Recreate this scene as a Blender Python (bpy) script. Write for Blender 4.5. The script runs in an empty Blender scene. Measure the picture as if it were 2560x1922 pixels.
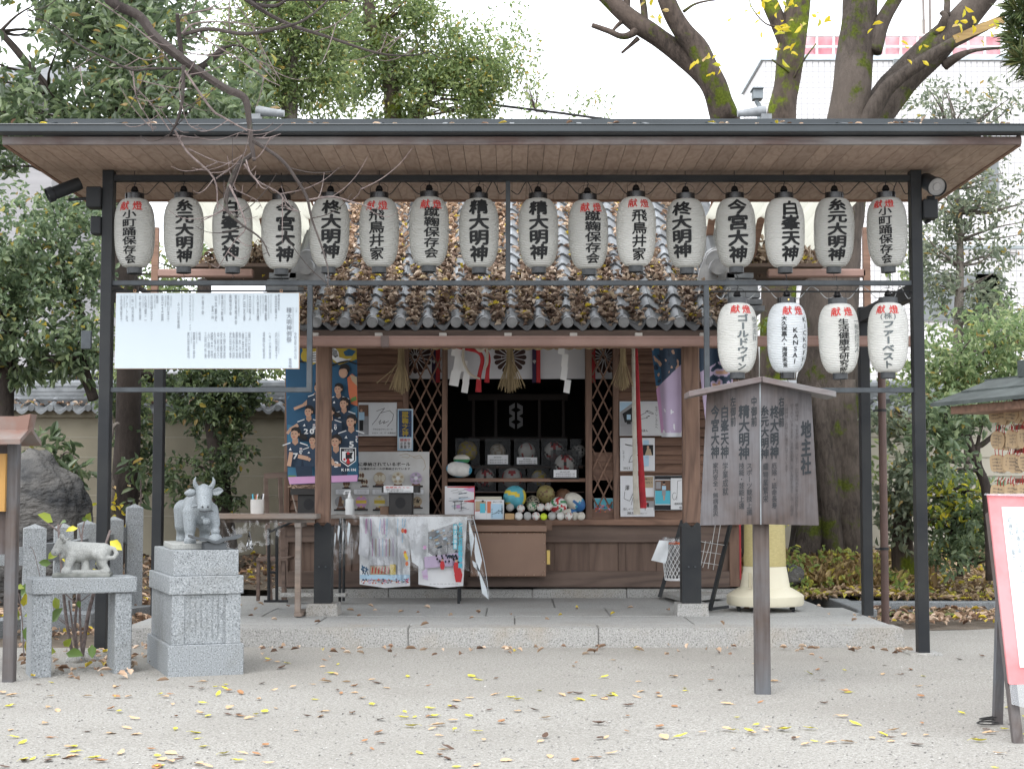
import bpy, bmesh, math, random
import numpy as np
from mathutils import Vector, Matrix, noise
R = math.radians
SC = bpy.context.scene
C = SC.collection
rng = random.Random(7)
nrg = np.random.default_rng(11)

# ------------------------------------------------------------------ camera
F, CX, CY = 3900.0, 1280.0, 961.0
PITCH, HC = R(3.87), 1.085
cam = bpy.data.cameras.new("camera")
cam.sensor_width = 36.0
cam.lens = F / 2560.0 * 36.0
cam.clip_end = 500.0
camo = bpy.data.objects.new("camera", cam)
C.objects.link(camo)
camo.location = (0, 0, HC)
camo.rotation_euler = (R(90) + PITCH, 0, 0)
SC.camera = camo

# ------------------------------------------------------------------ light
SUN_EL, SUN_AZ = 52.0, 205.0
w = bpy.data.worlds.new("World"); SC.world = w; w.use_nodes = True
nt = w.node_tree; nt.nodes.clear()
out = nt.nodes.new("ShaderNodeOutputWorld")
bg = nt.nodes.new("ShaderNodeBackground")
sky = nt.nodes.new("ShaderNodeTexSky")
sky.sky_type = 'NISHITA'; sky.sun_disc = False
sky.sun_elevation = R(SUN_EL); sky.sun_rotation = R(SUN_AZ)
sky.air_density = 1.0; sky.dust_density = 4.0; sky.ozone_density = 0.6
hs = nt.nodes.new("ShaderNodeHueSaturation"); hs.inputs["Saturation"].default_value = 0.10
hs.inputs["Value"].default_value = 1.0
cl = nt.nodes.new("ShaderNodeMix"); cl.data_type = 'RGBA'      # the closed cloud deck in front of the blue
cl.inputs[0].default_value = 0.55
cl.inputs[7].default_value = (15.5, 16.2, 17.2, 1)
nt.links.new(sky.outputs[0], hs.inputs["Color"])
nt.links.new(hs.outputs[0], cl.inputs[6])
nt.links.new(cl.outputs[2], bg.inputs[0])
bg.inputs[1].default_value = 0.128
nt.links.new(bg.outputs[0], out.inputs[0])
sun = bpy.data.lights.new("sun", 'SUN'); sun.energy = 0.5; sun.angle = R(25); sun.color = (1, .965, .92)
suno = bpy.data.objects.new("sun", sun); C.objects.link(suno)
suno.rotation_euler = (R(90 - SUN_EL), 0, R(180 - SUN_AZ) )
SC.view_settings.view_transform = 'Standard'
SC.view_settings.look = 'None'
SC.view_settings.exposure = 0.90
SC.view_settings.gamma = 1.0
SC.cycles.max_bounces = 8
SC.cycles.transparent_max_bounces = 12
SC.cycles.use_denoising = True

# ------------------------------------------------------------------ pixel helpers (photo pixels -> world points at depth Y)
cP, sP = math.cos(PITCH), math.sin(PITCH)
def ray(px, py):
    u = (px - CX) / F; v = (CY - py) / F
    return Vector((u, cP - v * sP, sP + v * cP))
def at(px, py, Y):
    d = ray(px, py); t = Y / d.y
    return Vector((d.x * t, Y, HC + d.z * t))
def gnd(px, py, z=0.0):
    d = ray(px, py); t = (z - HC) / d.z
    return Vector((d.x * t, d.y * t, z))
def ppm(Y):
    return F / Y

# ------------------------------------------------------------------ materials
def newmat(name):
    m = bpy.data.materials.new(name); m.use_nodes = True
    nt = m.node_tree; nt.nodes.clear()
    o = nt.nodes.new("ShaderNodeOutputMaterial")
    p = nt.nodes.new("ShaderNodeBsdfPrincipled")
    nt.links.new(p.outputs[0], o.inputs[0])
    return m, nt, p, o
def N(nt, typ, **kw):
    n = nt.nodes.new(typ)
    for k, v in kw.items():
        if k.startswith("i_"): n.inputs[k[2:].replace("_", " ")].default_value = v
        elif k.startswith("n_"): n.inputs[int(k[2:])].default_value = v
        else: setattr(n, k, v)
    return n
def L(nt, a, b): nt.links.new(a, b)
def c4(c): return (c[0], c[1], c[2], 1.0)
def ramp(nt, fac, stops, interp='LINEAR'):
    r = nt.nodes.new("ShaderNodeValToRGB"); r.color_ramp.interpolation = interp
    e = r.color_ramp.elements
    while len(e) < len(stops): e.new(0.5)
    for k, (p, c) in enumerate(stops):
        e[k].position = p; e[k].color = c4(c)
    L(nt, fac, r.inputs[0]); return r.outputs[0]
def coords(nt, stretch=(1, 1, 1), isl=False):
    tc = N(nt, "ShaderNodeTexCoord")
    mp = N(nt, "ShaderNodeMapping"); mp.inputs["Scale"].default_value = stretch
    L(nt, tc.outputs["Object"], mp.inputs[0])
    if isl:
        g = N(nt, "ShaderNodeNewGeometry")
        m = N(nt, "ShaderNodeMath", operation='MULTIPLY', n_1=37.0); L(nt, g.outputs["Random Per Island"], m.inputs[0])
        L(nt, m.outputs[0], mp.inputs["Location"])
    return mp.outputs[0]
def noise_n(nt, vec, scale, detail=4, rough=.55, dist=0):
    n = N(nt, "ShaderNodeTexNoise"); n.inputs["Scale"].default_value = scale
    n.inputs["Detail"].default_value = detail; n.inputs["Roughness"].default_value = rough
    n.inputs["Distortion"].default_value = dist
    L(nt, vec, n.inputs["Vector"]); return n.outputs[0]
def mixc(nt, fac, a, b, mode='MIX'):
    m = N(nt, "ShaderNodeMix", data_type='RGBA', blend_type=mode)
    for sock, v in ((0, fac), (6, a), (7, b)):
        if hasattr(v, "links") or hasattr(v, "is_linked"): L(nt, v, m.inputs[sock])
        elif sock == 0: m.inputs[0].default_value = v
        else: m.inputs[sock].default_value = c4(v)
    return m.outputs[2]
def bumpn(nt, p, h, strength=.3, dist=.01):
    b = N(nt, "ShaderNodeBump"); b.inputs["Strength"].default_value = strength
    b.inputs["Distance"].default_value = dist
    L(nt, h, b.inputs["Height"]); L(nt, b.outputs[0], p.inputs["Normal"])
def islval(nt, col, amt):
    g = N(nt, "ShaderNodeNewGeometry")
    mr = N(nt, "ShaderNodeMapRange"); mr.inputs[3].default_value = 1 - amt; mr.inputs[4].default_value = 1 + amt
    L(nt, g.outputs["Random Per Island"], mr.inputs[0])
    h = N(nt, "ShaderNodeHueSaturation"); L(nt, mr.outputs[0], h.inputs["Value"]); L(nt, col, h.inputs["Color"])
    return h.outputs[0]

MATS = {}
def mat(name, col, col2=None, rough=.6, scale=6, detail=5, bump=0.0, bscale=60, stretch=(1, 1, 1), metal=0, spec=.4,
        lo=.35, hi=.65, isl=0.0, alpha=1.0, bdist=.01):
    if name in MATS: return MATS[name]
    m, nt, p, o = newmat(name); MATS[name] = m
    if col2 is None: col2 = tuple(c * .82 for c in col)
    vec = coords(nt, stretch)
    n = noise_n(nt, vec, scale, detail)
    c = ramp(nt, n, [(lo, col2), (hi, col)])
    if isl: c = islval(nt, c, isl)
    L(nt, c, p.inputs["Base Color"])
    p.inputs["Roughness"].default_value = rough
    p.inputs["Metallic"].default_value = metal
    p.inputs["Specular IOR Level"].default_value = spec
    p.inputs["Alpha"].default_value = alpha
    if bump:
        bumpn(nt, p, noise_n(nt, vec, bscale, 3), bump, bdist)
    return m
def wood(name, c1, c2, axis='z', grain=40, rough=.65, isl=0.12, weather=None, bump=.25, rings=10, st=.09):
    """plank wood: contour-line grain along one axis, a broad stain, optional grey weathering"""
    if name in MATS: return MATS[name]
    m, nt, p, o = newmat(name); MATS[name] = m
    k = {'x': (st, 1, 1), 'y': (1, st, 1), 'z': (1, 1, st)}[axis]
    vec = coords(nt, k, True)
    n1 = noise_n(nt, vec, grain * .22, 2, .5)
    mm = N(nt, "ShaderNodeMath", operation='MULTIPLY', n_1=float(rings)); L(nt, n1, mm.inputs[0])
    pp = N(nt, "ShaderNodeMath", operation='PINGPONG', n_1=.5); L(nt, mm.outputs[0], pp.inputs[0])
    n2 = noise_n(nt, vec, grain * 2.2, 4, .6)
    c = ramp(nt, pp.outputs[0], [(.02, c2), (.28, c1)])
    c = mixc(nt, .55, c, ramp(nt, n2, [(.3, c2), (.7, c1)]))
    v2 = coords(nt, (1, 1, 1))
    st = noise_n(nt, v2, 1.7, 5, .6)
    if weather:
        c = mixc(nt, ramp(nt, st, [(.38, (0, 0, 0)), (.62, (1, 1, 1))]), c, ramp(nt, n2, [(.3, tuple(x * .7 for x in weather)), (.7, weather)]))
    else:
        c = mixc(nt, ramp(nt, st, [(.3, (.35,) * 3), (.7, (0, 0, 0))]), c, tuple(x * .55 for x in c2))
    if isl: c = islval(nt, c, isl)
    L(nt, c, p.inputs["Base Color"]); p.inputs["Roughness"].default_value = rough
    p.inputs["Specular IOR Level"].default_value = .3
    bumpn(nt, p, n2, bump, .004)
    return m
def granite(name, base, dark, light, stain=None, rough=.75, speck=150):
    if name in MATS: return MATS[name]
    m, nt, p, o = newmat(name); MATS[name] = m
    vec = coords(nt)
    n = noise_n(nt, vec, speck, 2, .7)
    c = ramp(nt, n, [(.33, dark), (.45, base), (.56, base), (.66, light)])
    s = noise_n(nt, vec, 2.2, 6, .65)
    st = stain or tuple(x * .6 for x in base)
    c = mixc(nt, ramp(nt, s, [(.5, (0, 0, 0)), (.78, (.55,) * 3)]), c, st)
    L(nt, c, p.inputs["Base Color"]); p.inputs["Roughness"].default_value = rough
    p.inputs["Specular IOR Level"].default_value = .35
    bumpn(nt, p, n, .25, .004)
    return m
def leafmat(name, stops, rough=.42, transl=.25, spec=.5):
    if name in MATS: return MATS[name]
    m, nt, p, o = newmat(name); MATS[name] = m
    g = N(nt, "ShaderNodeNewGeometry")
    c = ramp(nt, g.outputs["Random Per Island"], stops)
    L(nt, c, p.inputs["Base Color"]); p.inputs["Roughness"].default_value = rough
    p.inputs["Specular IOR Level"].default_value = spec
    if transl:
        t = N(nt, "ShaderNodeBsdfTranslucent"); br = N(nt, "ShaderNodeHueSaturation"); br.inputs["Value"].default_value = 1.6
        L(nt, c, br.inputs["Color"]); L(nt, br.outputs[0], t.inputs[0])
        mx = N(nt, "ShaderNodeMixShader"); mx.inputs[0].default_value = transl
        L(nt, p.outputs[0], mx.inputs[1]); L(nt, t.outputs[0], mx.inputs[2]); L(nt, mx.outputs[0], o.inputs[0])
    return m
def clearmat(name, tint=(1, 1, 1), gloss=.12, rough=.08, bump=0, ior=1.5):
    if name in MATS: return MATS[name]
    m, nt, p, o = newmat(name); MATS[name] = m
    t = N(nt, "ShaderNodeBsdfTransparent"); t.inputs[0].default_value = c4(tint)
    g = N(nt, "ShaderNodeBsdfGlossy"); g.inputs["Roughness"].default_value = rough
    fr = N(nt, "ShaderNodeFresnel"); fr.inputs[0].default_value = ior
    ad = N(nt, "ShaderNodeMath", operation='ADD', n_1=gloss); ad.use_clamp = True
    L(nt, fr.outputs[0], ad.inputs[0])
    mx = N(nt, "ShaderNodeMixShader"); L(nt, ad.outputs[0], mx.inputs[0])
    L(nt, t.outputs[0], mx.inputs[1]); L(nt, g.outputs[0], mx.inputs[2]); L(nt, mx.outputs[0], o.inputs[0])
    if bump:
        b = N(nt, "ShaderNodeBump"); b.inputs["Strength"].default_value = bump; b.inputs["Distance"].default_value = .02
        L(nt, noise_n(nt, coords(nt, (1, 1, .35)), 16, 4, .6, .6), b.inputs["Height"])
        L(nt, b.outputs[0], g.inputs["Normal"])
    return m
def flat(name, col, rough=.7, spec=.3):
    return mat(name, col, tuple(c * .92 for c in col), rough, 4, 3, spec=spec)

# ------------------------------------------------------------------ mesh builder
class MB:
    def __init__(s): s.v = []; s.f = []; s.m = []; s.mi = 0
    def add(s, vs, fs):
        b = len(s.v); s.v += [tuple(p) for p in vs]
        s.f += [tuple(b + i for i in f) for f in fs]; s.m += [s.mi] * len(fs); return s
    def box(s, x0, x1, y0, y1, z0, z1):
        return s.add([(x0, y0, z0), (x1, y0, z0), (x1, y1, z0), (x0, y1, z0), (x0, y0, z1), (x1, y0, z1), (x1, y1, z1), (x0, y1, z1)],
                     [(0, 3, 2, 1), (4, 5, 6, 7), (0, 1, 5, 4), (1, 2, 6, 5), (2, 3, 7, 6), (3, 0, 4, 7)])
    def pbox(s, px0, px1, py0, py1, Y, d):
        """front face at depth Y spanning a pixel rectangle, d metres thick going back"""
        cx, cy = (px0 + px1) / 2, (py0 + py1) / 2
        x0 = at(px0, cy, Y).x; x1 = at(px1, cy, Y).x; z1 = at(cx, py0, Y).z; z0 = at(cx, py1, Y).z
        return s.box(x0, x1, Y, Y + d, z0, z1)
    def hexa(s, b, t):
        """bottom ring, top ring: 4 points each, counter-clockwise from above"""
        return s.add(list(b) + list(t), [(3, 2, 1, 0), (4, 5, 6, 7), (0, 1, 5, 4), (1, 2, 6, 5), (2, 3, 7, 6), (3, 0, 4, 7)])
    def bar(s, p, q, w, h, up=(0, 0, 1)):
        p = Vector(p); q = Vector(q); d = (q - p).normalized(); u = Vector(up)
        sd = d.cross(u)
        if sd.length < 1e-4: sd = d.cross(Vector((1, 0, 0)))
        sd.normalize(); u = sd.cross(d).normalized()
        a = sd * w / 2; b = u * h / 2
        r = lambda o: [o - a - b, o + a - b, o + a + b, o - a + b]
        return s.add(r(p) + r(q), [(0, 1, 2, 3), (7, 6, 5, 4), (0, 4, 5, 1), (1, 5, 6, 2), (2, 6, 7, 3), (3, 7, 4, 0)])
    def tube(s, pts, rad, n=8, cap=True, jit=0.0, seed=0):
        pts = [Vector(p) for p in pts]; k = len(pts)
        if not hasattr(rad, '__len__'): rad = [rad] * k
        d0 = (pts[1] - pts[0]).normalized()
        u = d0.orthogonal().normalized(); vs = []
        for i, p in enumerate(pts):
            d = (pts[min(i + 1, k - 1)] - pts[max(i - 1, 0)])
            if d.length < 1e-9: d = d0
            d.normalize()
            u = (u - d * u.dot(d))
            if u.length < 1e-6: u = d.orthogonal()
            u.normalize(); vv = d.cross(u)
            for j in range(n):
                a = 2 * math.pi * j / n
                o = u * math.cos(a) + vv * math.sin(a)
                r = rad[i]
                if jit: r *= 1 + jit * noise.noise(p * 3.1 + o * 1.4 + Vector((seed, 0, 0)))
                vs.append(p + o * r)
        fs = [(i * n + j, i * n + (j + 1) % n, (i + 1) * n + (j + 1) % n, (i + 1) * n + j) for i in range(k - 1) for j in range(n)]
        if cap: fs += [tuple(range(n - 1, -1, -1)), tuple((k - 1) * n + j for j in range(n))]
        return s.add(vs, fs)
    def lathe(s, prof, c=(0, 0, 0), n=32, cap=True):
        """prof: (r, z) from top to bottom, axis z"""
        c = Vector(c); k = len(prof); vs = []
        for r, z in prof:
            for j in range(n):
                a = 2 * math.pi * j / n; vs.append((c.x + r * math.cos(a), c.y + r * math.sin(a), c.z + z))
        fs = [(i * n + j, (i + 1) * n + j, (i + 1) * n + (j + 1) % n, i * n + (j + 1) % n) for i in range(k - 1) for j in range(n)]
        if cap: fs += [tuple(range(n)), tuple((k - 1) * n + j for j in range(n - 1, -1, -1))]
        return s.add(vs, fs)
    def sphere(s, c, r, n=20, m=14, fn=None, sc=(1, 1, 1), rot=None):
        """fn(unit vector) -> material index"""
        c = Vector(c); vs = []; base = len(s.v)
        for i in range(m + 1):
            t = math.pi * i / m
            for j in range(n):
                a = 2 * math.pi * j / n
                p = Vector((math.sin(t) * math.cos(a) * sc[0], math.sin(t) * math.sin(a) * sc[1], math.cos(t) * sc[2])) * r
                if rot: p = rot @ p
                vs.append(c + p)
        s.v += [tuple(p) for p in vs]
        for i in range(m):
            for j in range(n):
                s.f.append((base + i * n + j, base + (i + 1) * n + j, base + (i + 1) * n + (j + 1) % n, base + i * n + (j + 1) % n))
                if fn:
                    t = math.pi * (i + .5) / m; a = 2 * math.pi * (j + .5) / n
                    s.m.append(fn(Vector((math.sin(t) * math.cos(a), math.sin(t) * math.sin(a), math.cos(t)))))
                else: s.m.append(s.mi)
        return s
    def prism(s, pts, d):
        """polygon (list of points) extruded by vector d"""
        d = Vector(d); n = len(pts); a = [Vector(p) for p in pts]
        return s.add(a + [p + d for p in a], [tuple(range(n)), tuple(range(2 * n - 1, n - 1, -1))] +
                     [(i, i + n, (i + 1) % n + n, (i + 1) % n) for i in range(n)])
    def ngon(s, pts): return s.add(pts, [tuple(range(len(pts)))])
    def ppoly(s, pp, Y): return s.ngon([at(x, y, Y) for x, y in reversed(pp)] if area(pp) > 0 else [at(x, y, Y) for x, y in pp])
    def pell(s, cx, cy, rx, ry, Y, n=16, a0=0, a1=360, rot=0):
        pts = []
        for k in range(n + (0 if a1 - a0 == 360 else 1)):
            a = R(a0 + (a1 - a0) * k / n); x = rx * math.cos(a); y = ry * math.sin(a)
            pts.append((cx + x * math.cos(rot) - y * math.sin(rot), cy + x * math.sin(rot) + y * math.cos(rot)))
        return s.ppoly(pts, Y)
    def build(s, name, m, parent=None, smooth=False, local=False, bevel=0, seg=1, origin=None):
        me = bpy.data.meshes.new(name)
        vs = s.v; off = Vector((0, 0, 0))
        if parent is not None and not local: off = wloc(parent)
        elif parent is None and not local:
            if origin is None:
                a = np.array(s.v); origin = ((a[:, 0].min() + a[:, 0].max()) / 2, (a[:, 1].min() + a[:, 1].max()) / 2, a[:, 2].min())
            off = Vector(origin)
        me.from_pydata([(x - off.x, y - off.y, z - off.z) for x, y, z in vs], [], s.f)
        ms = m if isinstance(m, (list, tuple)) else [m]
        for q in ms: me.materials.append(q)
        if len(ms) > 1: me.polygons.foreach_set("material_index", s.m)
        if bevel:
            bm = bmesh.new(); bm.from_mesh(me)
            es = [e for e in bm.edges if len(e.link_faces) == 2 and e.calc_face_angle(0) > .5]
            bmesh.ops.bevel(bm, geom=es, offset=bevel, segments=seg, affect='EDGES', clamp_overlap=True)
            bm.to_mesh(me); bm.free()
        if smooth:
            me.polygons.foreach_set("use_smooth", [True] * len(me.polygons))
            if smooth != 'all': me.set_sharp_from_angle(angle=R(40))
        me.update()
        o = bpy.data.objects.new(name, me); C.objects.link(o)
        if parent is not None: o.parent = parent
        elif not local: o.location = off
        return o
def area(pp):
    return sum(pp[i][0] * pp[(i + 1) % len(pp)][1] - pp[(i + 1) % len(pp)][0] * pp[i][1] for i in range(len(pp)))
def wloc(o):
    v = Vector((0, 0, 0))
    while o is not None: v = v + o.location; o = o.parent
    return v
def tag(o, label=None, cat=None, group=None, kind=None):
    if label: o['label'] = label
    if cat: o['category'] = cat
    if group: o['group'] = group
    if kind: o['kind'] = kind
    return o
def thing(name, loc, label, cat, group=None, rz=0):
    o = bpy.data.objects.new(name, None); C.objects.link(o); o.empty_display_size = .1
    o.location = loc; o.rotation_euler = (0, 0, rz)
    return tag(o, label, cat, group)
def lk(o, parent=None):
    C.objects.link(o)
    if parent is not None: o.parent = parent
    return o
def kids(o): return list(o.children)
def copy_tree(o, parent=None):
    c = o.copy(); C.objects.link(c)
    if parent is not None: c.parent = parent
    for ch in kids(o): copy_tree(ch, c)
    return c
def smoothpts(pts, k=4):
    """Catmull-Rom through (x,y,z,r) points"""
    P = [np.array(p, float) for p in pts]; P = [2 * P[0] - P[1]] + P + [2 * P[-1] - P[-2]]; o = []
    for i in range(1, len(P) - 2):
        a, b, c, d = P[i - 1:i + 3]
        for j in range(k):
            t = j / k
            o.append(.5 * ((2 * b) + (c - a) * t + (2 * a - 5 * b + 4 * c - d) * t * t + (3 * b - a - 3 * c + d) * t ** 3))
    o.append(P[-2]); return o
def limb(mb, pts, n=8, k=4, jit=.12, seed=0):
    q = smoothpts(pts, k)
    return mb.tube([p[:3] for p in q], [max(.0015, p[3]) for p in q], n, True, jit, seed)

# ------------------------------------------------------------------ lettering
GL = {}
def glyph(ch, bold=0.0, cut=False):
    key = (ch, bold, cut)
    if key in GL: return GL[key]
    c = bpy.data.curves.new('lettering_source', 'FONT'); c.body = ch; c.size = 1; c.offset = bold; c.resolution_u = 2; c.fill_mode = 'FRONT'
    o = bpy.data.objects.new('lettering_source', c); C.objects.link(o)
    me = bpy.data.meshes.new_from_object(o.evaluated_get(bpy.context.evaluated_depsgraph_get()))
    bpy.data.objects.remove(o); bpy.data.curves.remove(c)
    if cut:
        bm = bmesh.new(); bm.from_mesh(me)
        for x in (.17, .33, .5, .67, .83):
            bmesh.ops.bisect_plane(bm, geom=bm.verts[:] + bm.edges[:] + bm.faces[:], plane_co=(x, 0, 0), plane_no=(1, 0, 0))
        bm.to_mesh(me); bm.free()
    vs = [(v.co.x, v.co.y) for v in me.vertices]; fs = [tuple(p.vertices) for p in me.polygons]
    nz = sum(p.normal.z for p in me.polygons)
    if nz < 0: fs = [f[::-1] for f in fs]
    bpy.data.meshes.remove(me)
    adv = max([v[0] for v in vs], default=.3)
    GL[key] = (vs, fs, adv); return GL[key]
ROT = "ー－―…（）()〜"
def put(mb, ch, u, v, w, h, fn, bold=.015, cut=False, vert=True, tilt=0.0):
    """one character centred on (u, v), w wide and h high, mapped to space by fn(u, v)"""
    if ch in " 　": return
    vs, fs, adv = glyph(ch, 0.0, cut)
    asc = ord(ch) < 256
    sh = [(0, 0)] if not bold else [(bold * math.cos(a), bold * math.sin(a)) for a in (.4, 1.97, 3.54, 5.11)]
    for q, (sx, sy) in enumerate(sh):           # heavier strokes: the character laid down a few times, a hair apart
        out = []
        for x, y in vs:
            if asc: x = x - adv / 2; y = y - .35
            else: x -= .5; y -= .38
            if vert and ch in ROT: x, y = y, -x
            x += sx; y += sy + tilt * x
            out.append(fn(u + x * w, v + y * h) + Vector((0, -.00015 * q, 0)))
        mb.add(out, fs)
def column(mb, s, u, v0, v1, w, fn, bold=.015, cut=False, tilt=0.0):
    """vertical writing from v0 (top) down to v1 (bottom)"""
    n = len(s); p = (v0 - v1) / n
    for i, ch in enumerate(s): put(mb, ch, u, v0 - p * (i + .5), w, p * 1.02, fn, bold, cut, True, tilt)
def line(mb, s, u0, u1, v, h, fn, bold=.015):
    """horizontal writing between u0 and u1"""
    ws = [(.66 if ord(c) < 256 else 1.0) if c != ' ' else .4 for c in s]; tot = sum(ws); x = u0; k = (u1 - u0) / tot
    for c, wd in zip(s, ws):
        put(mb, c, x + k * wd / 2, v, k, h, fn, bold, False, False); x += k * wd
def pfn(Y):
    return lambda u, v: at(u, -v, Y)      # u = photo column, v = minus photo row

# ------------------------------------------------------------------ leaves
def leafmesh(name, pos, axis, nrm, ln, wd, m, parent=None, fold=.25, curl=.15, kind=None):
    pos = np.asarray(pos, float); n = len(pos)
    a = axis / np.linalg.norm(axis, axis=1, keepdims=True)
    s = np.cross(a, nrm); s /= np.linalg.norm(s, axis=1, keepdims=True) + 1e-9
    u = np.cross(s, a)
    ln = np.broadcast_to(ln, n)[:, None]; wd = np.broadcast_to(wd, n)[:, None]
    cu = curl * ln; fo = fold * wd
    P = np.empty((n, 6, 3))
    P[:, 0] = pos
    P[:, 1] = pos + a * ln * .35 + s * wd * .5 + u * (fo + cu * .4)
    P[:, 2] = pos + a * ln * .72 + s * wd * .38 + u * (fo * .8 + cu * .5)
    P[:, 3] = pos + a * ln + u * (-cu * .3)
    P[:, 4] = pos + a * ln * .72 - s * wd * .38 + u * (fo * .8 + cu * .5)
    P[:, 5] = pos + a * ln * .35 - s * wd * .5 + u * (fo + cu * .4)
    off = Vector((0, 0, 0)); P = P.reshape(-1, 3)
    if parent is not None: off = wloc(parent)
    else: off = Vector(((P[:, 0].min() + P[:, 0].max()) / 2, (P[:, 1].min() + P[:, 1].max()) / 2, P[:, 2].min()))
    P = P - np.array(off)
    idx = (np.arange(n)[:, None] * 6 + np.array([0, 1, 2, 3, 0, 3, 4, 5])[None]).reshape(-1)
    me = bpy.data.meshes.new(name)
    me.vertices.add(n * 6); me.vertices.foreach_set("co", P.reshape(-1))
    me.loops.add(n * 8); me.loops.foreach_set("vertex_index", idx.astype(np.int32))
    me.polygons.add(n * 2); me.polygons.foreach_set("loop_start", (np.arange(n * 2) * 4).astype(np.int32))
    me.materials.append(m); me.update(calc_edges=True); me.validate()
    o = bpy.data.objects.new(name, me); C.objects.link(o)
    if parent is not None: o.parent = parent
    else: o.location = off
    if kind: o['kind'] = kind
    return o
def unit(v): return v / (np.linalg.norm(v, axis=1, keepdims=True) + 1e-9)
def cloud(blobs, n, thr=-.15, freq=1.2, shell=.45, seed=0):
    """cluster centres inside ellipsoids (centre, radii), thinned by a noise field so that gaps stay open"""
    g = np.random.default_rng(seed); vol = np.array([b[1][0] * b[1][1] * b[1][2] for b in blobs]) ** .75; vol /= vol.sum()
    o = []; d = []
    tries = 0
    while len(o) < n and tries < n * 20:
        tries += 1
        c, r = blobs[g.choice(len(blobs), p=vol)]
        q = g.normal(size=3); q /= np.linalg.norm(q)
        p = q * (g.random() ** shell) * np.array(r) + np.array(c)
        if noise.noise(Vector(p) * freq + Vector((seed * 3.7, 0, 0))) < thr: continue
        o.append(p); d.append(q)
    return np.array(o), np.array(d)
def foliage(name, blobs, n, per, ln, wd, m, parent=None, spread=.12, thr=-.15, freq=1.2, shell=.45, seed=0, droop=.25, up=.5, fold=.25):
    cs, ds = cloud(blobs, n, thr, freq, shell, seed); g = np.random.default_rng(seed + 5)
    k = len(cs); cs = np.repeat(cs, per, 0); ds = np.repeat(ds, per, 0)
    tw = unit(ds + g.normal(size=(k, 3)).repeat(per, 0) * .8)          # the twig's own direction
    al = g.random((k * per, 1))
    ax = unit(tw * .7 + g.normal(size=(k * per, 3)) * .8 + np.array([0, 0, -droop]))
    pos = cs + tw * al * spread + g.normal(size=(k * per, 3)) * spread * .28
    nr = unit(np.array([0, 0, up]) + g.normal(size=(k * per, 3)) * .45 + tw * .3)
    l = ln * (.65 + .7 * g.random(k * per)); 
    return leafmesh(name, pos, ax, nr, l, l * wd, m, parent, fold), cs[::per]
# ================================================================== materials in use
M_gran = granite('granite_pale', (.245, .262, .272), (.07, .075, .08), (.39, .405, .415), (.15, .145, .125), speck=125)
M_gran2 = granite('granite_kerb', (.32, .316, .302), (.13, .125, .117), (.44, .43, .415), (.31, .25, .17), speck=95)
M_gran3 = granite('granite_dark', (.215, .23, .24), (.06, .066, .072), (.35, .36, .37), (.16, .155, .13))
M_steel = mat('black_steel', (.015, .017, .020), (.026, .0275, .0285), .55, 3.5, 9, .06, 90, spec=.3)
M_steelg = mat('grey_steel', (.062, .072, .080), (.038, .044, .050), .5, 9, 6, .08, 90)
M_soff = wood('soffit_board', (.43, .325, .26), (.27, .185, .142), 'y', 20, .6, .10, None, .15, 11, .28)
M_fascia = wood('fascia_wood', (.170, .118, .105), (.085, .062, .058), 'x', 22, .6, .05, (.27, .25, .245), .3)
M_gutter = mat('gutter_slate', (.034, .043, .049), (.025, .032, .037), .38, 3, 4, spec=.5)
M_copper = mat('brown_gutter', (.34, .215, .178), (.26, .16, .132), .5, 2.5, 5, spec=.4)
M_tile = mat('roof_tile', (.25, .265, .28), (.15, .16, .17), .48, 7, 6, .12, 60, spec=.6, isl=.22)
M_tiled = mat('tile_dark', (.11, .115, .12), (.06, .064, .068), .5, 7, 6, .15, 50)
M_wood = wood('shrine_wood', (.225, .138, .098), (.105, .063, .046), 'z', 22, .6, .10)
M_woodx = wood('shrine_wood_rail', (.285, .170, .118), (.145, .084, .060), 'x', 22, .6, .16)
M_woodd = wood('shrine_wood_old', (.185, .132, .106), (.085, .060, .050), 'x', 10, .7, .10, None, .35, 14)
M_woodpan = wood('shrine_wood_panel', (.205, .140, .108), (.112, .074, .058), 'z', 12, .7, .2)
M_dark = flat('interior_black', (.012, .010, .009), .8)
M_white = flat('white_paper', (.80, .80, .79), .8)
M_black = flat('black_ink', (.016, .017, .018), .7)
M_ink = flat('grey_ink', (.20, .22, .25), .8)
M_red = flat('red_ink', (.55, .035, .03), .7)
M_leafdry = leafmat('dry_leaf', [(0, (.10, .06, .04)), (.15, (.26, .155, .10)), (.45, (.46, .32, .22)), (.92, (.64, .50, .38)), (.945, (.62, .46, .06)), (1, (.66, .52, .05))], .6, .12, .3)
M_leafdark = leafmat('dark_leaf', [(0, (.05, .032, .024)), (.25, (.17, .11, .08)), (.55, (.40, .30, .225)), (.955, (.58, .48, .38)), (.975, (.60, .46, .06)), (1, (.62, .5, .05))], .55, .1, .3)  # darker copy of dry_leaf: shade under the canopy put into the browns

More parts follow.
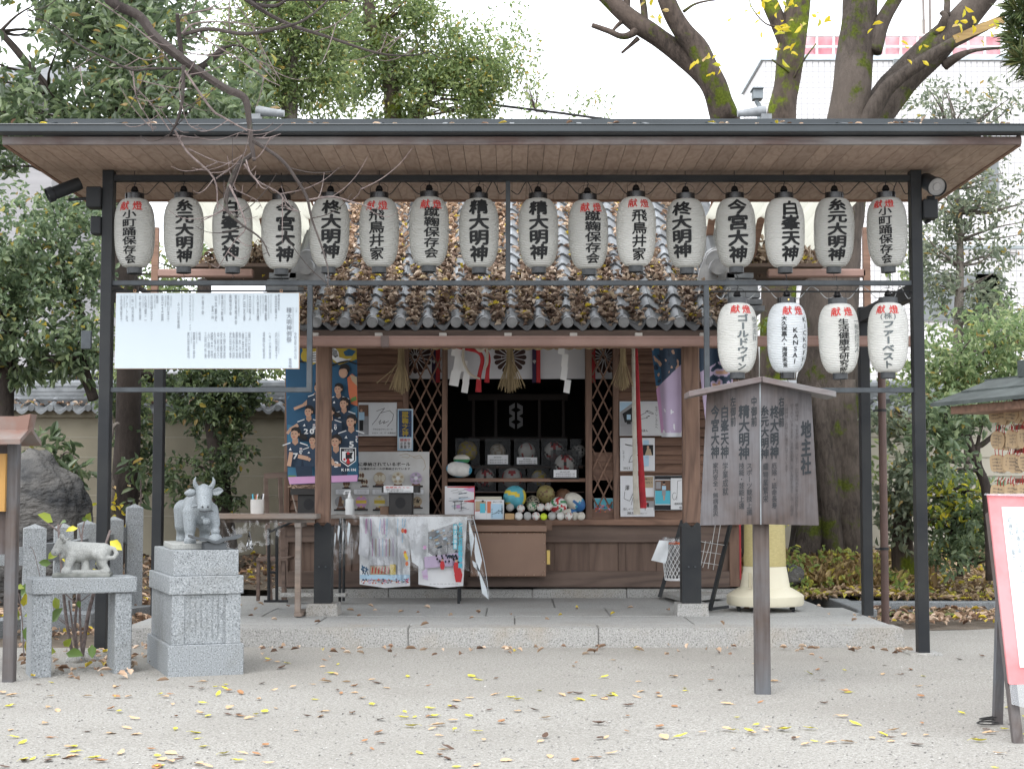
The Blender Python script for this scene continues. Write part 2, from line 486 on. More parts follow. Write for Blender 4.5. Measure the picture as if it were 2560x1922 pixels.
# ================================================================== ground
def grain_mat():
    m, nt, p, o = newmat('gravel')
    vec = coords(nt)
    f = noise_n(nt, vec, 92, 2, .85); f2 = noise_n(nt, vec, 38, 3, .75); b = noise_n(nt, vec, .55, 5, .6)
    c = ramp(nt, f, [(.28, (.04, .037, .033)), (.40, (.232, .220, .196)), (.55, (.345, .331, .304)), (.70, (.63, .612, .575))])
    c = mixc(nt, .35, c, ramp(nt, f2, [(.28, (.15, .14, .12)), (.6, (.45, .435, .405))]))
    c = mixc(nt, ramp(nt, b, [(.40, (0, 0, 0)), (.66, (.45,) * 3)]), c, (.23, .215, .19))
    L(nt, c, p.inputs["Base Color"]); p.inputs["Roughness"].default_value = .9; p.inputs["Specular IOR Level"].default_value = .2
    ad = N(nt, "ShaderNodeMath", operation='ADD'); L(nt, f, ad.inputs[0]); L(nt, f2, ad.inputs[1])
    bumpn(nt, p, ad.outputs[0], .75, .012); return m
M_gravel = grain_mat()
def gridsheet(name, x0, x1, y0, y1, nx, ny, zf, m, label=None):
    b = MB(); vs = []
    for j in range(ny + 1):
        for i in range(nx + 1):
            x = x0 + (x1 - x0) * i / nx; y = y0 + (y1 - y0) * j / ny
            vs.append((x, y, zf(x, y)))
    b.add(vs, [(j * (nx + 1) + i, j * (nx + 1) + i + 1, (j + 1) * (nx + 1) + i + 1, (j + 1) * (nx + 1) + i) for j in range(ny) for i in range(nx)])
    o = b.build(name, m, smooth='all', origin=(0, 0, 0)); o['kind'] = 'structure'; return o
gridsheet('gravel_ground', -9, 9, 1.0, 13.2, 90, 70, lambda x, y: .006 * noise.noise(Vector((x * .9, y * .9, 0))) + .004 * noise.noise(Vector((x * 4, y * 4, 3))), M_gravel)
far = MB(); far.add([(-150, -40, -.03), (150, -40, -.03), (150, 250, -.03), (-150, 250, -.03)], [(0, 1, 2, 3)])
M_soil = mat('soil', (.155, .125, .095), (.085, .067, .05), .95, 5, 8, .6, 40, bdist=.03)
o = far.build('soil_ground', M_soil, origin=(0, 0, 0)); o['kind'] = 'structure'
# planted beds left and right of the shrine: raised, uneven soil
def bedz(x, y):
    return .05 + .10 * max(0, noise.noise(Vector((x * .5, y * .5, 7)))) + .03 * noise.noise(Vector((x * 2, y * 2, 1)))
def rbz(x, y): return bedz(x, y) + .05 + .13 * min(2.4, max(0, y - 13.9))
gridsheet('planting_bed_soil', 2.9, 9, 13.85, 26, 40, 60, lambda x, y: rbz(x, y), M_soil)
def lbz(x, y): return bedz(x, y) * min(1, max(0, (y - 10.7) / 1.2)) - .012 + .085 * min(4, max(0, y - 12.6))
gridsheet('planting_bed_soil', -9, -2.75, 10.8, 16.95, 50, 50, lbz, M_soil)
gridsheet('planting_bed_soil', -2.7, -1.2, 14.4, 16.95, 16, 24, lbz, M_soil)
gridsheet('gravel_margin', 2.78, 9, 12.2, 13.72, 30, 12, lambda x, y: .028 * min(1, (y - 12.15) * 1.2) + .02 * noise.noise(Vector((x * 3, y * 3, 2))), M_soil)

# ================================================================== stone platform
plat = thing('stone_platform', (0, 12.5, 0), 'low pale granite platform with worn slabs under the little shrine', 'platform')
def slabrow(name, x0, x1, y0, y1, z0, z1, cuts, m):
    xs = [x0] + cuts + [x1]; b = MB()
    for i in range(len(xs) - 1): b.box(xs[i] + .002, xs[i + 1] - .002, y0 + .002, y1 - .002, z0, z1)
    return b.build(name, m, plat, bevel=.006, seg=2)
M_slab = granite('platform_slab', (.34, .34, .33), (.20, .20, .19), (.44, .44, .43), (.225, .21, .185), speck=90, rough=.7)
slabrow('kerb_stone', -2.72, 2.72, 10.9, 11.22, -.05, .131, [-1.95, -.72, .60, 1.75], M_gran2)
slabrow('paving_slab', -2.72, 2.70, 11.22, 11.95, -.05, .1295, [-1.4, .02, 1.30], M_slab)
slabrow('paving_slab', -2.70, 2.70, 11.95, 12.8, -.05, .131, [-1.9, -.2, .75, 1.9], M_slab)
slabrow('paving_slab', -2.70, 2.55, 12.8, 14.25, -.05, .129, [-1.6, .35, 1.5], M_slab)
slabrow('plinth_step', -2.15, 2.12, 13.98, 14.35, .1, .205, [-1.1, .18, 1.02], M_gran2)
b = MB(); b.box(-2.15, 2.3, 14.35, 17, -.05, .2); b.build('core_stone', M_slab, plat)

# ================================================================== shrine
YW = 14.1
shr = thing('shrine_hall', (0, 14.6, .13), 'small brown timber shrine hall with grey tiled roof buried in dry leaves', 'shrine')
def part(name, mb, m, parent=None, **k): return mb.build(name, m, parent if parent is not None else shr, **k)
# pillars with steel shoes on stone blocks
for px0, px1, sx0, sx1 in ((788, 825, 766, 842), (1708, 1750, 1695, 1770)):
    b = MB(); b.pbox(px0, px1, 832, 1310, 12.02, .125)
    pil = part('pillar', b, M_wood, bevel=.012)
    b = MB(); b.pbox(px0 - 3, px1 + 3, 1316, 1507, 12.005, .155)
    xm = at((px0 + px1) / 2, 1300, 12.005).x; z0 = at(px0, 1316, 12.005).z; hw = (at(px1 + 3, 1300, 12.005).x - at(px0 - 3, 1300, 12.005).x) / 2
    b.prism([(xm - hw, 12.004, z0), (xm - hw + .03, 12.004, z0), (xm, 12.004, z0 - .03), (xm + hw - .03, 12.004, z0), (xm + hw, 12.004, z0),
             (xm + hw, 12.004, z0 + .02), (xm + hw * .55, 12.004, z0 + .035), (xm + hw * .2, 12.004, z0 + .01), (xm, 12.004, z0 - .015), (xm - hw * .2, 12.004, z0 + .01), (xm - hw * .55, 12.004, z0 + .035), (xm - hw, 12.004, z0 + .02)], (0, -.003, 0))
    part('steel_shoe', b, M_steel, pil)
    b = MB()
    for dx in (-.025, .025): b.tube([(xm + dx, 11.990, .50), (xm + dx, 12.01, .50)], .007, 6)
    part('bolt', b, M_steelg, pil)
    b = MB(); x0 = at(sx0, 1520, 11.95).x; x1 = at(sx1, 1520, 11.95).x
    b.hexa([(x0 - .01, 11.94, .12), (x1 + .01, 11.94, .12), (x1 + .01, 12.24, .12), (x0 - .01, 12.24, .12)],
           [(x0, 11.955, .222), (x1, 11.955, .222), (x1, 12.225, .222), (x0, 12.225, .222)])
    part('base_stone', b, M_gran2, bevel=.006)
# wall frame
X = lambda px, py=1100, Y=YW: at(px, py, Y).x
Z = lambda py, Y=YW, px=1280: at(px, py, Y).z
def wbox(name, px0, px1, py0, py1, m, y0=YW, d=.09, bevel=.004, parent=None):
    b = MB(); b.box(X(px0), X(px1), y0, y0 + d, Z(py1), Z(py0)); return part(name, b, m, parent, bevel=bevel)
for a, c in ((712, 726), (1007, 1021), (1105, 1118), (1464, 1480), (1533, 1547), (1820, 1848)):
    wbox('wall_post', a, c, 815, 1302 if c < 1800 else 1466, M_wood, YW - .02, .12)
wbox('corner_post', 700, 724, 1300, 1466, M_woodd, YW - .02, .12)
wbox('head_beam', 700, 1850, 780, 866, M_woodx, YW - .03, .14)
wbox('sill', 700, 1850, 1297, 1312, M_woodx, YW - .09, .22)
wbox('lower_beam', 722, 1820, 1312, 1355, M_woodd, YW - .035, .1)
b = MB()
pxs = [722, 760, 868, 880, 980, 990, 1090, 1100, 1180, 1190, 1280, 1386, 1472, 1545, 1562, 1640, 1655, 1745, 1820]
for i in range(len(pxs) - 1):
    off = .012 if (pxs[i + 1] - pxs[i]) < 20 else 0
    b.box(X(pxs[i]) + .001, X(pxs[i + 1]) - .001, YW + .01 - off, YW + .05, Z(1428), Z(1354))
part('plank_panel', b, M_woodpan)
wbox('ground_beam', 722, 1820, 1427, 1467, M_woodd, YW - .03, .1)
def louvre(px0, px1, py0, py1, n):
    b = MB(); z1, z0 = Z(py0), Z(py1); h = (z1 - z0) / n
    for i in range(n):
        zt = z1 - i * h; b.hexa([(X(px0), YW - .012, zt - h + .004), (X(px1), YW - .012, zt - h + .004), (X(px1), YW + .05, zt - h + .004), (X(px0), YW + .05, zt - h + .004)],
                                [(X(px0), YW + .016, zt), (X(px1), YW + .016, zt), (X(px1), YW + .05, zt), (X(px0), YW + .05, zt)])
    return b
part('board_wall', louvre(726, 1007, 866, 1298, 19), M_woodx)
part('board_wall', louvre(1547, 1820, 866, 1298, 19), M_woodx)
def lattice(px0, px1, py0, py1):
    b = MB(); Y = YW + .03; xa, xb, za, zb = X(px0), X(px1), Z(py1), Z(py0); dx = 29 / ppm(YW); sl = 2.05
    for sg, yy in ((1, Y), (-1, Y + .012)):
        k = -60
        while k < 60:
            x0 = xa + k * dx; pts = []
            for z in np.linspace(za, zb, 60):
                x = x0 + sg * (z - za) / sl
                if xa <= x <= xb: pts.append((x, z))
            if len(pts) > 2: b.bar((pts[0][0], yy, pts[0][1]), (pts[-1][0], yy, pts[-1][1]), .014, .010, (0, 1, 0))
            k += 1
    return b
part('diamond_lattice', lattice(1021, 1105, 864, 1298), M_woodx)
part('diamond_lattice', lattice(1480, 1533, 864, 1298), M_woodx)
b = MB(); b.box(X(1480), X(1533), YW + .015, YW + .06, Z(1298), Z(1272)); b.box(X(1480), X(1533), YW + .06, YW + .07, Z(1200), Z(1130)); part('lattice_board', b, M_woodx)
# dark room behind
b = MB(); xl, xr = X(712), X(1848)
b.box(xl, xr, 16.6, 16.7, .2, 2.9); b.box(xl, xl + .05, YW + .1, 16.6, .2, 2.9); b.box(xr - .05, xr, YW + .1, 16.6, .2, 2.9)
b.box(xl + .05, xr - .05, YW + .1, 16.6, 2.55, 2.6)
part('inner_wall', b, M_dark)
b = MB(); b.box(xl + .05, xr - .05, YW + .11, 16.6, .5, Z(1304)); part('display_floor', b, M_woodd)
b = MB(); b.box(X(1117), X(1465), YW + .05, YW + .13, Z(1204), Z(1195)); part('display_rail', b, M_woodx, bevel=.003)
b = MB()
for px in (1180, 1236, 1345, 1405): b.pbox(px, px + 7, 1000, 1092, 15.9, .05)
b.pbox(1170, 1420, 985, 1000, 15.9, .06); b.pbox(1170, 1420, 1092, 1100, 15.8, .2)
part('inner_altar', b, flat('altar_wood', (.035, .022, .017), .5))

# tiled roof
E0, ZE = 11.62, 2.325        # eave
SL = .63
def rz(y): return ZE + (y - E0) * SL
TP = .2085                   # tile pitch
XL, XR = -1.67, 1.67
b = MB(); ncol = int(round((XR - XL) / TP)); TP = (XR - XL) / ncol; sub = 12; rows = 19; rl = .165
def prof(u):
    # rounded roll near u=0/1, broad shallow pan between
    a = 2 * math.pi * u
    return .034 * math.cos(a) - .007 * math.sin(2 * a)
for r in range(rows):
    ya = E0 + r * rl; yb = E0 + (r + 1) * rl + .02
    for cix in range(ncol):
        vs = []; jx = .004 * (rng.random() - .5); jz = .004 * (rng.random() - .5)
        for q, (y, dz) in enumerate(((ya + .022, -.004), (ya, .028), (yb, .002))):
            for i in range(sub + 1):
                u = i / sub; x = XL + (cix + u - .0) * TP + jx
                vs.append((x, y + (0 if q else .001), rz(y) + prof(u) + dz + jz))
        b.add(vs, [(q * (sub + 1) + i, q * (sub + 1) + i + 1, (q + 1) * (sub + 1) + i + 1, (q + 1) * (sub + 1) + i) for q in (0, 1) for i in range(sub)])
roof = part('tile_roof', b, M_tile, smooth=True)
b = MB()
for r in range(2):
    yb_ = E0 + rows * rl
    b.add([(XL, yb_, rz(yb_)), (XR, yb_, rz(yb_)), (XR, yb_ + 4, rz(yb_) - 4 * SL), (XL, yb_ + 4, rz(yb_) - 4 * SL)], [(0, 1, 2, 3)])
    break
b.add([(XL, E0 + .05, rz(E0) - .05), (XR, E0 + .05, rz(E0) - .05), (XR, yb_, rz(yb_) - .06), (XL, yb_, rz(yb_) - .06)], [(0, 1, 2, 3)])
part('roof_back', b, M_tiled, roof)
# round eave ends and hanging pan lips
b = MB()
for k in range(ncol + 1):
    x = XL + k * TP
    d_ = MB() if k == 0 else d_; d_.tube([(x, E0 - .034, rz(E0) + .006), (x, E0 - .030, rz(E0) + .006), (x, E0 + .06, rz(E0) + .04)], [.036, .041, .041], 20); d_.tube([(x, E0 - .037, rz(E0) + .006), (x, E0 - .033, rz(E0) + .006)], .027, 18)
    if k < ncol:
        pts = [(x + TP * (.16 + .68 * i / 8), E0 - .006, rz(E0) + prof(.16 + .68 * i / 8) + .022) for i in range(9)]
        low = [(px, py, pz - .040 + .012 * abs(i - 4) / 4) for i, (px, py, pz) in enumerate(pts)]
        b.prism(low + pts[::-1], (0, .02, 0))
part('eave_disc', d_, mat('disc_grey', (.30, .305, .31), (.20, .205, .21), .6, 12, 5), roof, smooth=True)
part('eave_tile', b, mat('eave_tile', (.135, .14, .147), (.085, .089, .094), .5, 9, 5, .1, 60), roof, smooth=True)
# rafters, fascia
b = MB(); b.box(XL - .05, XR + .05, E0 + .02, E0 + .08, ZE - .115, ZE - .045); b.hexa([(XL, E0 + .1, ZE - .085), (XR, E0 + .1, ZE - .085), (XR, YW, rz(YW) - .28), (XL, YW, rz(YW) - .28)], [(XL, E0 + .1, ZE - .07), (XR, E0 + .1, ZE - .07), (XR, YW, rz(YW) - .26), (XL, YW, rz(YW) - .26)])
k = XL
while k < XR:
    b.hexa([(k, E0 + .09, ZE - .135), (k + .045, E0 + .09, ZE - .135), (k + .045, YW, rz(YW) - .35), (k, YW, rz(YW) - .35)],
           [(k, E0 + .09, ZE - .10), (k + .045, E0 + .09, ZE - .10), (k + .045, YW, rz(YW) - .29), (k, YW, rz(YW) - .29)]); k += .16
part('eave_board', b, M_woodd)
b = MB(); b.box(XL - .1, XR + .1, 12.03, 12.13, at(1280, 868, 12.03).z, at(1280, 838, 12.03).z)
part('eave_beam', b, M_woodx, bevel=.006)
# descending side ridges and the top ridge
M_plaster = mat('ridge_plaster', (.36, .365, .37), (.22, .225, .23), .7, 8, 5, .15, 60)
for sx in (-1, 1):
    b = MB(); x = sx * 1.60; y0_, y1_ = E0 + .55, E0 + rows * rl
    for q, (wd, hh) in enumerate(((.26, .05), (.22, .10), (.19, .15))):
        b.bar((x, y0_ + .05 * q, rz(y0_ + .05 * q) + hh), (x, y1_, rz(y1_) + hh), wd, .045)
    b.tube([(x, y0_, rz(y0_) + .20), (x, y1_, rz(y1_) + .20)], .07, 12)
    rg = part('side_ridge', b, M_tiled, roof)
    b = MB(); b.tube([(x, y0_ - .06, rz(y0_) + .20), (x, y0_ + .06, rz(y0_) + .24)], .085, 20)
    pts = [(x + dx, y0_ - .05, rz(y0_) + dz) for dx, dz in ((-.17, -.05), (-.13, .13), (-.08, .26), (0, .32), (.08, .26), (.13, .13), (.17, -.05))]
    b.prism(pts, (0, .06, 0))
    b.tube([(x, y0_ - .17, rz(y0_) + .14), (x, y0_ - .05, rz(y0_) + .15)], .062, 20)
    part('ridge_end_tile', b, M_plaster, rg, smooth=True)
    b = MB()                       # lower corner stack beside the roll
    x = sx * 1.79
    for q in range(6): b.box(x - .16 + .01 * q, x + .16 - .012 * q, E0 + .35 + .03 * q, E0 + 2.2, ZE + .14 + q * .055, ZE + .18 + q * .055)
    part('stacked_tile', b, M_tile, roof)
yr = E0 + rows * rl; zr = rz(yr)
b = MB()
for q in range(4): b.box(-2.3 + .02 * q, 2.3 - .02 * q, yr - .14 + .012 * q, yr + .14 - .012 * q, zr - .04 + q * .05, zr + q * .05)
b.tube([(-2.3, yr, zr + .20), (2.3, yr, zr + .20)], .07, 12)
rg = part('top_ridge', b, M_tiled, roof)
for px0, px1, py in ((640, 712, 283), (1914, 1842, 283)):
    b = MB(); p = at(px0, py, yr); q = at(px1, py - 2, yr); sg = 1 if q.x > p.x else -1
    # two tapered half-round tiles that cap the end of the ridge, with the hollow below
    prof_ = [(0, 0.075), (.03, .085), (.14, .065), (.27, .052)]
    b.tube([(p.x + sg * d, yr, p.z + .02 - .25 * d * .4) for d, r in prof_], [r * .62 for d, r in prof_], 14)
    b.box(min(p.x, q.x) + .02, max(p.x, q.x) - .02, yr - .05, yr + .05, p.z - .12, p.z - .075)
    b.box(p.x - .05, p.x + .05, yr - .06, yr + .06, p.z - .6, p.z - .02)
    b.box(min(p.x, q.x), max(p.x, q.x) + .1, yr - .05, yr + .05, zr + .1, p.z - .2)
    part('ridge_cap_tile', b, mat('ridge_cap', (.27, .285, .30), (.17, .18, .19), .4, 8, 4, .1, 50), rg, smooth=True)
# brown copper gutter with hangers, a taped joint
b = MB(); Yg = 11.5; z0g, z1g = at(1280, 864, Yg).z, at(1280, 841, Yg).z; xg0, xg1 = at(735, 850, Yg).x, at(2288, 850, Yg).x
pr = [(0, z1g + .004), (0, z1g - .012), (.006, z1g - .016), (.006, z0g + .012), (.014, z0g), (.085, z0g), (.095, z1g), (.085, z1g), (.075, z0g + .012), (.014, z0g + .012), (.012, z1g)]
b.prism([(xg0, Yg + a, z) for a, z in pr][::-1], (xg1 - xg0, 0, 0))
gt = part('gutter', b, M_copper)
b = MB(); b.box(at(952, 850, Yg).x, at(972, 850, Yg).x, Yg - .006, Yg + .1, z0g - .004, z1g + .006)
part('gutter_joint', b, mat('joint_tape', (.17, .125, .115), (.13, .1, .09), .6), gt)
b = MB()
for px in (786, 946, 1107, 1270, 1434, 1597, 1760):
    b.pbox(px - 9, px + 9, 832, 841, Yg + .03, .06)
part('gutter_hanger', b, mat('hanger', (.62, .60, .55), (.45, .43, .4), .6), gt)
# ================================================================== leaves lying on the tiled roof
def roofleaves(name, n, ya, yb, m, seed, label, cat, ln=.055, bare=-.5):
    g = np.random.default_rng(seed); pos = []; 
    while len(pos) < n:
        u = g.beta(3.2, 3.2); c = g.integers(0, ncol); y = g.uniform(ya, yb); x = XL + (c + u) * TP
        dens = .5 + 1.0 * noise.noise(Vector((x * 1.3, y * 1.7, seed))) + (.3 if abs(u - .5) < .22 else bare)
        if g.random() > dens: continue
        pos.append((x, y, rz(y) + prof(u) + .012 + g.random() ** 2 * .07))
    pos = np.array(pos); k = len(pos)
    ax = unit(np.c_[g.normal(size=k), g.normal(size=k), g.normal(size=k) * .35 + .1])
    nr = unit(np.c_[g.normal(size=k) * .4, -.45 + g.normal(size=k) * .4, np.ones(k)])
    o = leafmesh(name, pos, ax, nr, ln * (.6 + .8 * g.random(k)), ln * .5 * (.6 + .7 * g.random(k)), m, None, .3, .28, 'stuff')
    return tag(o, label, cat)
roofleaves('roof_leaf_litter', 9800, E0 + .0, E0 + 1.15, M_leafdark, 3, 'thick brown leaf litter filling the tile valleys above the eave', 'leaf litter', .055, -.12)
roofleaves('roof_leaf_litter', 7600, E0 + 1.05, E0 + 3.0, M_leafdry, 4, 'pale dry leaf litter on the upper slope of the tiled roof', 'leaf litter')

# ================================================================== canopy in front (steel frame, boarded roof)
YF, YB = 10.4, 12.0
can = thing('steel_canopy', (0, 11.2, 0), 'black steel frame canopy with wide boarded flat eaves over the shrine front', 'canopy')
def cpart(name, b, m, parent=None, **k): return b.build(name, m, parent if parent is not None else can, **k)
zf = 3.24
PX = 2.725
for sx in (-1, 1):
    b = MB(); b.box(sx * PX - .0375, sx * PX + .0375, YF, YF + .085, 0.0, zf - .002); ps = cpart('front_post', b, M_steel, bevel=.004)
    b = MB(); b.box(sx * PX - .085 - .02, sx * PX + .085 + .02, YF - .06, YF + .16, -.02, .014); cpart('base_plate', b, M_gran2, ps, bevel=.004)
    b = MB(); b.box(sx * PX - .0375, sx * PX + .0375, YB, YB + .09, .13, 2.50); cpart('rear_post', b, M_steel, bevel=.004)
    b = MB(); b.box(sx * PX - .034, sx * PX + .034, YF + .086, YB + .08, 2.38, 2.479); cpart('side_beam', b, M_steel, bevel=.003)
def cbar(name, px0, px1, py0, py1, Y=YF + .02, d=.04, m=None):
    b = MB(); b.pbox(px0, px1, py0, py1, Y, d); return cpart(name, b, m or M_steelg, bevel=.002)
cbar('top_beam', 273, 2287, 437, 452, YF + .01, .06, M_steel)
cbar('cross_bar', 272, 2288, 701, 713)
cbar('hanger_bar', 1264, 1276, 452, 701)
cbar('frame_upright', 767, 780, 713, 980)
cbar('frame_bar', 262, 767, 968, 980)
cbar('frame_upright', 1761, 1774, 713, 981)
cbar('frame_bar', 1774, 2292, 969, 981)
b = MB(); b.tube([at(268, 727, YF + .04), at(767, 728, YF + .04)], .006, 6); cpart('hanging_rod', b, M_steel)
b = MB(); b.tube([at(1774, 729, YF + .04), at(2290, 729, YF + .04)], .006, 6); cpart('hanging_rod', b, M_steel)
b = MB(); b.pbox(202, 227, 826, 872, YF - .0, .03); cpart('junction_plate', b, M_steelg, bevel=.003)
# roof
W2 = 3.165; RF, RB = 9.62, 11.52
b = MB(); n = 62; bw = 2 * W2 / n
for i in range(n):
    x0 = -W2 + i * bw
    b.box(x0 + .0015, x0 + bw - .0015, RF + .03, RB - .03, zf, zf + .018)
cpart('soffit_board', b, M_soff)
b = MB(); b.box(-W2, W2, RF + .03, RB, zf + .02, zf + .03); cpart('soffit_backing', b, M_dark)
b = MB(); b.box(-W2 - .02, W2 + .02, RF, RF + .03, zf - .002, zf + .048); cpart('front_fascia', b, M_fascia, bevel=.003)
b = MB(); b.box(-W2 - .02, W2 + .02, RB - .03, RB, zf - .014, zf + .05); cpart('rear_fascia', b, M_woodx, bevel=.003)
for sx in (-1, 1):
    b = MB(); b.box(min(sx * W2, sx * (W2 + .025)), max(sx * W2, sx * (W2 + .025)), RF + .031, RB - .031, zf - .006, zf + .06); cpart('side_fascia', b, M_woodx)
zt = zf + .055; yr2 = 10.37; zr2 = 3.535 + .004
b = MB()
for (ya, za, yb, zb) in ((RF - .02, zt + .05, yr2, zr2), (yr2, zr2, RB + .03, zt + .05)):
    b.hexa([(-W2 - .04, ya, za - .02), (W2 + .04, ya, za - .02), (W2 + .04, yb, zb - .02), (-W2 - .04, yb, zb - .02)],
           [(-W2 - .04, ya, za), (W2 + .04, ya, za), (W2 + .04, yb, zb), (-W2 - .04, yb, zb)])
for i in range(15):
    x = -W2 + .1 + i * (2 * W2 - .2) / 14; b.bar((x, RF, zt + .058), (x, yr2, zr2 + .008), .03, .02)
b.bar((-W2 + .05, yr2, zr2 + .012), (W2 - .05, yr2, zr2 + .012), .10, .035)
cpart('metal_roof', b, M_gutter)
b = MB(); zg = zt
pr = [(0, zg + .052), (-.01, zg + .052), (-.012, zg + .046), (-.004, zg + .043), (-.004, zg + .006), (.008, zg), (.10, zg), (.10, zg + .05), (.09, zg + .05), (.09, zg + .01), (.012, zg + .01), (.004, zg + .03)]
b.prism([(-W2 - .07, RF - .1 + a, z - .003) for a, z in pr][::-1], (2 * W2 + .14, 0, 0))
cpart('front_gutter', b, M_gutter)
# leaves lying on the canopy roof edge
g = np.random.default_rng(9); k = 46
px_ = g.uniform(-W2, W2, k); yy = np.where(g.random(k) < .5, g.uniform(RF - .02, RF + .05, k), g.uniform(RF + .05, yr2, k))
zz = zt + .055 + (yy - RF + .02) / (yr2 - RF + .02) * (zr2 - zt - .05) + .006
o = leafmesh('canopy_roof_leaves', np.c_[px_, yy, zz], unit(np.c_[g.normal(size=k), g.normal(size=k) * .4, np.abs(g.normal(size=k)) * .12]),
             unit(np.c_[g.normal(size=k) * .3, -.3 + g.normal(size=k) * .3, np.ones(k)]), .045 + .03 * g.random(k), .022, M_leafdry, None, .2, .2, 'stuff')
tag(o, 'scattered dry and yellow leaves along the dark canopy roof edge', 'leaf litter')

# ================================================================== side shelters: milky sheet roofs between the canopy and the wall
M_sheet = mat('milky_sheet', (.46, .45, .35), (.32, .31, .24), .35, 2.2, 6, alpha=1)
nt_ = M_sheet.node_tree; tr = nt_.nodes.new("ShaderNodeBsdfTranslucent"); tr.inputs[0].default_value = (.50, .49, .42, 1)
mx = nt_.nodes.new("ShaderNodeMixShader"); mx.inputs[0].default_value = .75
pr_ = [n for n in nt_.nodes if n.type == 'BSDF_PRINCIPLED'][0]; ou_ = [n for n in nt_.nodes if n.type == 'OUTPUT_MATERIAL'][0]
nt_.links.new(pr_.outputs[0], mx.inputs[1]); nt_.links.new(tr.outputs[0], mx.inputs[2]); nt_.links.new(mx.outputs[0], ou_.inputs[0])
for sx in (-1, 1):
    side = 'left' if sx < 0 else 'right'
    t = thing('side_shelter', (sx * 2.1, 13, 2.2), f'milky translucent sheet roof with brown struts on the {side} side of the tiled roof', 'shelter roof')
    b = MB(); vs = []
    nn = 40
    for i in range(nn + 1):
        x = sx * (1.55 + 1.1 * i / nn); dz = .012 * math.cos(i * math.pi * .5)
        vs += [(x, 11.56, 3.30 + dz), (x, 14.4, 3.13 + dz)]
    b.add(vs, [(2 * i, 2 * i + 2, 2 * i + 3, 2 * i + 1) for i in range(nn)])
    b.build('milky_sheet', M_sheet, t)
    Ys = 13.0
    f = (lambda p: p) if sx > 0 else (lambda p: 2560 - p)
    for pa, pb in (((1764, 650), (1787, 500)), ((1880, 640), (1913, 505))):
        b = MB(); b.bar(at(f(pa[0]), pa[1], 12.6), at(f(pb[0]), pb[1], 12.3), .055, .04, (0, 1, 0)); b.build('strut', M_woodx, t)
    b = MB(); x0, x1 = sorted((sx * 1.62, sx * 2.62)); b.box(x0, x1, 13.9, 14.0, 2.93, 3.12); b.box(x0 - .1, x1, 13.0, 13.9, 2.955, 2.985)
    b.build('eave_board', M_woodd, t)
    b = MB(); b.pbox(*( (1920, 2166) if sx > 0 else (392, 632) ), 672, 692, 12.95, .08); b.build('brown_gutter', M_copper, t, bevel=.01)
    b = MB(); xx = at(2168 if sx > 0 else 386, 680, 12.95).x; b.box(xx - .028, xx + .028, 12.95, 13.0, 2.2 if sx < 0 else 2.55, 3.28); b.build('brown_post', M_woodx, t)
    g = np.random.default_rng(30 + sx); k = 900
    xx = sx * g.uniform(1.6, 2.62, k); yy = g.uniform(12.98, 13.9, k); h = g.random(k) * .2 * (.4 + .6 * np.sin((np.abs(xx) - 1.6) / 1.02 * math.pi))
    o = leafmesh('gutter_leaf_heap', np.c_[xx, yy, 2.99 + h], unit(g.normal(size=(k, 3))), unit(g.normal(size=(k, 3)) + np.array([0, -.5, 1])), .07, .035, M_leafdark, None, .3, .3, 'stuff')
    tag(o, f'dark heap of leaves caught behind the brown gutter on the {side}', 'leaf litter')
# downpipe beside the rear right post
b = MB(); p0 = at(2200, 700, 12.25); xx = p0.x
b.tube([(xx, 12.25, .02), (xx, 12.25, 2.27)], .031, 14)
dp = b.build('downpipe', mat('pipe_brown', (.115, .068, .056), (.075, .046, .039), .45, 3, 5), smooth=True); tag(dp, 'round brown downpipe standing just right of the rear right steel post', 'pipe')
b = MB()
for z in (.62, 1.70): b.tube([(xx, 12.25, z), (xx, 12.25, z + .02)], .036, 14); b.box(xx - .07, xx - .03, 12.24, 12.26, z, z + .015)
b.build('pipe_clamp', M_steel, dp)
# ================================================================== paper lanterns
YL = 10.44
RL = .137
def paper(name, c, emis=0):
    m, nt, p, o = newmat(name)
    vec = coords(nt); n = noise_n(nt, vec, 5, 5, .6); n2 = noise_n(nt, coords(nt, (1, 1, .25)), 14, 3)
    cc = ramp(nt, n, [(.3, tuple(x * .90 for x in c)), (.65, c)])
    cc = mixc(nt, ramp(nt, n2, [(.62, (0, 0, 0)), (.8, (.22,) * 3)]), cc, (.52, .46, .36))
    L(nt, cc, p.inputs["Base Color"]); p.inputs["Roughness"].default_value = .55
    t = N(nt, "ShaderNodeBsdfTranslucent"); L(nt, cc, t.inputs[0])
    mx = N(nt, "ShaderNodeMixShader"); mx.inputs[0].default_value = .35
    L(nt, p.outputs[0], mx.inputs[1]); L(nt, t.outputs[0], mx.inputs[2]); L(nt, mx.outputs[0], o.inputs[0]); return m
M_pap_old = paper('aged_paper', (.69, .69, .66)); M_pap_mid = paper('white_vinyl', (.84, .84, .81)); M_pap_new = paper('new_vinyl', (.86, .89, .91))
M_lacq = mat('black_lacquer', (.014, .014, .015), (.009, .009, .01), .22, 6, 4, spec=.6)
M_lacqg = mat('faded_lacquer', (.075, .08, .085), (.04, .043, .046), .5, 9, 6)
M_wire = flat('dark_wire', (.03, .03, .03), .5)
M_cable = flat('grey_cable', (.36, .37, .37), .5)
HB = .468
def rbody(t):          # t 0 top .. 1 bottom
    e = abs(t - .5) * 2
    return (.056 + (RL - .056) * max(0, 1 - e ** 2.9) ** .52) * (1.0 - .07 * (t - .35))
def mesh_body():
    ribs = 42; pr = []
    for i in range(ribs * 2 + 1):
        t = i / (ribs * 2); pr.append((rbody(t) - (.0042 if i % 2 else 0), -t * HB))
    b = MB(); b.lathe(pr, (0, 0, 0), 40, False); return b
proto = {}
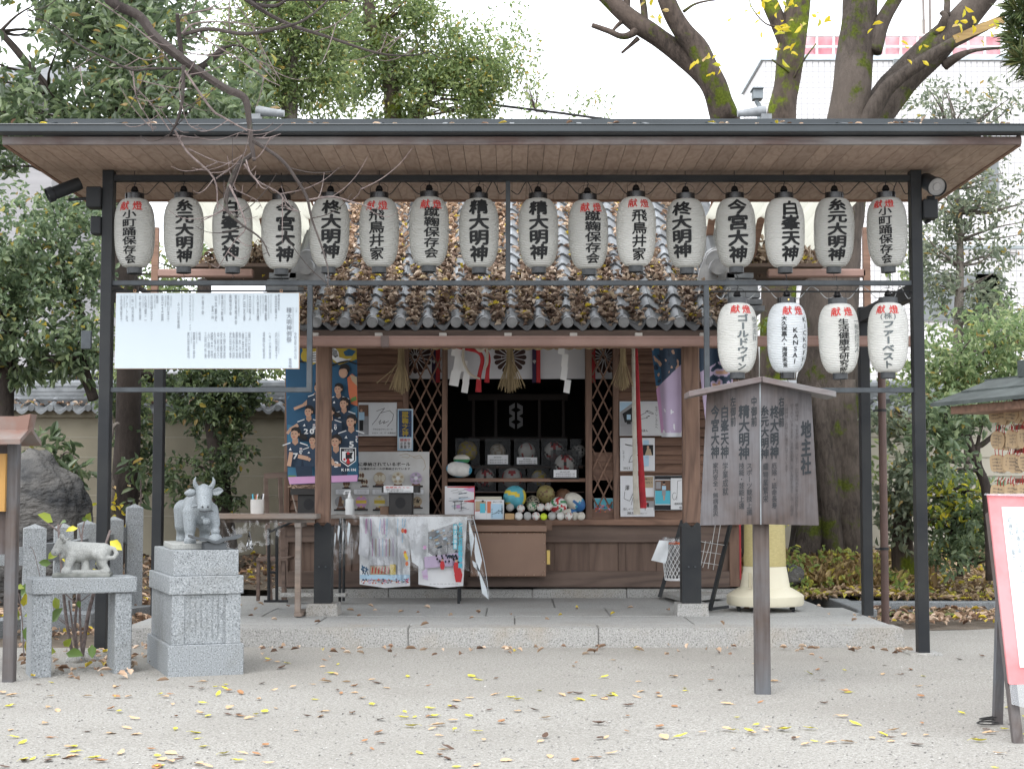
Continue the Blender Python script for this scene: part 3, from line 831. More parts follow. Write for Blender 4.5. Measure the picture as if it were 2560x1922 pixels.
_o = mesh_body().build('paper_body', M_pap_old, None, True, True); proto['body'] = _o.data
_o.data.materials.clear(); _o.data.materials.append(M_pap_old); bpy.data.objects.remove(_o)
def protomesh(key, fn, m):
    b = MB(); fn(b); o = b.build(key, m, None, True, True); proto[key] = o.data; bpy.data.objects.remove(o)
protomesh('top_ring', lambda b: b.lathe([(.060, .036), (.0635, .036), (.0635, -.002), (.060, -.002)], (0, 0, 0), 28, False).lathe([(.060, .0), (.060, .036)], (0, 0, 0), 28, False) and b.lathe([(.0, .031), (.06, .031)], (0, 0, 0), 28, False), M_lacq)
protomesh('bottom_ring', lambda b: b.lathe([(.046, -HB + .004), (.0495, -HB + .004), (.0495, -HB - .040), (.045, -HB - .040)], (0, 0, 0), 28, False).lathe([(.045, -HB - .04), (.045, -HB)], (0, 0, 0), 28, False), M_lacq)
protomesh('bulb_socket', lambda b: b.lathe([(.006, .088), (.017, .082), (.022, .07), (.027, .056), (.024, .05), (.012, .04), (.010, .03)], (0, 0, 0), 14), M_lacq)
protomesh('wire_hanger', lambda b: (b.tube([(-.058, 0, .03), (-.058, 0, .075), (-.035, 0, .098), (0, 0, .105), (.035, 0, .098), (.058, 0, .075), (.058, 0, .03)], .0016, 5, False),
                                      b.tube([(0, 0, .08), (0, 0, .10), (.008, 0, .112), (0, 0, .122), (0, 0, .19)], .003, 5, False)), M_wire)
protomesh('bottom_hook', lambda b: b.tube([(0, 0, -HB - .03), (0, 0, -HB - .055), (.012, 0, -HB - .066), (0, 0, -HB - .078), (-.01, 0, -HB - .07)], .002, 5, False), M_wire)
protomesh('ring_stud', lambda b: b.tube([(0, -.0625, .018), (0, -.068, .018)], .006, 8), mat('brass', (.75, .55, .18), None, .3, metal=1))
MP = ppm(YL)
def lantern(px, py, cols, label, group, pm, ring, new=False):
    """py: photo row of the top of the paper body; cols: (text, centre offset px, top px, bottom px, char width px, colour, bold, horizontal spacing)"""
    c = at(px, py, YL); t = thing('paper_lantern', (c.x, c.y, c.z), label, 'lantern', group); t.rotation_euler = (rng.uniform(-.03, .02), rng.uniform(-.022, .022), 0)
    for nm in ('paper_body', 'top_ring', 'bottom_ring', 'bulb_socket', 'wire_hanger', 'bottom_hook'):
        o = lk(bpy.data.objects.new(nm, proto['body' if nm == 'paper_body' else nm]), t)
        sl_ = o.material_slots[0]; 
        if nm == 'paper_body': sl_.link = 'OBJECT'; sl_.material = pm
        elif nm in ('top_ring', 'bottom_ring'): sl_.link = 'OBJECT'; sl_.material = ring if not (nm == 'bottom_ring' and ring is M_lacq and not new) else M_lacqg
    if new: lk(bpy.data.objects.new('ring_stud', proto['ring_stud']), t)
    yaw = math.atan2(c.x, c.y)
    mbs = {}
    for tx, ox, y0, y1, w_, colr, bold, hs_ in cols:
        a0 = math.asin(max(-.96, min(.96, ox / MP / RL)))
        def fn(u, v, a0=a0):
            a = a0 + u / RL - yaw
            tt = min(1, max(0, -v / HB)); r = rbody(tt) + .0022
            return Vector((r * math.sin(a), -r * math.cos(a), v))
        b = mbs.setdefault(colr, MB()); w = w_ / MP
        if hs_:      # a row
            n_ = len(tx)
            for i, ch in enumerate(tx): put(b, ch, (i - (n_ - 1) / 2) * hs_ / MP, -(y0 + y1) / 2 / MP, w, (y1 - y0) / MP, fn, bold, True, False, .06)
        else: column(b, tx, 0, -y0 / MP, -y1 / MP, w, fn, bold, True, .07)
    for colr, b in mbs.items():
        b.build({'k': 'black_lettering', 'r': 'red_lettering', 'g': 'faded_lettering'}[colr], {'k': M_black, 'r': M_red, 'g': M_fade}[colr], t, local=True)
    return t
M_fade = flat('faded_ink', (.13, .15, .155), .7)
KT = lambda ox, sp=39, y0=12, y1=37, w=32: ('献燈', ox, y0, y1, w - 4, 'r', .014, sp)
B1, B2 = .042, .022
top_y = 497
ROW = [
 (336.8, 498, [KT(-11, 37), ('小町踊保存会', -14, 36, 169, 37, 'k', B2, 0)], 'white paper lantern with red heading and six slim characters, next to the left front post'),
 (459.4, 497, [('糸元大明神', 2, 9, 168, 48, 'k', B1, 0)], 'white paper lantern with five heavy black characters, second from the left front post'),
 (581.0, 497, [('白峯天神', -6, 11, 164, 50, 'k', B1, 0)], 'white paper lantern with four black characters behind bare twigs, third from left post'),
 (703.6, 502, [('今宮大神', 11, 10, 162, 54, 'k', B1, 0)], 'greyish paper lantern with four black characters, fourth from the left post'),
 (826.0, 497, [('柊大明神', 4, 10, 158, 54, 'k', B1, 0)], 'paper lantern with four black characters crossed by a hanging twig, fifth from the left post'),
 (948.0, 496, [KT(-7, 35), ('飛鳥井家', -7, 33, 162, 42, 'k', B2, 0)], 'torn lantern with red heading and four characters, third left of the middle bar'),
 (1073., 494, [KT(6, 35), ('蹴鞠保存会', 7, 32, 160, 42, 'k', B2, 0)], 'lantern with red heading and five slim characters, second left of the middle bar'),
 (1197., 498, [('精大明神', 0, 8, 165, 54, 'k', B1, 0)], 'paper lantern with four heavy characters immediately left of the middle hanger bar'),
 (1345., 498, [('精大明神', 1, 13, 161, 52, 'k', B1, 0)], 'paper lantern with four heavy characters immediately right of the middle hanger bar'),
 (1469., 501, [KT(10, 36), ('蹴鞠保存会', 13, 34, 165, 44, 'k', B2, 0)], 'lantern with red heading and five slim characters, second right of the middle bar'),
 (1590., 494, [KT(8, 35, 10, 34), ('飛鳥井家', 9, 38, 166, 41, 'k', B2, 0)], 'clean lantern with red heading and four characters, third right of the middle bar'),
 (1714., 498, [('柊大明神', -12, 13, 154, 54, 'k', B1, 0)], 'lantern with four black characters turned left, fourth right of the middle bar'),
 (1837., 497, [('今宮大神', 7, 9, 168, 56, 'k', B1, 0)], 'paper lantern with four very heavy characters, fourth from the right front post'),
 (1960., 497, [('白峯天神', 17, 13, 165, 52, 'k', B1, 0)], 'lantern with four heavy characters turned right, third from the right front post'),
 (2085.5, 496, [('糸元大明神', 9, 7, 163, 52, 'k', B1, 0)], 'paper lantern with five heavy characters, second from the right front post'),
 (2215., 495, [KT(-8, 33, 10, 32), ('小町踊保存会', -4, 28, 170, 35, 'k', B2, 0)], 'paper lantern with red heading and six slim characters, next to the right front post'),
]
for i, (px, py, cols, lab) in enumerate(ROW):
    lantern(px, py, cols, lab, 'upper row of white paper lanterns', M_pap_old if i not in (10, 13) else M_pap_mid, M_lacq)
ROW2 = [
 (1843, 759, [KT(11, 34, 8, 31), ('ゴールドウイン', 14, 33, 172, 32, 'g', B1, 0), ('株式会社', 43, 36, 98, 20, 'g', 0, 0)], 'lower row lantern with large grey katakana, leftmost beside the thin steel upright', M_pap_mid, M_lacqg, False),
 (1967, 758, [KT(18, 35, 10, 34), ('大久保嘉人・海渡未来', -7, 36, 164, 15, 'k', B2, 0), ('KANSAI', 20, 64, 157, 20, 'k', B2, 0), ('KICKOFF!', 43, 36, 168, 24, 'k', 0, 0)], 'brightest new white lantern with columns of roman letters, above the peaked signboard', M_pap_new, M_lacq, True),
 (2094, 760, [KT(12, 36, 12, 36), ('生活健康学研究所', 13, 42, 177, 29, 'k', B2, 0), ('一般社団法人', 45, 40, 126, 24, 'g', 0, 0)], 'lower row lantern with eight small black characters, in front of the big trunk', M_pap_mid, M_lacqg, False),
 (2220, 758, [KT(-2, 38, 9, 32), ('(株)', 0, 29, 46, 22, 'g', .01, 17), ('ファーベスト', 1, 49, 168, 32, 'g', B1, 0)], 'lower row lantern with grey katakana under a bracketed character, rightmost beside the right post', M_pap_mid, M_lacqg, False),
]
for px, py, cols, lab, pm, ring, new in ROW2:
    lantern(px, py, cols, lab, 'lower row of white paper lanterns', pm, ring, new)
# cables looped from lantern to lantern
def cable(pxs, y_top, y_low, Y, m, label):
    b = MB()
    for i in range(len(pxs) - 1):
        a, c = pxs[i], pxs[i + 1]; mid = (a + c) / 2 + rng.uniform(-6, 6)
        pts = [(a, y_low), (a + (mid - a) * .45, y_low + 9), (a + (mid - a) * .8, y_top + 10), (mid, y_top), (mid + (c - mid) * .25, y_top + 9), (mid + (c - mid) * .6, y_low + 8), (c, y_low)]
        q = smoothpts([tuple(at(x, y, Y)) + (.003,) for x, y in pts], 4); b.tube([p[:3] for p in q], .0032, 5, False)
    o = b.build('lamp_cable', m); tag(o, label, 'cable'); return o
cable([r[0] for r in ROW[:8]] + [1262], 454, 477, YL + .02, M_wire, 'thin black lamp cable looping between upper lanterns left of the middle bar')
cable([1278] + [r[0] for r in ROW[8:]] + [2278], 454, 477, YL + .02, M_wire, 'thin black lamp cable looping between upper lanterns right of the middle bar')
cable([1790] + [r[0] for r in ROW2] + [2284], 716, 738, YL + .02, M_cable, 'pale grey lamp cable looping above the four lower lanterns')

# ================================================================== spotlights on the posts
def spotlight(px, py, tgt, r, ln, label, boxes):
    c = at(px, py, YF); t = thing('spotlight', c, label, 'spotlight', 'spotlights clamped to the canopy posts')
    d = (Vector(tgt)).normalized(); a = c - d * ln * .5; e = c + d * ln * .5
    b = MB(); b.tube([a, a + d * .02, e - d * .045, e - d * .04, e], [r * .8, r * .86, r * .86, r, r], 22, False)
    b.tube([a, a + d * .001], [r * .8, r * .8], 22); b.build('lamp_housing', M_steelg if px > 1280 else M_steel, t, True)
    b = MB(); b.tube([e - d * .02, e - d * .018], [r * .93, r * .93], 22); b.tube([e - d * .016, e - d * .012], [r * .45, r * .4], 16)
    b.build('lamp_lens', mat('lamp_glass', (.38, .37, .36), (.22, .22, .22), .15), t)
    b = MB()
    for p, q, w_, h_ in boxes: b.bar(p, q, w_, h_)
    b.build('bracket', M_steel, t, bevel=.006)
xl_, xr_ = -PX - .0375, PX + .0375
c1 = at(160, 474, YF - .03)
spotlight(160, 474, (-.80, -.35, -.42), .052, .235, 'black cylindrical spotlight pointing down left from the left front post',
          [((xl_ - .10, YF + .03, 3.05), (xl_ + .0, YF + .03, 3.05), .12, .14), ((c1.x + .02, YF - .0, 3.035), (xl_ - .08, YF + .03, 3.05), .02, .02), ((xl_ - .07, YF + .03, 2.86), (xl_, YF + .03, 2.86), .1, .12)])
c2 = at(2330, 462, YF - .06)
spotlight(2328, 460, (.12, -.86, -.36), .064, .23, 'grey cylindrical spotlight facing forward from the right front post',
          [((xr_ - .0, YF + .03, 2.97), (xr_ + .10, YF + .03, 2.97), .12, .13), ((xr_ + .06, YF + .02, 2.98), (xr_ + .06, YF - .0, 3.06), .05, .05)])
b = MB(); pts = [at(x, y, YF + .05) for x, y in ((2318, 510), (2328, 535), (2324, 552), (2312, 558))]; b.tube(pts, .011, 8)
o = b.build('lamp_conduit', M_steel, smooth=True); tag(o, 'short black flexible conduit curving below the right spotlight', 'conduit')

# ================================================================== hanging notice board with names
YN = 10.385
nb = thing('notice_board', at(518, 922, YN), 'wide white paper notice board with columns of faint names hanging at left', 'notice board')
tl, tr_, br, bl = (290, 732), (749, 732), (748, 922), (286, 922)
b = MB(); q = [at(*p, YN) for p in (bl, br, tr_, tl)]
b.prism(q, (0, .018, 0)); b.build('wood_backing', mat('board_edge', (.52, .38, .26), None, .7), nb)
b = MB(); q = [p + Vector((dx, -.003, dz)) for p, (dx, dz) in zip(q, ((.002, .003), (-.004, .003), (-.004, -.002), (.002, -.002)))]
b.ngon(q)
b.build('paper_sheet', mat('board_paper', (.52, .585, .63), (.50, .565, .61), .6, 1.5, 3), nb)
b = MB(); fn = lambda u, v: at(260 + u / 4.254, 720 - v / 4.254, YN - .006)
def nc(s, u, y0, y1, w, bd=.0): column(b, s, u, -y0, -y1, w, fn, bd)
nc('精大明神例祭', 1968, 205, 580, 58, .008); nc('令和五年七月七日', 2035, 470, 755, 32); nc('敬称略', 1980, 745, 850, 34)
nc('奉納者芳名', 1858, 65, 240, 26)
for s, u, y0, y1 in (('金田典子', 1828, 70, 350), ('高橋義', 1720, 70, 350), ('久世里穂', 1636, 70, 350), ('太田和人', 1553, 70, 350), ('戸田友香', 1492, 70, 350),
                     ('紫香楽雅楽会', 1402, 70, 390), ('蹴鞠保存会', 1345, 70, 290), ('東田口幹男', 1257, 70, 355), ('山本勝史', 1190, 70, 355), ('会員一同', 1155, 185, 330),
                     ('千里の会', 1050, 80, 285), ('ブライダルハウス・イエ', 915, 75, 450), ('みつば幼稚園', 792, 150, 430), ('長谷川洋子', 682, 75, 355), ('児玉誠', 620, 75, 355), ('献酒', 565, 75, 165),
                     ('奈田伊志子', 506, 75, 355), ('久保健二', 442, 75, 355), ('中村恵里', 383, 75, 340), ('(株)成天風荘', 304, 75, 355), ('アクト社', 243, 75, 355), ('立花美智子', 183, 75, 355),
                     ('内田雅子', 1832, 465, 750), ('(有)小林水道店', 1765, 465, 750), ('城間化粧室', 1700, 465, 750), ('西田昌司', 897, 465, 750), ('藤目彦', 957, 465, 750), ('祝電', 1017, 465, 560)):
    nc(s, u, y0, y1, 27)
for k, s in enumerate(('樋口和香', '三田村美陽', '林里佳', '鈴木小梅', '藤藤菜凛', '角谷月詩', '武田咲季', '水野里那', '安東優那', '中村結乃', '久保乃絵', '細井咲', '小林凛', '三田村怜美')):
    nc(s, 1545 - k * 33.5 - (30 if k > 6 else 0), 465, 750, 26)
b.build('name_lettering', flat('board_ink', (.24, .26, .29), .8), nb)
b = MB(); 
for u, y0, y1 in ((1775, 70, 270), (1750, 70, 330), (1692, 70, 270), (1665, 70, 300), (1590, 70, 280), (1525, 70, 260), (1432, 80, 300), (1285, 70, 280), (1225, 70, 180), (945, 70, 350), (828, 70, 300), (712, 80, 210), (655, 80, 200), (540, 70, 220), (475, 70, 215), (415, 70, 215), (337, 70, 215), (277, 70, 215), (215, 70, 215), (1858, 460, 700), (985, 460, 590), (928, 460, 590), (2010, 205, 470), (2045, 205, 260)):
    n_ = int((y1 - y0) / 20); column(b, ''.join(rng.choice('京都市上京区町西東北今出川通日月社') for _ in range(n_)), u, -y0, -y1, 17, fn, 0)
b.build('small_lettering', flat('pale_ink', (.37, .41, .44), .8), nb)
b = MB()
for px in (337, 703):
    p = at(px, 730, YN + .012); b.tube([p + Vector((.008 * math.cos(a), 0, .008 + .010 * math.sin(a))) for a in np.linspace(0, 2 * math.pi, 13)], .002, 5, False)
b.build('hook_ring', mat('brass_ring', (.55, .33, .2), None, .4, metal=1), nb)
# ================================================================== printed posters, cards
PRN = {k: flat('print_' + k, c, .55) for k, c in dict(white=(.72, .73, .74), skin=(.50, .31, .215), skin2=(.42, .25, .17), hair=(.018, .015, .014), navy=(.017, .032, .058), navy2=(.027, .050, .086),
      blue=(.026, .095, .18), sky=(.055, .18, .29), gold=(.42, .31, .04), black=(.015, .015, .017), pink=(.55, .30, .50), red=(.46, .03, .035), orange=(.55, .16, .075), grey=(.30, .30, .31), lilac=(.47, .38, .52),
      green=(.12, .22, .06), tan=(.42, .33, .22), cyan=(.10, .46, .58), cream=(.60, .56, .46), card=(.70, .71, .73), yellow=(.62, .47, .06), sheet=(.62, .63, .66), brown=(.16, .09, .06), floor=(.33, .33, .34), navybg=(.03, .05, .12), lblue=(.42, .60, .74)).items()}
PK = list(PRN)
class Print:
    """a flat printed sheet: polygons in photo pixels on one plane, each layer a hair in front of the last"""
    def __init__(s, Y, plane=None): s.b = MB(); s.Y = Y; s.k = 0; s.clip = (-1e4, 1e4)
    def _y(s): s.k += 1; return s.Y - .0009 * s.k
    def poly(s, col, pts):
        c_ = s.clip; s.b.mi = PK.index(col); s.b.ppoly([(min(c_[1], max(c_[0], x)), y) for x, y in pts], s._y()); return s
    def rect(s, col, x0, x1, y0, y1): return s.poly(col, [(x0, y0), (x1, y0), (x1, y1), (x0, y1)])
    def ell(s, col, cx, cy, rx, ry, **k):
        s.b.mi = PK.index(col); s.b.pell(cx, cy, rx, ry, s._y(), **k); return s
    def stroke(s, col, pts, w):
        for (x0, y0), (x1, y1) in zip(pts[:-1], pts[1:]):
            d = math.hypot(x1 - x0, y1 - y0) or 1; nx, ny = -(y1 - y0) / d * w / 2, (x1 - x0) / d * w / 2
            s.b.mi = PK.index(col); s.b.ppoly([(x0 + nx, y0 + ny), (x1 + nx, y1 + ny), (x1 - nx, y1 - ny), (x0 - nx, y0 - ny)], s.Y - .0009 * (s.k + 1))
        s.k += 1; return s
    def text(s, col, tx, x0, x1, y, h, bold=.02):
        s.b.mi = PK.index(col); Y = s._y(); line(s.b, tx, x0, x1, -y, h, pfn(Y), bold); return s
    def vtext(s, col, tx, x, y0, y1, w, bold=.01):
        s.b.mi = PK.index(col); Y = s._y(); column(s.b, tx, x, -y0, -y1, w, pfn(Y), bold); return s
    def build(s, name, parent=None): return s.b.build(name, [PRN[k] for k in PK], parent)
def backing(pts, Y, d, m, name, parent):
    b = MB(); b.prism([at(x, y, Y) for x, y in (pts if area(pts) < 0 else pts[::-1])], (0, d, 0)); return b.build(name, m, parent)
YP = 13.6
def player(P, x, y, s, look=-1, num=None, arm=0, shirt='navy2', hair='hair', pony=False, dark='navy'):
    """head centre (x, y), head half-height s"""
    P.poly(shirt, [(x - 1.7 * s, y + 5.6 * s), (x - 2.3 * s, y + 3.6 * s), (x - 2.3 * s, y + 2.6 * s), (x - 2.0 * s, y + 1.9 * s), (x - .6 * s, y + 1.35 * s), (x + .6 * s, y + 1.35 * s), (x + 2.0 * s, y + 1.9 * s), (x + 2.3 * s, y + 2.6 * s), (x + 2.3 * s, y + 3.6 * s), (x + 1.7 * s, y + 5.6 * s)])
    P.poly(dark, [(x + .9 * s, y + 5.6 * s), (x + 1.4 * s, y + 2.7 * s), (x + 2.3 * s, y + 2.6 * s), (x + 2.3 * s, y + 3.6 * s), (x + 1.7 * s, y + 5.6 * s)])
    P.stroke('white', [(x - 2.1 * s, y + 1.95 * s), (x - .8 * s, y + 1.5 * s)], .16 * s).stroke('white', [(x + .8 * s, y + 1.5 * s), (x + 2.1 * s, y + 1.95 * s)], .16 * s)
    P.poly('skin2', [(x - .42 * s, y + .5 * s), (x + .42 * s, y + .5 * s), (x + .5 * s, y + 1.5 * s), (x, y + 1.95 * s), (x - .5 * s, y + 1.5 * s)])
    if pony: P.ell(hair, x - look * 1.3 * s, y + .5 * s, .75 * s, .45 * s, rot=.4)
    P.ell(hair, x - look * .14 * s, y - .16 * s, .86 * s, .98 * s)
    P.ell('skin', x + look * .14 * s, y + .14 * s, .62 * s, .86 * s, n=20)
    P.poly(hair, [(x - .72 * s, y - .30 * s), (x - .6 * s, y - .9 * s), (x, y - 1.16 * s), (x + .6 * s, y - .9 * s), (x + .72 * s, y - .30 * s), (x + .2 * s * look, y - .56 * s)])
    P.stroke('hair', [(x + look * .42 * s - .17 * s, y - .02 * s), (x + look * .42 * s + .10 * s, y - .04 * s)], .12 * s)
    P.stroke('hair', [(x - look * .10 * s - .15 * s, y - .02 * s), (x - look * .10 * s + .12 * s, y - .02 * s)], .12 * s)
    P.poly('skin2', [(x + look * .2 * s, y + .08 * s), (x + look * .36 * s, y + .36 * s), (x + look * .12 * s, y + .38 * s)])
    P.stroke('red', [(x + look * .06 * s, y + .58 * s), (x + look * .38 * s, y + .57 * s)], .10 * s)
    P.ell('skin2', x - look * .62 * s, y + .12 * s, .14 * s, .24 * s)
    if num: P.text('white', num, x - .55 * s * len(num), x + .55 * s * len(num), y + 3.7 * s, 1.3 * s, .04)
    P.rect('white', x + .75 * s, x + 1.15 * s, y + 2.35 * s, y + 2.62 * s); P.ell('red', x + .95 * s, y + 2.48 * s, .09 * s, .09 * s, n=8)
    P.poly('white', [(x + .72 * s, y + 2.75 * s), (x + 1.2 * s, y + 2.75 * s), (x + 1.2 * s, y + 3.2 * s), (x + .96 * s, y + 3.45 * s), (x + .72 * s, y + 3.2 * s)]); P.rect('navy', x + .88 * s, x + 1.05 * s, y + 2.85 * s, y + 3.2 * s)
    P.poly('white', [(x - 1.1 * s, y + 2.75 * s), (x - .8 * s, y + 2.3 * s), (x - .6 * s, y + 2.75 * s)])
def limbp(P, col, pts, w0, w1):
    n = len(pts) - 1
    for i in range(n): P.stroke(col, pts[i:i + 2], w0 + (w1 - w0) * i / max(1, n - 1))
ps = thing('team_poster', at(806, 1208, YP), 'tall blue poster of running football players with a shield crest, partly behind the left pillar', 'poster')
ol = [(713, 848), (890, 848), (897, 1188), (720, 1192)]
M_pbase = flat('poster_blue', (.022, .105, .225), .45)
P = Print(YP); P.clip = (718, 894)
P.poly('blue', ol); P.poly('sky', [(716, 990), (893, 960), (897, 1188), (720, 1192)]); P.poly('blue', [(716, 1000), (780, 900), (893, 900), (894, 1010), (800, 1080), (717, 1060)])
P.poly('gold', [(755, 866), (765, 860), (800, 862), (800, 905), (775, 914), (760, 900)]).poly('white', [(775, 880), (802, 878), (802, 908), (782, 906)])
for k in range(4): P.stroke('black', [(778, 884 + 6 * k), (800, 882 + 6 * k)], 2)
P.poly('gold', [(828, 862), (850, 864), (891, 866), (892, 898), (870, 905), (848, 912), (832, 905)]).poly('blue', [(858, 880), (872, 872), (890, 878), (880, 890), (864, 890)])
P.poly('white', [(826, 870), (834, 866), (846, 880), (848, 893), (866, 898), (880, 896), (862, 906), (842, 906), (830, 896)]).poly('black', [(832, 872), (842, 876), (846, 890), (838, 894), (829, 886)])
for k in range(5): P.stroke('white', [(830 + 3 * k, 874), (833 + 3 * k, 890)], .9)
P.stroke('black', [(828, 914), (850, 906), (870, 902), (892, 910)], 4).stroke('black', [(718, 900), (760, 904)], 5)
P.ell('gold', 762, 890, 10, 14)
# goalkeeper in orange, top right
P.poly('orange', [(868, 945), (880, 934), (892, 944), (894, 1015), (878, 1010), (872, 985)]).poly('tan', [(874, 936), (892, 942), (893, 965), (880, 952)]).poly('green', [(878, 995), (890, 990), (892, 1000), (876, 1006)])
P.ell('hair', 862, 922, 13, 12).ell('skin', 858, 932, 11, 13).poly('hair', [(847, 924), (852, 912), (868, 910), (874, 926), (860, 921)]).ell('skin2', 867, 932, 2.5, 4)
limbp(P, 'skin', [(735, 1022), (760, 1012), (790, 985)], 7, 9)
player(P, 846, 972, 13, -1, None); player(P, 795, 968, 12, -1, None)
player(P, 860, 1008, 13.5, -1); player(P, 772, 1028, 13.5, -1, '20')
limbp(P, 'skin', [(745, 1062), (725, 1074), (718, 1084)], 9, 7)
player(P, 826, 1030, 13, -1, '9', pony=True)
player(P, 878, 1053, 15.5, -1, '5'); player(P, 738, 1084, 15, -1, '7', pony=True)
player(P, 782, 1100, 12, -1); limbp(P, 'skin', [(745, 1140), (770, 1146), (776, 1150)], 10, 8); limbp(P, 'skin', [(728, 1130), (722, 1165)], 10, 8)
player(P, 840, 1103, 15.5, -1, '3'); limbp(P, 'skin', [(828, 1148), (835, 1162), (852, 1162)], 9, 7)
P.poly('navy', [(738, 1165), (780, 1165), (782, 1191), (742, 1191)])
# shield crest with black and red bird
P.poly('white', [(850, 1119), (890, 1119), (890, 1152), (870, 1167), (850, 1152)]).poly('black', [(852, 1121), (888, 1121), (888, 1151), (870, 1164), (852, 1151)]).poly('white', [(855, 1128), (885, 1128), (885, 1150), (870, 1160), (855, 1150)])
P.text('white', 'JAPAN', 859, 881, 1124.6, 5, .01)
P.poly('black', [(864, 1132), (869, 1129), (876, 1131), (883, 1130), (879, 1140), (881, 1146), (873, 1146), (869, 1152), (864, 1146)]).poly('red', [(867, 1130), (873, 1129), (874, 1135), (868, 1137)]).poly('red', [(868, 1146), (873, 1146), (875, 1158), (870, 1160), (866, 1157)]).ell('red', 861, 1148, 3, 3).stroke('black', [(864, 1157), (867, 1152)], 1.5).stroke('black', [(877, 1157), (874, 1152)], 1.5)
P.text('white', 'KIRIN', 853, 889, 1174, 9, .035)
P.poly('green', [(720, 1188), (740, 1188), (740, 1192), (720, 1192)])
P.poly('pink', [(720, 1192), (897, 1187), (893, 1203), (724, 1210)])
backing([(713, 846), (890, 846), (897, 1188), (893, 1204), (724, 1211), (719, 1192)], YP + .003, .01, M_pbase, 'poster_sheet', ps)
P.build('printed_figures', ps)

# draped poster pair right of the bell ropes
def drape(name, px0, px1, py0, py1, Y, cols, label, seed):
    t = thing(name, at((px0 + px1) / 2, py1, Y), label, 'poster')
    b = MB(); nx, ny = 64, 110; vs = []
    for j in range(ny + 1):
        for i in range(nx + 1):
            u, v = i / nx, j / ny; x = px0 + (px1 - px0) * u + (1 - u) * 26 * v; y = py0 + (py1 - py0) * v
            p = at(x, y, Y + .025 * math.sin(u * 9 + v * 1.2 + seed) * (1 - .4 * u)); vs.append(p)
    b.v = [tuple(p) for p in vs]
    for j in range(ny):
        for i in range(nx):
            b.f.append(((j + 1) * (nx + 1) + i, (j + 1) * (nx + 1) + i + 1, j * (nx + 1) + i + 1, j * (nx + 1) + i)); b.m.append(PK.index(cols((i + .5) / nx, (j + .5) / ny)))
    o = b.build('printed_sheet', [PRN[k] for k in PK], t, True); return t
def colA(u, v):
    if v > .955: return 'sheet'
    n = noise.noise(Vector((u * 7, v * 14, 3)))
    if v < .42 - .30 * (u - .2):
        if n > .28: return 'skin'
        if n < -.32: return 'navy'
        return 'navy2' if u > .22 else 'blue'
    if noise.noise(Vector((u * 8, v * 9, 8))) > .42 and v > .55: return 'white'
    return 'lilac' if u > .12 else 'pink'
drape('draped_poster', 1628, 1712, 862, 1092, 13.75, colA, 'draped blue and lilac poster with one folded edge left of the right pillar', 1)
def colB(u, v):
    n = noise.noise(Vector((u * 6, v * 15, 13)))
    if v > .96: return 'sheet'
    if v < .10 + .2 * (1 - u): return 'navy2'
    if .25 < u < .95 and n > .05: return 'navy2' if n < .3 else 'navy'
    if n < -.36 and u > .2: return 'skin'
    return 'lilac'
drape('draped_poster', 1742, 1832, 862, 1092, 13.75, colB, 'lilac and blue poster of players between the right pillar and the peaked signboard', 4)

# cards pinned to the walls
YC = YW - .03
def scribble(P, col, cx, cy, w, h, seed, wd=.9):
    g = random.Random(seed); pts = []
    for i in range(34):
        t = i / 33; pts.append((cx + w * (.42 * math.sin(t * 7 + g.random() * .6) + .16 * math.sin(t * 17)), cy + h * (-.45 + .9 * t + .28 * math.cos(t * 11 + seed))))
    P.stroke(col, pts, wd)
def card(name, px0, px1, py0, py1, label, cat, fn, col='card', Y=YC, group=None):
    t = thing(name, at((px0 + px1) / 2, py1, Y), label, cat, group)
    b = MB(); b.pbox(px0, px1, py0, py1, Y, .006); b.build('card_board', PRN[col], t)
    P = Print(Y - .0006); fn(P); P.build('printed_face', t); return t
def f1(P):
    P.rect('grey', 897, 921, 1012, 1087).rect('brown', 897, 921, 1012, 1040).rect('floor', 897, 921, 1062, 1087)
    P.rect('black', 899, 908, 1049, 1076).rect('lblue', 897, 911, 1030, 1050).ell('skin', 903.5, 1026, 3, 3.6)
    P.rect('white', 922, 991, 1009, 1089)
    P.stroke('hair', [(941, 1028), (962, 1020), (950, 1034), (943, 1046), (930, 1062)], 1).stroke('hair', [(952, 1032), (974, 1026), (984, 1036), (981, 1050), (968, 1066)], 1).stroke('hair', [(946, 1056), (952, 1050), (948, 1060), (962, 1052), (958, 1059), (972, 1052)], .9)
    P.text('hair', '今年は女子サッカーの', 932, 982, 1073, 5, 0).text('hair', '2023.10.17 大橋祐紀', 930, 990, 1082, 4.6, 0)
card('signed_card', 896, 992, 1006, 1090, 'signed white card with a photo of a standing figure, on the left wall boards', 'signed card', f1)
def f2(P):
    P.rect('lblue', 994, 1032, 1023, 1126).rect('navybg', 997, 1029, 1026, 1092).vtext('gold', '蹴鞠之神', 1013, 1028, 1091, 17, .03).rect('card', 997, 1029, 1095, 1122)
    g = random.Random(3)
    for _ in range(40): P.ell('gold', g.uniform(998, 1028), g.uniform(1027, 1091), .6, .6, n=5)
    P.text('red', '闘魂守', 1000, 1026, 1099.5, 7, .02)
    for i, s in enumerate(('必勝', '祈願', '御守')): P.vtext('hair', s, 1004 + 9 * i, 1104, 1121, 6.5, .01)
card('charm_strip', 993.5, 1032.5, 1022, 1126.5, 'narrow dark blue charm strip with gold characters beside the left lattice', 'charm', f2, Y=YW - .055)
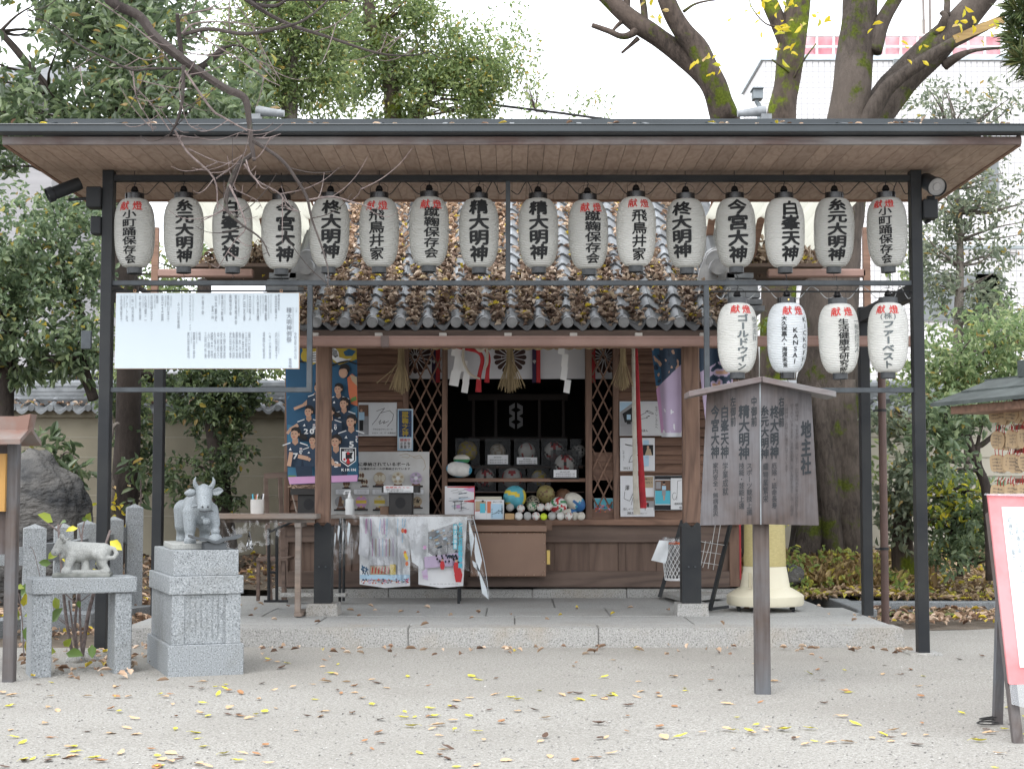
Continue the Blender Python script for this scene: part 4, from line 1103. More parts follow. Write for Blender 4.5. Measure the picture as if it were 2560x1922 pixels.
def f3(P):
    P.rect('lblue', 1550, 1580, 1005, 1088).poly('grey', [(1550, 1030), (1580, 1008), (1580, 1088), (1550, 1088)]).poly('black', [(1556, 1034), (1580, 1018), (1580, 1054), (1562, 1056)]).rect('floor', 1550, 1580, 1066, 1088).rect('lblue', 1567, 1577, 1036, 1049).rect('black', 1567, 1577, 1049, 1060)
    P.rect('white', 1600, 1650, 1008, 1085); scribble(P, 'hair', 1614, 1036, 36, 26, 5, 1.1); P.vtext('hair', 'なでしこさんへ', 1641, 1014, 1072, 7, 0).text('hair', 'あはん', 1600, 1620, 1076, 7)
card('signed_card', 1549, 1655, 1003, 1089, 'wide signed sheet with a street photo, topmost behind the red and white bell ropes', 'signed card', f3)
def f4(P):
    P.rect('lblue', 1608, 1622, 1100, 1165).rect('black', 1607, 1633, 1112, 1138).poly('tan', [(1612, 1138), (1618, 1120), (1626, 1122), (1630, 1138)]).ell('skin', 1620, 1118, 3, 4)
    scribble(P, 'hair', 1582, 1112, 34, 14, 8, 1); P.stroke('hair', [(1590, 1130), (1578, 1140), (1572, 1156), (1586, 1152), (1594, 1136)], 1).vtext('hair', 'レギュラー', 1559, 1124, 1152, 6, 0).text('hair', '2023.', 1558, 1580, 1170, 8, .01).text('red', 'No.1', 1614, 1626, 1143, 3, 0)
card('signed_card', 1550.5, 1637, 1094.5, 1177, 'signed white card with a small dark player photo, middle one of the right wall', 'signed card', f4)
def f5(P):
    P.rect('tan', 1607, 1633, 1191, 1219)
    for i, s in enumerate(('奉納サイン', 'ありがとう')): P.text('hair', s, 1609, 1631, 1197 + 9 * i, 5, .02)
    P.rect('grey', 1612, 1635, 1242, 1275).rect('brown', 1612, 1635, 1242, 1252).rect('red', 1616, 1622, 1256, 1262).rect('white', 1614, 1634, 1268, 1275).ell('black', 1620, 1262, 2.4, 6)
    P.vtext('hair', '澤', 1568, 1212, 1226, 12, 0); P.stroke('hair', [(1562, 1228), (1560, 1246), (1574, 1252), (1588, 1222), (1578, 1262)], .9).text('hair', '悟しイツ', 1558, 1584, 1272, 7, 0).text('hair', '蹴球', 1568, 1590, 1282, 7, 0).text('hair', '2023.7.7', 1600, 1618, 1283, 5, 0)
card('signed_card', 1551, 1636, 1189, 1291, 'signed white sheet with an orange note at its corner, lowest behind the bell ropes', 'signed card', f5)
def f6(P):
    P.rect('black', 1637, 1707, 1189, 1274).rect('card', 1637, 1677, 1198, 1262).rect('cyan', 1638, 1676, 1200, 1260).rect('brown', 1638, 1676, 1200, 1226).rect('grey', 1640, 1652, 1204, 1222).rect('lblue', 1655, 1665, 1214, 1224).rect('grey', 1655, 1664, 1224, 1238).rect('skin', 1658, 1662, 1238, 1250).ell('skin', 1660, 1208, 3.4, 4).ell('hair', 1660, 1206, 3.6, 3)
    P.rect('white', 1677, 1706, 1195, 1273); P.stroke('hair', [(1692, 1250), (1694, 1202), (1704, 1200)], .9).ell('white', 1690, 1246, .1, .1).text('hair', '優勝祈願', 1686, 1706, 1259, 6, 0).text('hair', '様', 1698, 1705, 1268, 6, 0)
    P.stroke('hair', [(1686 + 5 * math.cos(a), 1240 + 9 * math.sin(a)) for a in np.linspace(0, 5.5, 14)], .8)
card('signed_card', 1637, 1707, 1188.5, 1274.5, 'black mounted photo of a person in pale clothes with signed card, against the right pillar', 'signed card', f6, Y=YC - .01)
def f7(P):
    P.rect('cyan', 1486, 1532, 1246, 1280); g = random.Random(4)
    for _ in range(60): P.ell(g.choice(['pink', 'orange', 'lilac', 'blue', 'red']), g.uniform(1488, 1530), g.uniform(1262, 1279), 2.2, 1.8, n=6)
card('photo_print', 1485, 1533, 1245, 1281, 'small blue photo of a crowd behind the right diamond lattice', 'photo', f7, Y=YW + .05)

# ball board
YBB = 13.95
bb = thing('ball_board', at(949, 1292, YBB), 'large off white board picturing dedicated balls, standing behind the pump bottle', 'display board')
b = MB(); b.pbox(824, 1073, 1129, 1291, YBB, .012); b.build('board_sheet', mat('old_board', (.60, .60, .59), (.50, .49, .47), .6, 3, 6), bb)
P = Print(YBB - .001)
P.text('hair', '白峯神宮に奉納されているボール', 848, 1026, 1160, 10, .02).text('hair', '蹴鞠をはじめ様々な種目のボールが奉納されています', 838, 1026, 1171.5, 6, .015)
def pb(cx, cy, r, c, c2, style):
    P.rect('black', cx - r * 1.15, cx + r * 1.15, cy + r * 1.22, cy + r * 1.5); P.poly('brown', [(cx - r * .5, cy + r * .8), (cx + r * .5, cy + r * .8), (cx + r * .8, cy + r * 1.24), (cx - r * .8, cy + r * 1.24)])
    P.ell(c, cx, cy, r, r, n=22)
    if style == 0:
        P.ell(c2, cx - r * .6, cy, r * .35, r * .6).ell(c2, cx + r * .6, cy, r * .35, r * .6).ell(c2, cx, cy, r * .22, r * .5)
    elif style == 1:
        for a in range(5): P.ell(c2, cx + .62 * r * math.cos(a * 1.257 - 1.57), cy + .62 * r * math.sin(a * 1.257 - 1.57), r * .24, r * .2)
        P.ell('white', cx, cy, r * .3, r * .3)
    elif style == 2:
        P.rect(c2, cx - r * .9, cx + r * .9, cy - r * .28, cy + r * .28).rect(c2, cx - r * .18, cx + r * .18, cy - r * .95, cy - r * .75).rect(c2, cx - r * .18, cx + r * .18, cy + r * .7, cy + r * .95)
    elif style == 3:
        g = random.Random(int(cx))
        for _ in range(14): a = g.random() * 6.28; q = g.random() * r * .75; P.ell(c2, cx + q * math.cos(a), cy + q * math.sin(a), r * .17, r * .08, n=6, rot=a)
    elif style == 4:
        P.poly(c2, [(cx - .2 * r, cy - r * .9), (cx + .1 * r, cy - r * .9), (cx + .5 * r, cy + .8 * r), (cx - .5 * r, cy + .8 * r)]).ell('tan', cx + .35 * r, cy, r * .2, r * .3)
pb(866, 1208, 9, 'tan', 'brown', 0); pb(911, 1204, 9, 'cream', 'brown', 0); pb(949, 1195, 15, 'tan', 'cream', 0); pb(995, 1195, 16, 'cream', 'tan', 1); pb(1040, 1195, 15, 'lilac', 'grey', 1)
pb(852, 1254, 15, 'grey', 'brown', 4); pb(903, 1254, 14.5, 'pink', 'yellow', 2); pb(949, 1254, 15, 'cream', 'yellow', 2); pb(1043, 1253, 12, 'tan', 'black', 3); pb(901, 1188, 10, 'cream', 'brown', 0)
for x0, x1 in ((838, 876), (884, 924), (930, 970), (1020, 1060)):
    P.rect('grey', x0, x1, 1222, 1236).rect('card', x0 + .8, x1 - .8, 1222.8, 1235.2)
    for k in range(3): P.text('grey', '奉納された球についての説明', x0 + 8, x1 - 8, 1226 + 3 * k, 2.2, 0)
for x0 in (840, 890, 938, 1028): P.text('grey', '種目の名称', x0, x0 + 34, 1284, 3, 0)
P.stroke('tan', [(998, 1138), (1016, 1134), (1034, 1142), (1050, 1138), (1060, 1150), (1064, 1166), (1058, 1176)], 1.2).stroke('tan', [(1004, 1142), (1020, 1144), (1026, 1138), (1040, 1146), (1056, 1144)], 1)
P.build('printed_face', bb)
# ================================================================== curtain, ropes, tassels
YK = YW + .16
cu = thing('crest_curtain', at(1275, 947, YK), 'white curtain with brown flower crests hung across the dark shrine opening', 'curtain')
xa, xb = X(1016), X(1537); zt_, zb_ = Z(815, YK), Z(947, YK)
def cy(x): return YK + .012 * math.sin(x * 9) + .006 * math.sin(x * 23)
b = MB(); nx = 90; xs_ = np.linspace(xa, xb, nx + 1)
vs = [(x, cy(x), z) for z in (zb_, (zb_ + zt_) / 2, zt_) for x in xs_]
b.add(vs, [(q * (nx + 1) + i, q * (nx + 1) + i + 1, (q + 1) * (nx + 1) + i + 1, (q + 1) * (nx + 1) + i) for q in (0, 1) for i in range(nx)])
b.build('curtain_cloth', mat('curtain_white', (.66, .66, .68), (.60, .60, .63), .8, 3, 3), cu, True)
M_crest = flat('crest_brown', (.055, .030, .026), .8); M_ribr = flat('ribbon_red', (.42, .03, .035), .6); M_ribp = flat('ribbon_purple', (.035, .02, .055), .7)
for pxc in (1035, 1275, 1514):
    b = MB(); cx_, cz_ = X(pxc), Z(893, YK); r = 41 / ppm(YK)
    for k in range(16):
        a0 = k * math.pi / 8; pts = []
        for aa, rr in ((-.02, .16), (-.165, .86), (-.12, .97), (0, 1.02), (.12, .97), (.165, .86), (.02, .16)):
            x = cx_ + rr * r * math.sin(a0 + aa); z = cz_ + rr * r * math.cos(a0 + aa); pts.append((x, cy(x) - .004, z))
        b.ngon(pts[::-1])
    pts = [(cx_ + .13 * r * math.cos(a), cy(cx_) - .006, cz_ + .13 * r * math.sin(a)) for a in np.linspace(0, 2 * math.pi, 13)[:-1]]; b.ngon(pts)
    b.build('flower_crest', M_crest, cu)
for px in (1087, 1341, 1480):
    for dx, m, nm in ((-10, M_ribp, 'purple_ribbon'), (0, M_ribr, 'red_ribbon')):
        b = MB(); x0, x1 = X(px + dx), X(px + dx + 11)
        b.box(x0, x1, YK - .035, YK - .030, Z(957, YK), zt_); o = b.build(nm, m, cu)
        if dx < 0:
            b = MB()
            for z in (866, 905): put(b, '守', (x0 + x1) / 2, Z(z, YK), .034, .034, lambda u, v: Vector((u, YK - .037, v)), .02)
            b.build('white_emblem', M_white, o)
# straw rope with tassels
M_straw = mat('straw', (.40, .31, .175), (.25, .19, .11), .8, 30, 4, .4, 120, stretch=(1, 1, .15), isl=.25)
YS = 13.2
b = MB(); n = 120; x0, x1 = at(820, 850, YS).x, at(1700, 850, YS).x
for s in range(2):
    pts = [(x0 + (x1 - x0) * i / n, YS + .018 * math.cos(i * .9 + s * math.pi), at(1280, 856, YS).z - .03 * math.sin(i / n * math.pi) + .018 * math.sin(i * .9 + s * math.pi)) for i in range(n + 1)]
    b.tube(pts, .022, 8)
o = b.build('straw_rope', M_straw, smooth=True); tag(o, 'twisted straw rope stretched under the eave behind the brown gutter', 'rope')
for px, py0, py1, w, lab in ((1004, 850, 987, 20, 'loose straw tassel with stray stalk hanging beside the left lattice'), (1275, 850, 985, 22, 'straw tassel hanging in front of the middle flower crest'), (1556, 850, 978, 18, 'bushy straw tassel hanging in front of the right lattice post')):
    b = MB(); g = random.Random(px)
    for k in range(85):
        a = g.gauss(0, .5); p = at(px + a * 6, py0, YS - .03); sp = g.gauss(0, 1)
        q = at(px + sp * w * .62, py1 - abs(sp) * 5 - g.random() * 14, YS - .03)
        mid = (p + q) * .5 + Vector((-(sp * .010), g.gauss(0, .012), .0)); q.y += g.gauss(0, .02)
        b.tube([p, mid, q], [.0042, .0038, .003], 4)
    if px == 1004: b.tube([at(1000, 905, YS - .04), at(975, 930, YS - .05), at(942, 957, YS - .06)], .004, 4)
    b.tube([at(px, 846, YS - .03), at(px, 862, YS - .03)], .035, 10)
    o = b.build('straw_tassel', M_straw); tag(o, lab, 'tassel', 'straw tassels under the eave')
def shide(name, px, py0, py1, w, Y, label, lean=0, m=None, segs=3):
    b = MB(); h = (py1 - py0) / segs; x = px
    for k in range(segs):
        y0, y1 = py0 + k * h, py0 + (k + 1) * h + h * .12; x0 = x - w / 2 + lean * k * 6 + (w * .28 if k % 2 else 0)
        q = [(x0 + w * .25, y0), (x0 + w * 1.15, y0 + h * .08), (x0 + w * .9, y1), (x0, y1 - h * .12)]
        b.prism([at(a, c, Y + .006 * k) for a, c in q][::-1], (0, .002, 0))
    o = b.build(name, m or M_white); return tag(o, label, 'paper streamer')
shide('paper_streamer', 1140, 852, 962, 26, YS - .02, 'broad folded white paper streamer hanging beside the red bow', -.4)
shide('paper_streamer', 1158, 900, 980, 18, YS - .03, 'split pale paper streamer with two tails left of the red bow', .3)
shide('paper_streamer', 1403, 852, 980, 17, YS - .02, 'slim zigzag white paper streamer hanging right of the middle crest', .5, None, 4)
for px, lean, lab in ((1281, -1, 'left half'), (1299, 1, 'right half')):
    b = MB()
    for k in range(4):
        y0 = 1007 + k * 15; f = lambda u: px + lean * u
        q = [(f(-6), y0), (f(8), y0 + 8), (f(8), y0 + 20), (f(-6), y0 + 12)] if k % 2 == 0 else [(f(8), y0), (f(-6), y0 + 8), (f(-6), y0 + 20), (f(8), y0 + 12)]
        b.prism([at(a, c, 15.6 + .004 * k) for a, c in (q if area(q) < 0 else q[::-1])], (0, .002, 0))
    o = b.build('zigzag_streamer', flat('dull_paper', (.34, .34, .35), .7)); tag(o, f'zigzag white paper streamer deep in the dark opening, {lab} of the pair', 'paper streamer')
# red and cream bow beside the streamer
b = MB()
limb(b, [(*at(1135, 866, YS - .04), .012), (*at(1165, 872, YS - .06), .014), (*at(1196, 880, YS - .07), .016), (*at(1206, 900, YS - .06), .018), (*at(1198, 940, YS - .05), .019), (*at(1196, 980, YS - .05), .026)], 8)
limb(b, [(*at(1196, 880, YS - .07), .013), (*at(1212, 872, YS - .06), .014), (*at(1222, 895, YS - .05), .016), (*at(1219, 930, YS - .05), .018), (*at(1217, 956, YS - .05), .024)], 8)
bow = b.build('rope_bow', flat('cord_red', (.45, .028, .035), .6), smooth=True); tag(bow, 'red and cream cord bow hanging at the upper left of the shrine opening', 'bow')
b = MB(); limb(b, [(*at(1160, 862, YS - .08), .012), (*at(1158, 900, YS - .08), .012), (*at(1176, 935, YS - .08), .011), (*at(1200, 947, YS - .08), .009)], 7)
limb(b, [(*at(1190, 866, YS - .09), .02), (*at(1202, 876, YS - .09), .018), (*at(1216, 868, YS - .09), .012), (*at(1218, 905, YS - .08), .012), (*at(1210, 925, YS - .08), .009)], 7)
b.build('cream_cord', flat('cord_cream', (.55, .49, .40), .7), bow, True)
# bell ropes
def hang(name, pts, m, label, fl=0.2):
    b = MB(); n = 10; q = smoothpts([(*at(x, y, Y), r) for x, y, r, Y in pts], 6)
    for i, p in enumerate(q): pass
    b.tube([p[:3] for p in q], [p[3] for p in q], 14)
    # pleats: thin strips over the surface
    for k in range(7):
        a = math.pi * (k + .5) / 7; b.tube([(p[0] - math.cos(a) * p[3] * .98, p[1] - math.sin(a) * p[3] * .98, p[2]) for p in q], [p[3] * .2 for p in q], 5)
    o = b.build(name, m, smooth=True); return tag(o, label, 'bell rope', 'bell ropes hanging from the eave')
hang('bell_rope', [(1583, 842, .013, 13.3), (1584, 950, .014, 13.3), (1586, 1080, .016, 13.3), (1588, 1180, .019, 13.3), (1592, 1286, .026, 13.3)], mat('cord_white', (.60, .56, .49), (.45, .42, .36), .8, 12, 4, .3, 80), 'cream white cloth bell rope hanging in front of the right wall cards')
hang('bell_rope', [(1590, 842, .008, 13.34), (1593, 950, .015, 13.34), (1598, 1080, .019, 13.34), (1603, 1180, .023, 13.34), (1607, 1270, .028, 13.34)], mat('cord_red2', (.44, .025, .035), (.30, .02, .03), .7, 12, 4, .3, 80), 'red cloth bell rope hanging just right of the cream one')

# ================================================================== balls and offerings on the counter
ZC = Z(1297.5, YW)
PB = {k: mat('ball_' + k, c, tuple(x * .78 for x in c), .5, 14, 5, .08, 60) for k, c in dict(white=(.66, .65, .62), blue=(.05, .30, .46), yellow=(.62, .48, .05), teal=(.10, .38, .46), dirty=(.33, .30, .22), olive=(.27, .23, .09), red=(.48, .045, .05), green=(.05, .24, .10), cream=(.60, .57, .50), tennis=(.58, .72, .04), black=(.02, .02, .022), tan=(.42, .34, .25), deep=(.03, .13, .33), grey=(.42, .42, .41), brown=(.16, .085, .05), stitch=(.45, .10, .08)).items()}
BK = list(PB); bi = BK.index
def ball(name, px, py, r_px, Y, fn, label, group=None, sc=(1, 1, 1), rot=None, n=28, m=20):
    b = MB(); c = at(px, py, Y); r = r_px / ppm(Y); b.sphere(c, r, n, m, fn, sc, rot)
    o = b.build(name, [PB[k] for k in BK], smooth='all'); return tag(o, label, 'ball', group)
def striped(v):
    if abs(v.z + .28 * v.x - .25) < .17 and v.x < .45: return bi('yellow')
    if v.x > .72 or (v.z < -.45 and v.x < -.35): return bi('yellow')
    return bi('teal')
vb = ball('volleyball', 1287, 1242, 28.5, 13.85, striped, 'large turquoise beach volleyball with yellow bands on the counter')
def speck(a, b_, k, th):
    return lambda v: bi(a) if noise.noise(v * k) > th else bi(b_)
ball('soccer_ball', 1331, 1256, 18, 14.0, speck('dirty', 'black', 7, -.12), 'dark mottled old soccer ball between the volleyball and the olive ball')
ball('soccer_ball', 1330, 1266, 12.5, 13.85, speck('green', 'cream', 3.2, .18), 'small cream and green ball in front of the mottled one')
ball('handball', 1364, 1235, 23, 14.1, speck('olive', 'brown', 6, -.3), 'worn olive yellow ball standing behind the small balls')
ball('basketball', 1408, 1243, 22, 14.2, lambda v: bi('black') if min(abs(v.x), abs(v.z), abs(v.x * v.x - v.z * .8 - .35)) < .05 else bi('brown'), 'dim brown basketball in the back right of the counter')
ball('mini_ball', 1396, 1264, 22, 13.9, lambda v: bi(('red', 'white', 'green', 'white')[int((math.atan2(v.z, v.x) + 3.2 + v.y) * 2) % 4]), 'red, green and white panelled ball leaning on the right group')
ball('rugby_ball', 1437, 1255, 26, 13.95, lambda v: bi('deep') if v.x > .45 or abs(v.z) < .13 and v.x > -.3 else (bi('blue') if v.x > .30 else bi('cream')), 'cream and blue rugby ball tilted at the right end of the counter', None, (1.12, .82, .82), Matrix.Rotation(R(38), 3, 'Y'))
ball('rugby_ball', 1424, 1280, 11, 13.75, lambda v: bi('cream') if v.x < .2 else bi('deep'), 'small cream rugby ball lying below the blue one', None, (1.6, .9, .8))
ball('rugby_ball', 1148, 1173, 21, 13.95, lambda v: bi('blue') if v.x > .80 or v.x < -.9 or (abs(v.z) > .86) else bi('white'), 'white autographed rugby ball with blue tips on the upper shelf', None, (1.55, .95, .95), Matrix.Rotation(R(6), 3, 'Y'))
ball('rugby_ball', 1154, 1148, 14, 14.15, lambda v: bi('green') if v.z < 0 else bi('cream'), 'cream and green rugby ball behind the white autographed one', None, (1.5, .9, .9))
stitch = lambda v: bi('stitch') if abs(abs(v.x + .15 * v.z) - .62 + .3 * v.z * v.z) < .055 else bi('white')
lbl = ['just right of the little wooden box', 'second along the counter edge', 'left of the tennis ball', '', 'right of the tennis ball', 'with bright round patch', 'third from the right end', 'half hidden, second from the right end', 'at the right end of the counter']
for i, (px, c) in enumerate(((1297, 'white'), (1319, 'grey'), (1340, 'st'), (1359.5, 'tennis'), (1380, 'grey'), (1401, 'white'), (1422, 'st'), (1437, 'cream'), (1453, 'cream'))):
    Yb = 13.62 + (.05 if i == 7 else 0)
    b = MB(); r = (8.8 if c == 'tennis' else 10.3) / ppm(Yb); p = at(px, 1288, Yb); b.sphere((p.x, p.y, Z(1297.5, 14.1) + r), r, 22, 16, stitch if c == 'st' else (lambda v, c=c: bi(c)))
    o = b.build('tennis_ball' if c == 'tennis' else 'baseball', [PB[k] for k in BK], smooth='all')
    tag(o, 'bright yellow green tennis ball in the row of baseballs' if c == 'tennis' else f'{"stitched white" if c == "st" else "plain " + ("dull white" if c == "grey" else "off white")} baseball in the front row {lbl[i]}', 'ball', None if c == 'tennis' else 'baseballs along the counter edge')
for px, py, lab in ((1275, 1268, 'dull baseball perched behind the little wooden box'), (1302, 1271, 'stitched baseball in the second row below the volleyball'), (1352, 1268, 'baseball with blue scribbles in the second row'), (1371, 1266, 'pale baseball in the second row beside the striped ball')):
    ball('baseball', px, py, 10, 13.72, stitch if px != 1275 else (lambda v: bi('grey')), lab, 'baseballs along the counter edge', n=20, m=14)
b = MB(); b.pbox(1262, 1286, 1283, 1298, 13.6, .06); o = b.build('wooden_box', mat('pale_box', (.42, .27, .13), None, .6), bevel=.003); tag(o, 'small pale wooden box at the left end of the baseballs', 'box')
# acrylic cases
M_acr = clearmat('acrylic', (.62, .62, .62), .0, .05, 0, 1.16)  # grey tint dims the balls: shelf shade put into the covers
def case(px0, px1, py0, py1, Y, fn, rr, label, text=True, ctop=None, off=(0, 0)):
    t = thing('display_case', at((px0 + px1) / 2, py1, Y), label, 'display case', 'clear cases of balls on the shelves')
    b = MB(); b.pbox(px0, px1, py0, py1, Y, .2); b.build('clear_cover', M_acr, t)
    b = MB(); c = at((px0 + px1) / 2 + off[0], (py0 + py1) / 2 + off[1], Y + .1); b.sphere(c, min(.095, rr / ppm(Y + .1)), 22, 16, fn); b.build('ball', [PB[k] for k in BK], t, 'all')
    if text:
        ct = ctop or py1 - (py1 - py0) * .34; b = MB(); b.pbox(px0 + 7, px1 - 6, ct, py1 - 1, Y - .012, .004); cd = b.build('name_card', PRN['card'], t)
        b = MB()
        for k in range(3): line(b, '奉納日本代表選手一同' if k else '奉納球', px0 + (12 if k else 22), px1 - (10 if k else 22), -(ct + (py1 - ct) * (.25 + .27 * k)), 3.4, pfn(Y - .014), 0)
        b.build('card_lettering', PRN['hair'], cd)
    b = MB(); b.pbox(px0 - 1, px1 + 1, py1, py1 + 3, Y, .2); b.build('case_base', PRN['black'], t)
penta = lambda v: bi('black') if noise.noise(v * 2.6) > .22 else bi('white')
swirl = lambda v: bi('black') if abs(math.sin(3 * v.x + 2 * v.z) - v.z) < .22 else (bi('red') if abs(math.sin(3 * v.x + 2 * v.z) - v.z) < .34 else bi('white'))
case(1138, 1199, 1095, 1160, 14.45, speck('yellow', 'tan', 4, 0), 27, 'clear case with a yellow metallic ball, behind the rugby balls', False)
case(1212, 1276, 1096, 1161, 14.45, speck('tan', 'cream', 3, .1), 20, 'clear case with tan ball and white name card, upper middle left', True, 1137)
case(1285, 1349, 1096, 1161, 14.45, stitch, 22, 'clear case with pale balls and wide name card, upper middle right', True, 1143)
case(1353, 1418, 1096, 1161, 14.45, swirl, 26, 'clear case with a black and white swirled ball, second from the right', False)
case(1426, 1466, 1096, 1161, 14.5, penta, 18, 'clear case with a patched ball tucked behind the right post', False)
case(1186, 1240, 1163, 1226, 14.3, swirl, 24, 'low clear case with a black trimmed ball, left end of lower row', False)
case(1246, 1314, 1163, 1226, 14.3, lambda v: bi('red') if (v - Vector((0, -.85, .5))).length < .34 or abs(v.x) > .8 else bi('white'), 27, 'low clear case with a white ball bearing dark red patches', False)
case(1317, 1378, 1163, 1226, 14.3, speck('yellow', 'grey', 3, .25), 20, 'low clear case with a gold glinting ball, above the olive ball', False)
case(1377, 1447, 1125, 1194, 14.12, swirl, 25, 'nearest clear case with swirl patterned ball and white card at the right', True, 1174)
b = MB(); b.box(X(1120), X(1462), 14.45, 14.8, Z(1162, 14.45) - .03, Z(1164, 14.45) - .001); o = b.build('rear_shelf', M_woodd, shr)
b = MB(); b.box(X(1120), X(1462), 14.28, 14.6, Z(1231, 14.3), Z(1229, 14.3)); o = b.build('lower_shelf', M_woodd, shr)
# picture board, cards at the counter
def g1(P):
    P.poly('card', [(1118, 1216), (1186, 1215), (1186, 1298), (1118, 1299)]); P.poly('red', [(1118, 1216), (1186, 1215), (1186, 1221), (1160, 1219), (1118, 1218)]).poly('pink', [(1158, 1222), (1186, 1218), (1186, 1230), (1172, 1228)]).poly('red', [(1160, 1252), (1186, 1248), (1186, 1256), (1160, 1254)])
    g = random.Random(6)
    for k in range(26):
        y = 1222 + 66 * g.random(); x = 1120 + 30 * g.random(); P.stroke(g.choice(['grey', 'lblue', 'grey', 'white', 'navy2']), [(x, y), (x + g.uniform(12, 30), y + g.uniform(-5, 3))], g.uniform(.6, 1.6))
    P.stroke('black', [(1132, 1254), (1158, 1252)], 2).stroke('black', [(1137, 1254), (1137, 1274)], 1.6).stroke('black', [(1153, 1254), (1153, 1274)], 1.6).rect('pink', 1141, 1150, 1262, 1270)
    P.stroke('red', [(1186, 1215), (1186, 1298)], 1.5)
card('picture_board', 1112, 1186.5, 1215, 1299, 'glossy white picture board with red streaks and a gate outline, left end of the counter', 'picture', g1, Y=13.72)
def g2(P):
    P.rect('card', 1187, 1259, 1250, 1297).rect('tan', 1188, 1215, 1252, 1276).rect('cyan', 1200, 1213, 1258, 1282).ell('skin', 1207, 1254, 3, 3.6).ell('hair', 1207, 1252.5, 3.2, 2.4).rect('sheet', 1216, 1217.5, 1250, 1297).rect('orange', 1218, 1228, 1253, 1282).rect('lblue', 1227, 1257, 1259, 1296)
    scribble(P, 'hair', 1243, 1280, 22, 12, 12, .8); P.text('hair', '奉納サイン色紙', 1232, 1256, 1254, 4, 0).vtext('hair', 'みんなで', 1230, 1270, 1294, 3.4).vtext('hair', '大会優勝', 1255, 1262, 1284, 4).stroke('red', [(1188, 1277), (1200, 1276)], 2)
card('signed_card', 1186.8, 1260, 1249, 1298, 'open pale blue signed card with a small figure, on the counter beside the wooden box', 'signed card', g2, Y=13.66)
b = MB(); b.pbox(1188, 1254, 1241, 1249, 13.74, .1); o = b.build('paper_bundle', PRN['cream'], bevel=.003); tag(o, 'flat cream paper bundle behind the pale blue card', 'paper')

# ================================================================== offertory box
of = thing('offertory_box', at(1268, 1441, 13.72), 'brown riveted copper clad offertory box under the counter', 'offertory box')
M_cop = mat('box_copper', (.255, .150, .098), (.215, .125, .082), .48, 2, 4, spec=.5)
b = MB(); b.pbox(1176, 1365, 1331, 1441, 13.74, .34); b.build('box_body', M_cop, of, bevel=.006)
b = MB(); b.pbox(1168, 1367, 1312, 1329, 13.72, .36); lid = b.build('box_lid', M_cop, of, bevel=.004)
b = MB(); b.pbox(1170, 1350, 1441, 1466, 13.9, .2); b.build('box_foot', M_woodd, of)
b = MB()
for i in range(9): b.sphere(at(1186 + i * 21.3, 1332.5, 13.735), .006, 8, 6); b.sphere(at(1186 + i * 21.3, 1437, 13.735), .006, 8, 6)
for i in range(5): b.sphere(at(1361, 1335 + i * 23, 13.735), .006, 8, 6)
b.build('rivet', mat('rivet', (.42, .30, .22), None, .35, metal=.6), of)['kind'] = 'stuff'
b = MB(); b.pbox(1367, 1375, 1375, 1410, 13.80, .02); b.pbox(1368, 1373, 1392, 1404, 13.785, .015); b.build('padlock', mat('brass_lock', (.5, .36, .12), None, .4, metal=.8), of)
b = MB(); b.pbox(1362, 1380, 1298.5, 1325, 14.0, .02); b.build('side_bracket', M_cop, of)

# ================================================================== tables in front
# bench desk at left
M_desk = wood('desk_wood', (.245, .185, .145), (.145, .105, .082), 'x', 22, .6, .08, (.25, .225, .205))
dk = thing('wooden_desk', at(640, 1540, 11.8), 'narrow weathered wooden desk with a pen cup left of the pillar', 'desk')
b = MB(); x0, x1 = at(470, 1295, 11.75).x, at(791, 1295, 11.75).x; zt_ = at(700, 1284.5, 11.75).z; zb_ = at(700, 1297, 11.75).z
b.box(x0, x1, 11.75, 12.2, zb_, zt_); b.build('desk_top', M_desk, dk, bevel=.004)
b = MB(); b.pbox(478, 786, 1298, 1306, 11.85, .02); b.build('apron', M_desk, dk)
for px in (540, 744):
    b = MB(); b.pbox(px - 8, px + 8, 1306, 1318, 11.80, .34); b.pbox(px - 7, px + 7, 1318, 1539, 11.82, .05); b.pbox(px - 7, px + 7, 1318, 1520, 12.1, .05); b.pbox(px - 9, px + 10, 1531, 1541, 11.80, .40)
    b.build('leg', M_desk, dk, bevel=.003)
cup = thing('pen_cup', at(643, 1284, 11.9), 'off white cup holding coloured pens on the wooden desk', 'cup')
b = MB(); c = at(643, 1284, 11.9); h = 36 / ppm(11.9); r = 17 / ppm(11.9)
b.lathe([(r * .94, h), (r * 1.0, h), (r * .98, h * .22), (r * .92, 0)], c, 26, False).lathe([(r * .94, h), (r * .9, h * .2), (0, h * .15)], c, 26, False).lathe([(r * .92, 0), (0, 0)], c, 26, False); b.build('cup_body', mat('cup_white', (.60, .58, .55), None, .5), cup, True)
for dx, lean, hh, col in ((-9, -.010, 13, 'cyan'), (-6, .012, 11, 'orange'), (-1, .004, 13, 'card'), (2, -.006, 11, 'green'), (6, .02, 12, 'black'), (11, .012, 14, 'white')):
    b = MB(); p = c + Vector((dx / ppm(11.9), 0, h * .3)); q = c + Vector((dx / ppm(11.9) + lean, .005, h + hh / ppm(11.9))); b.tube([p, q], .0055, 8); b.build('pen', PRN[col], cup)
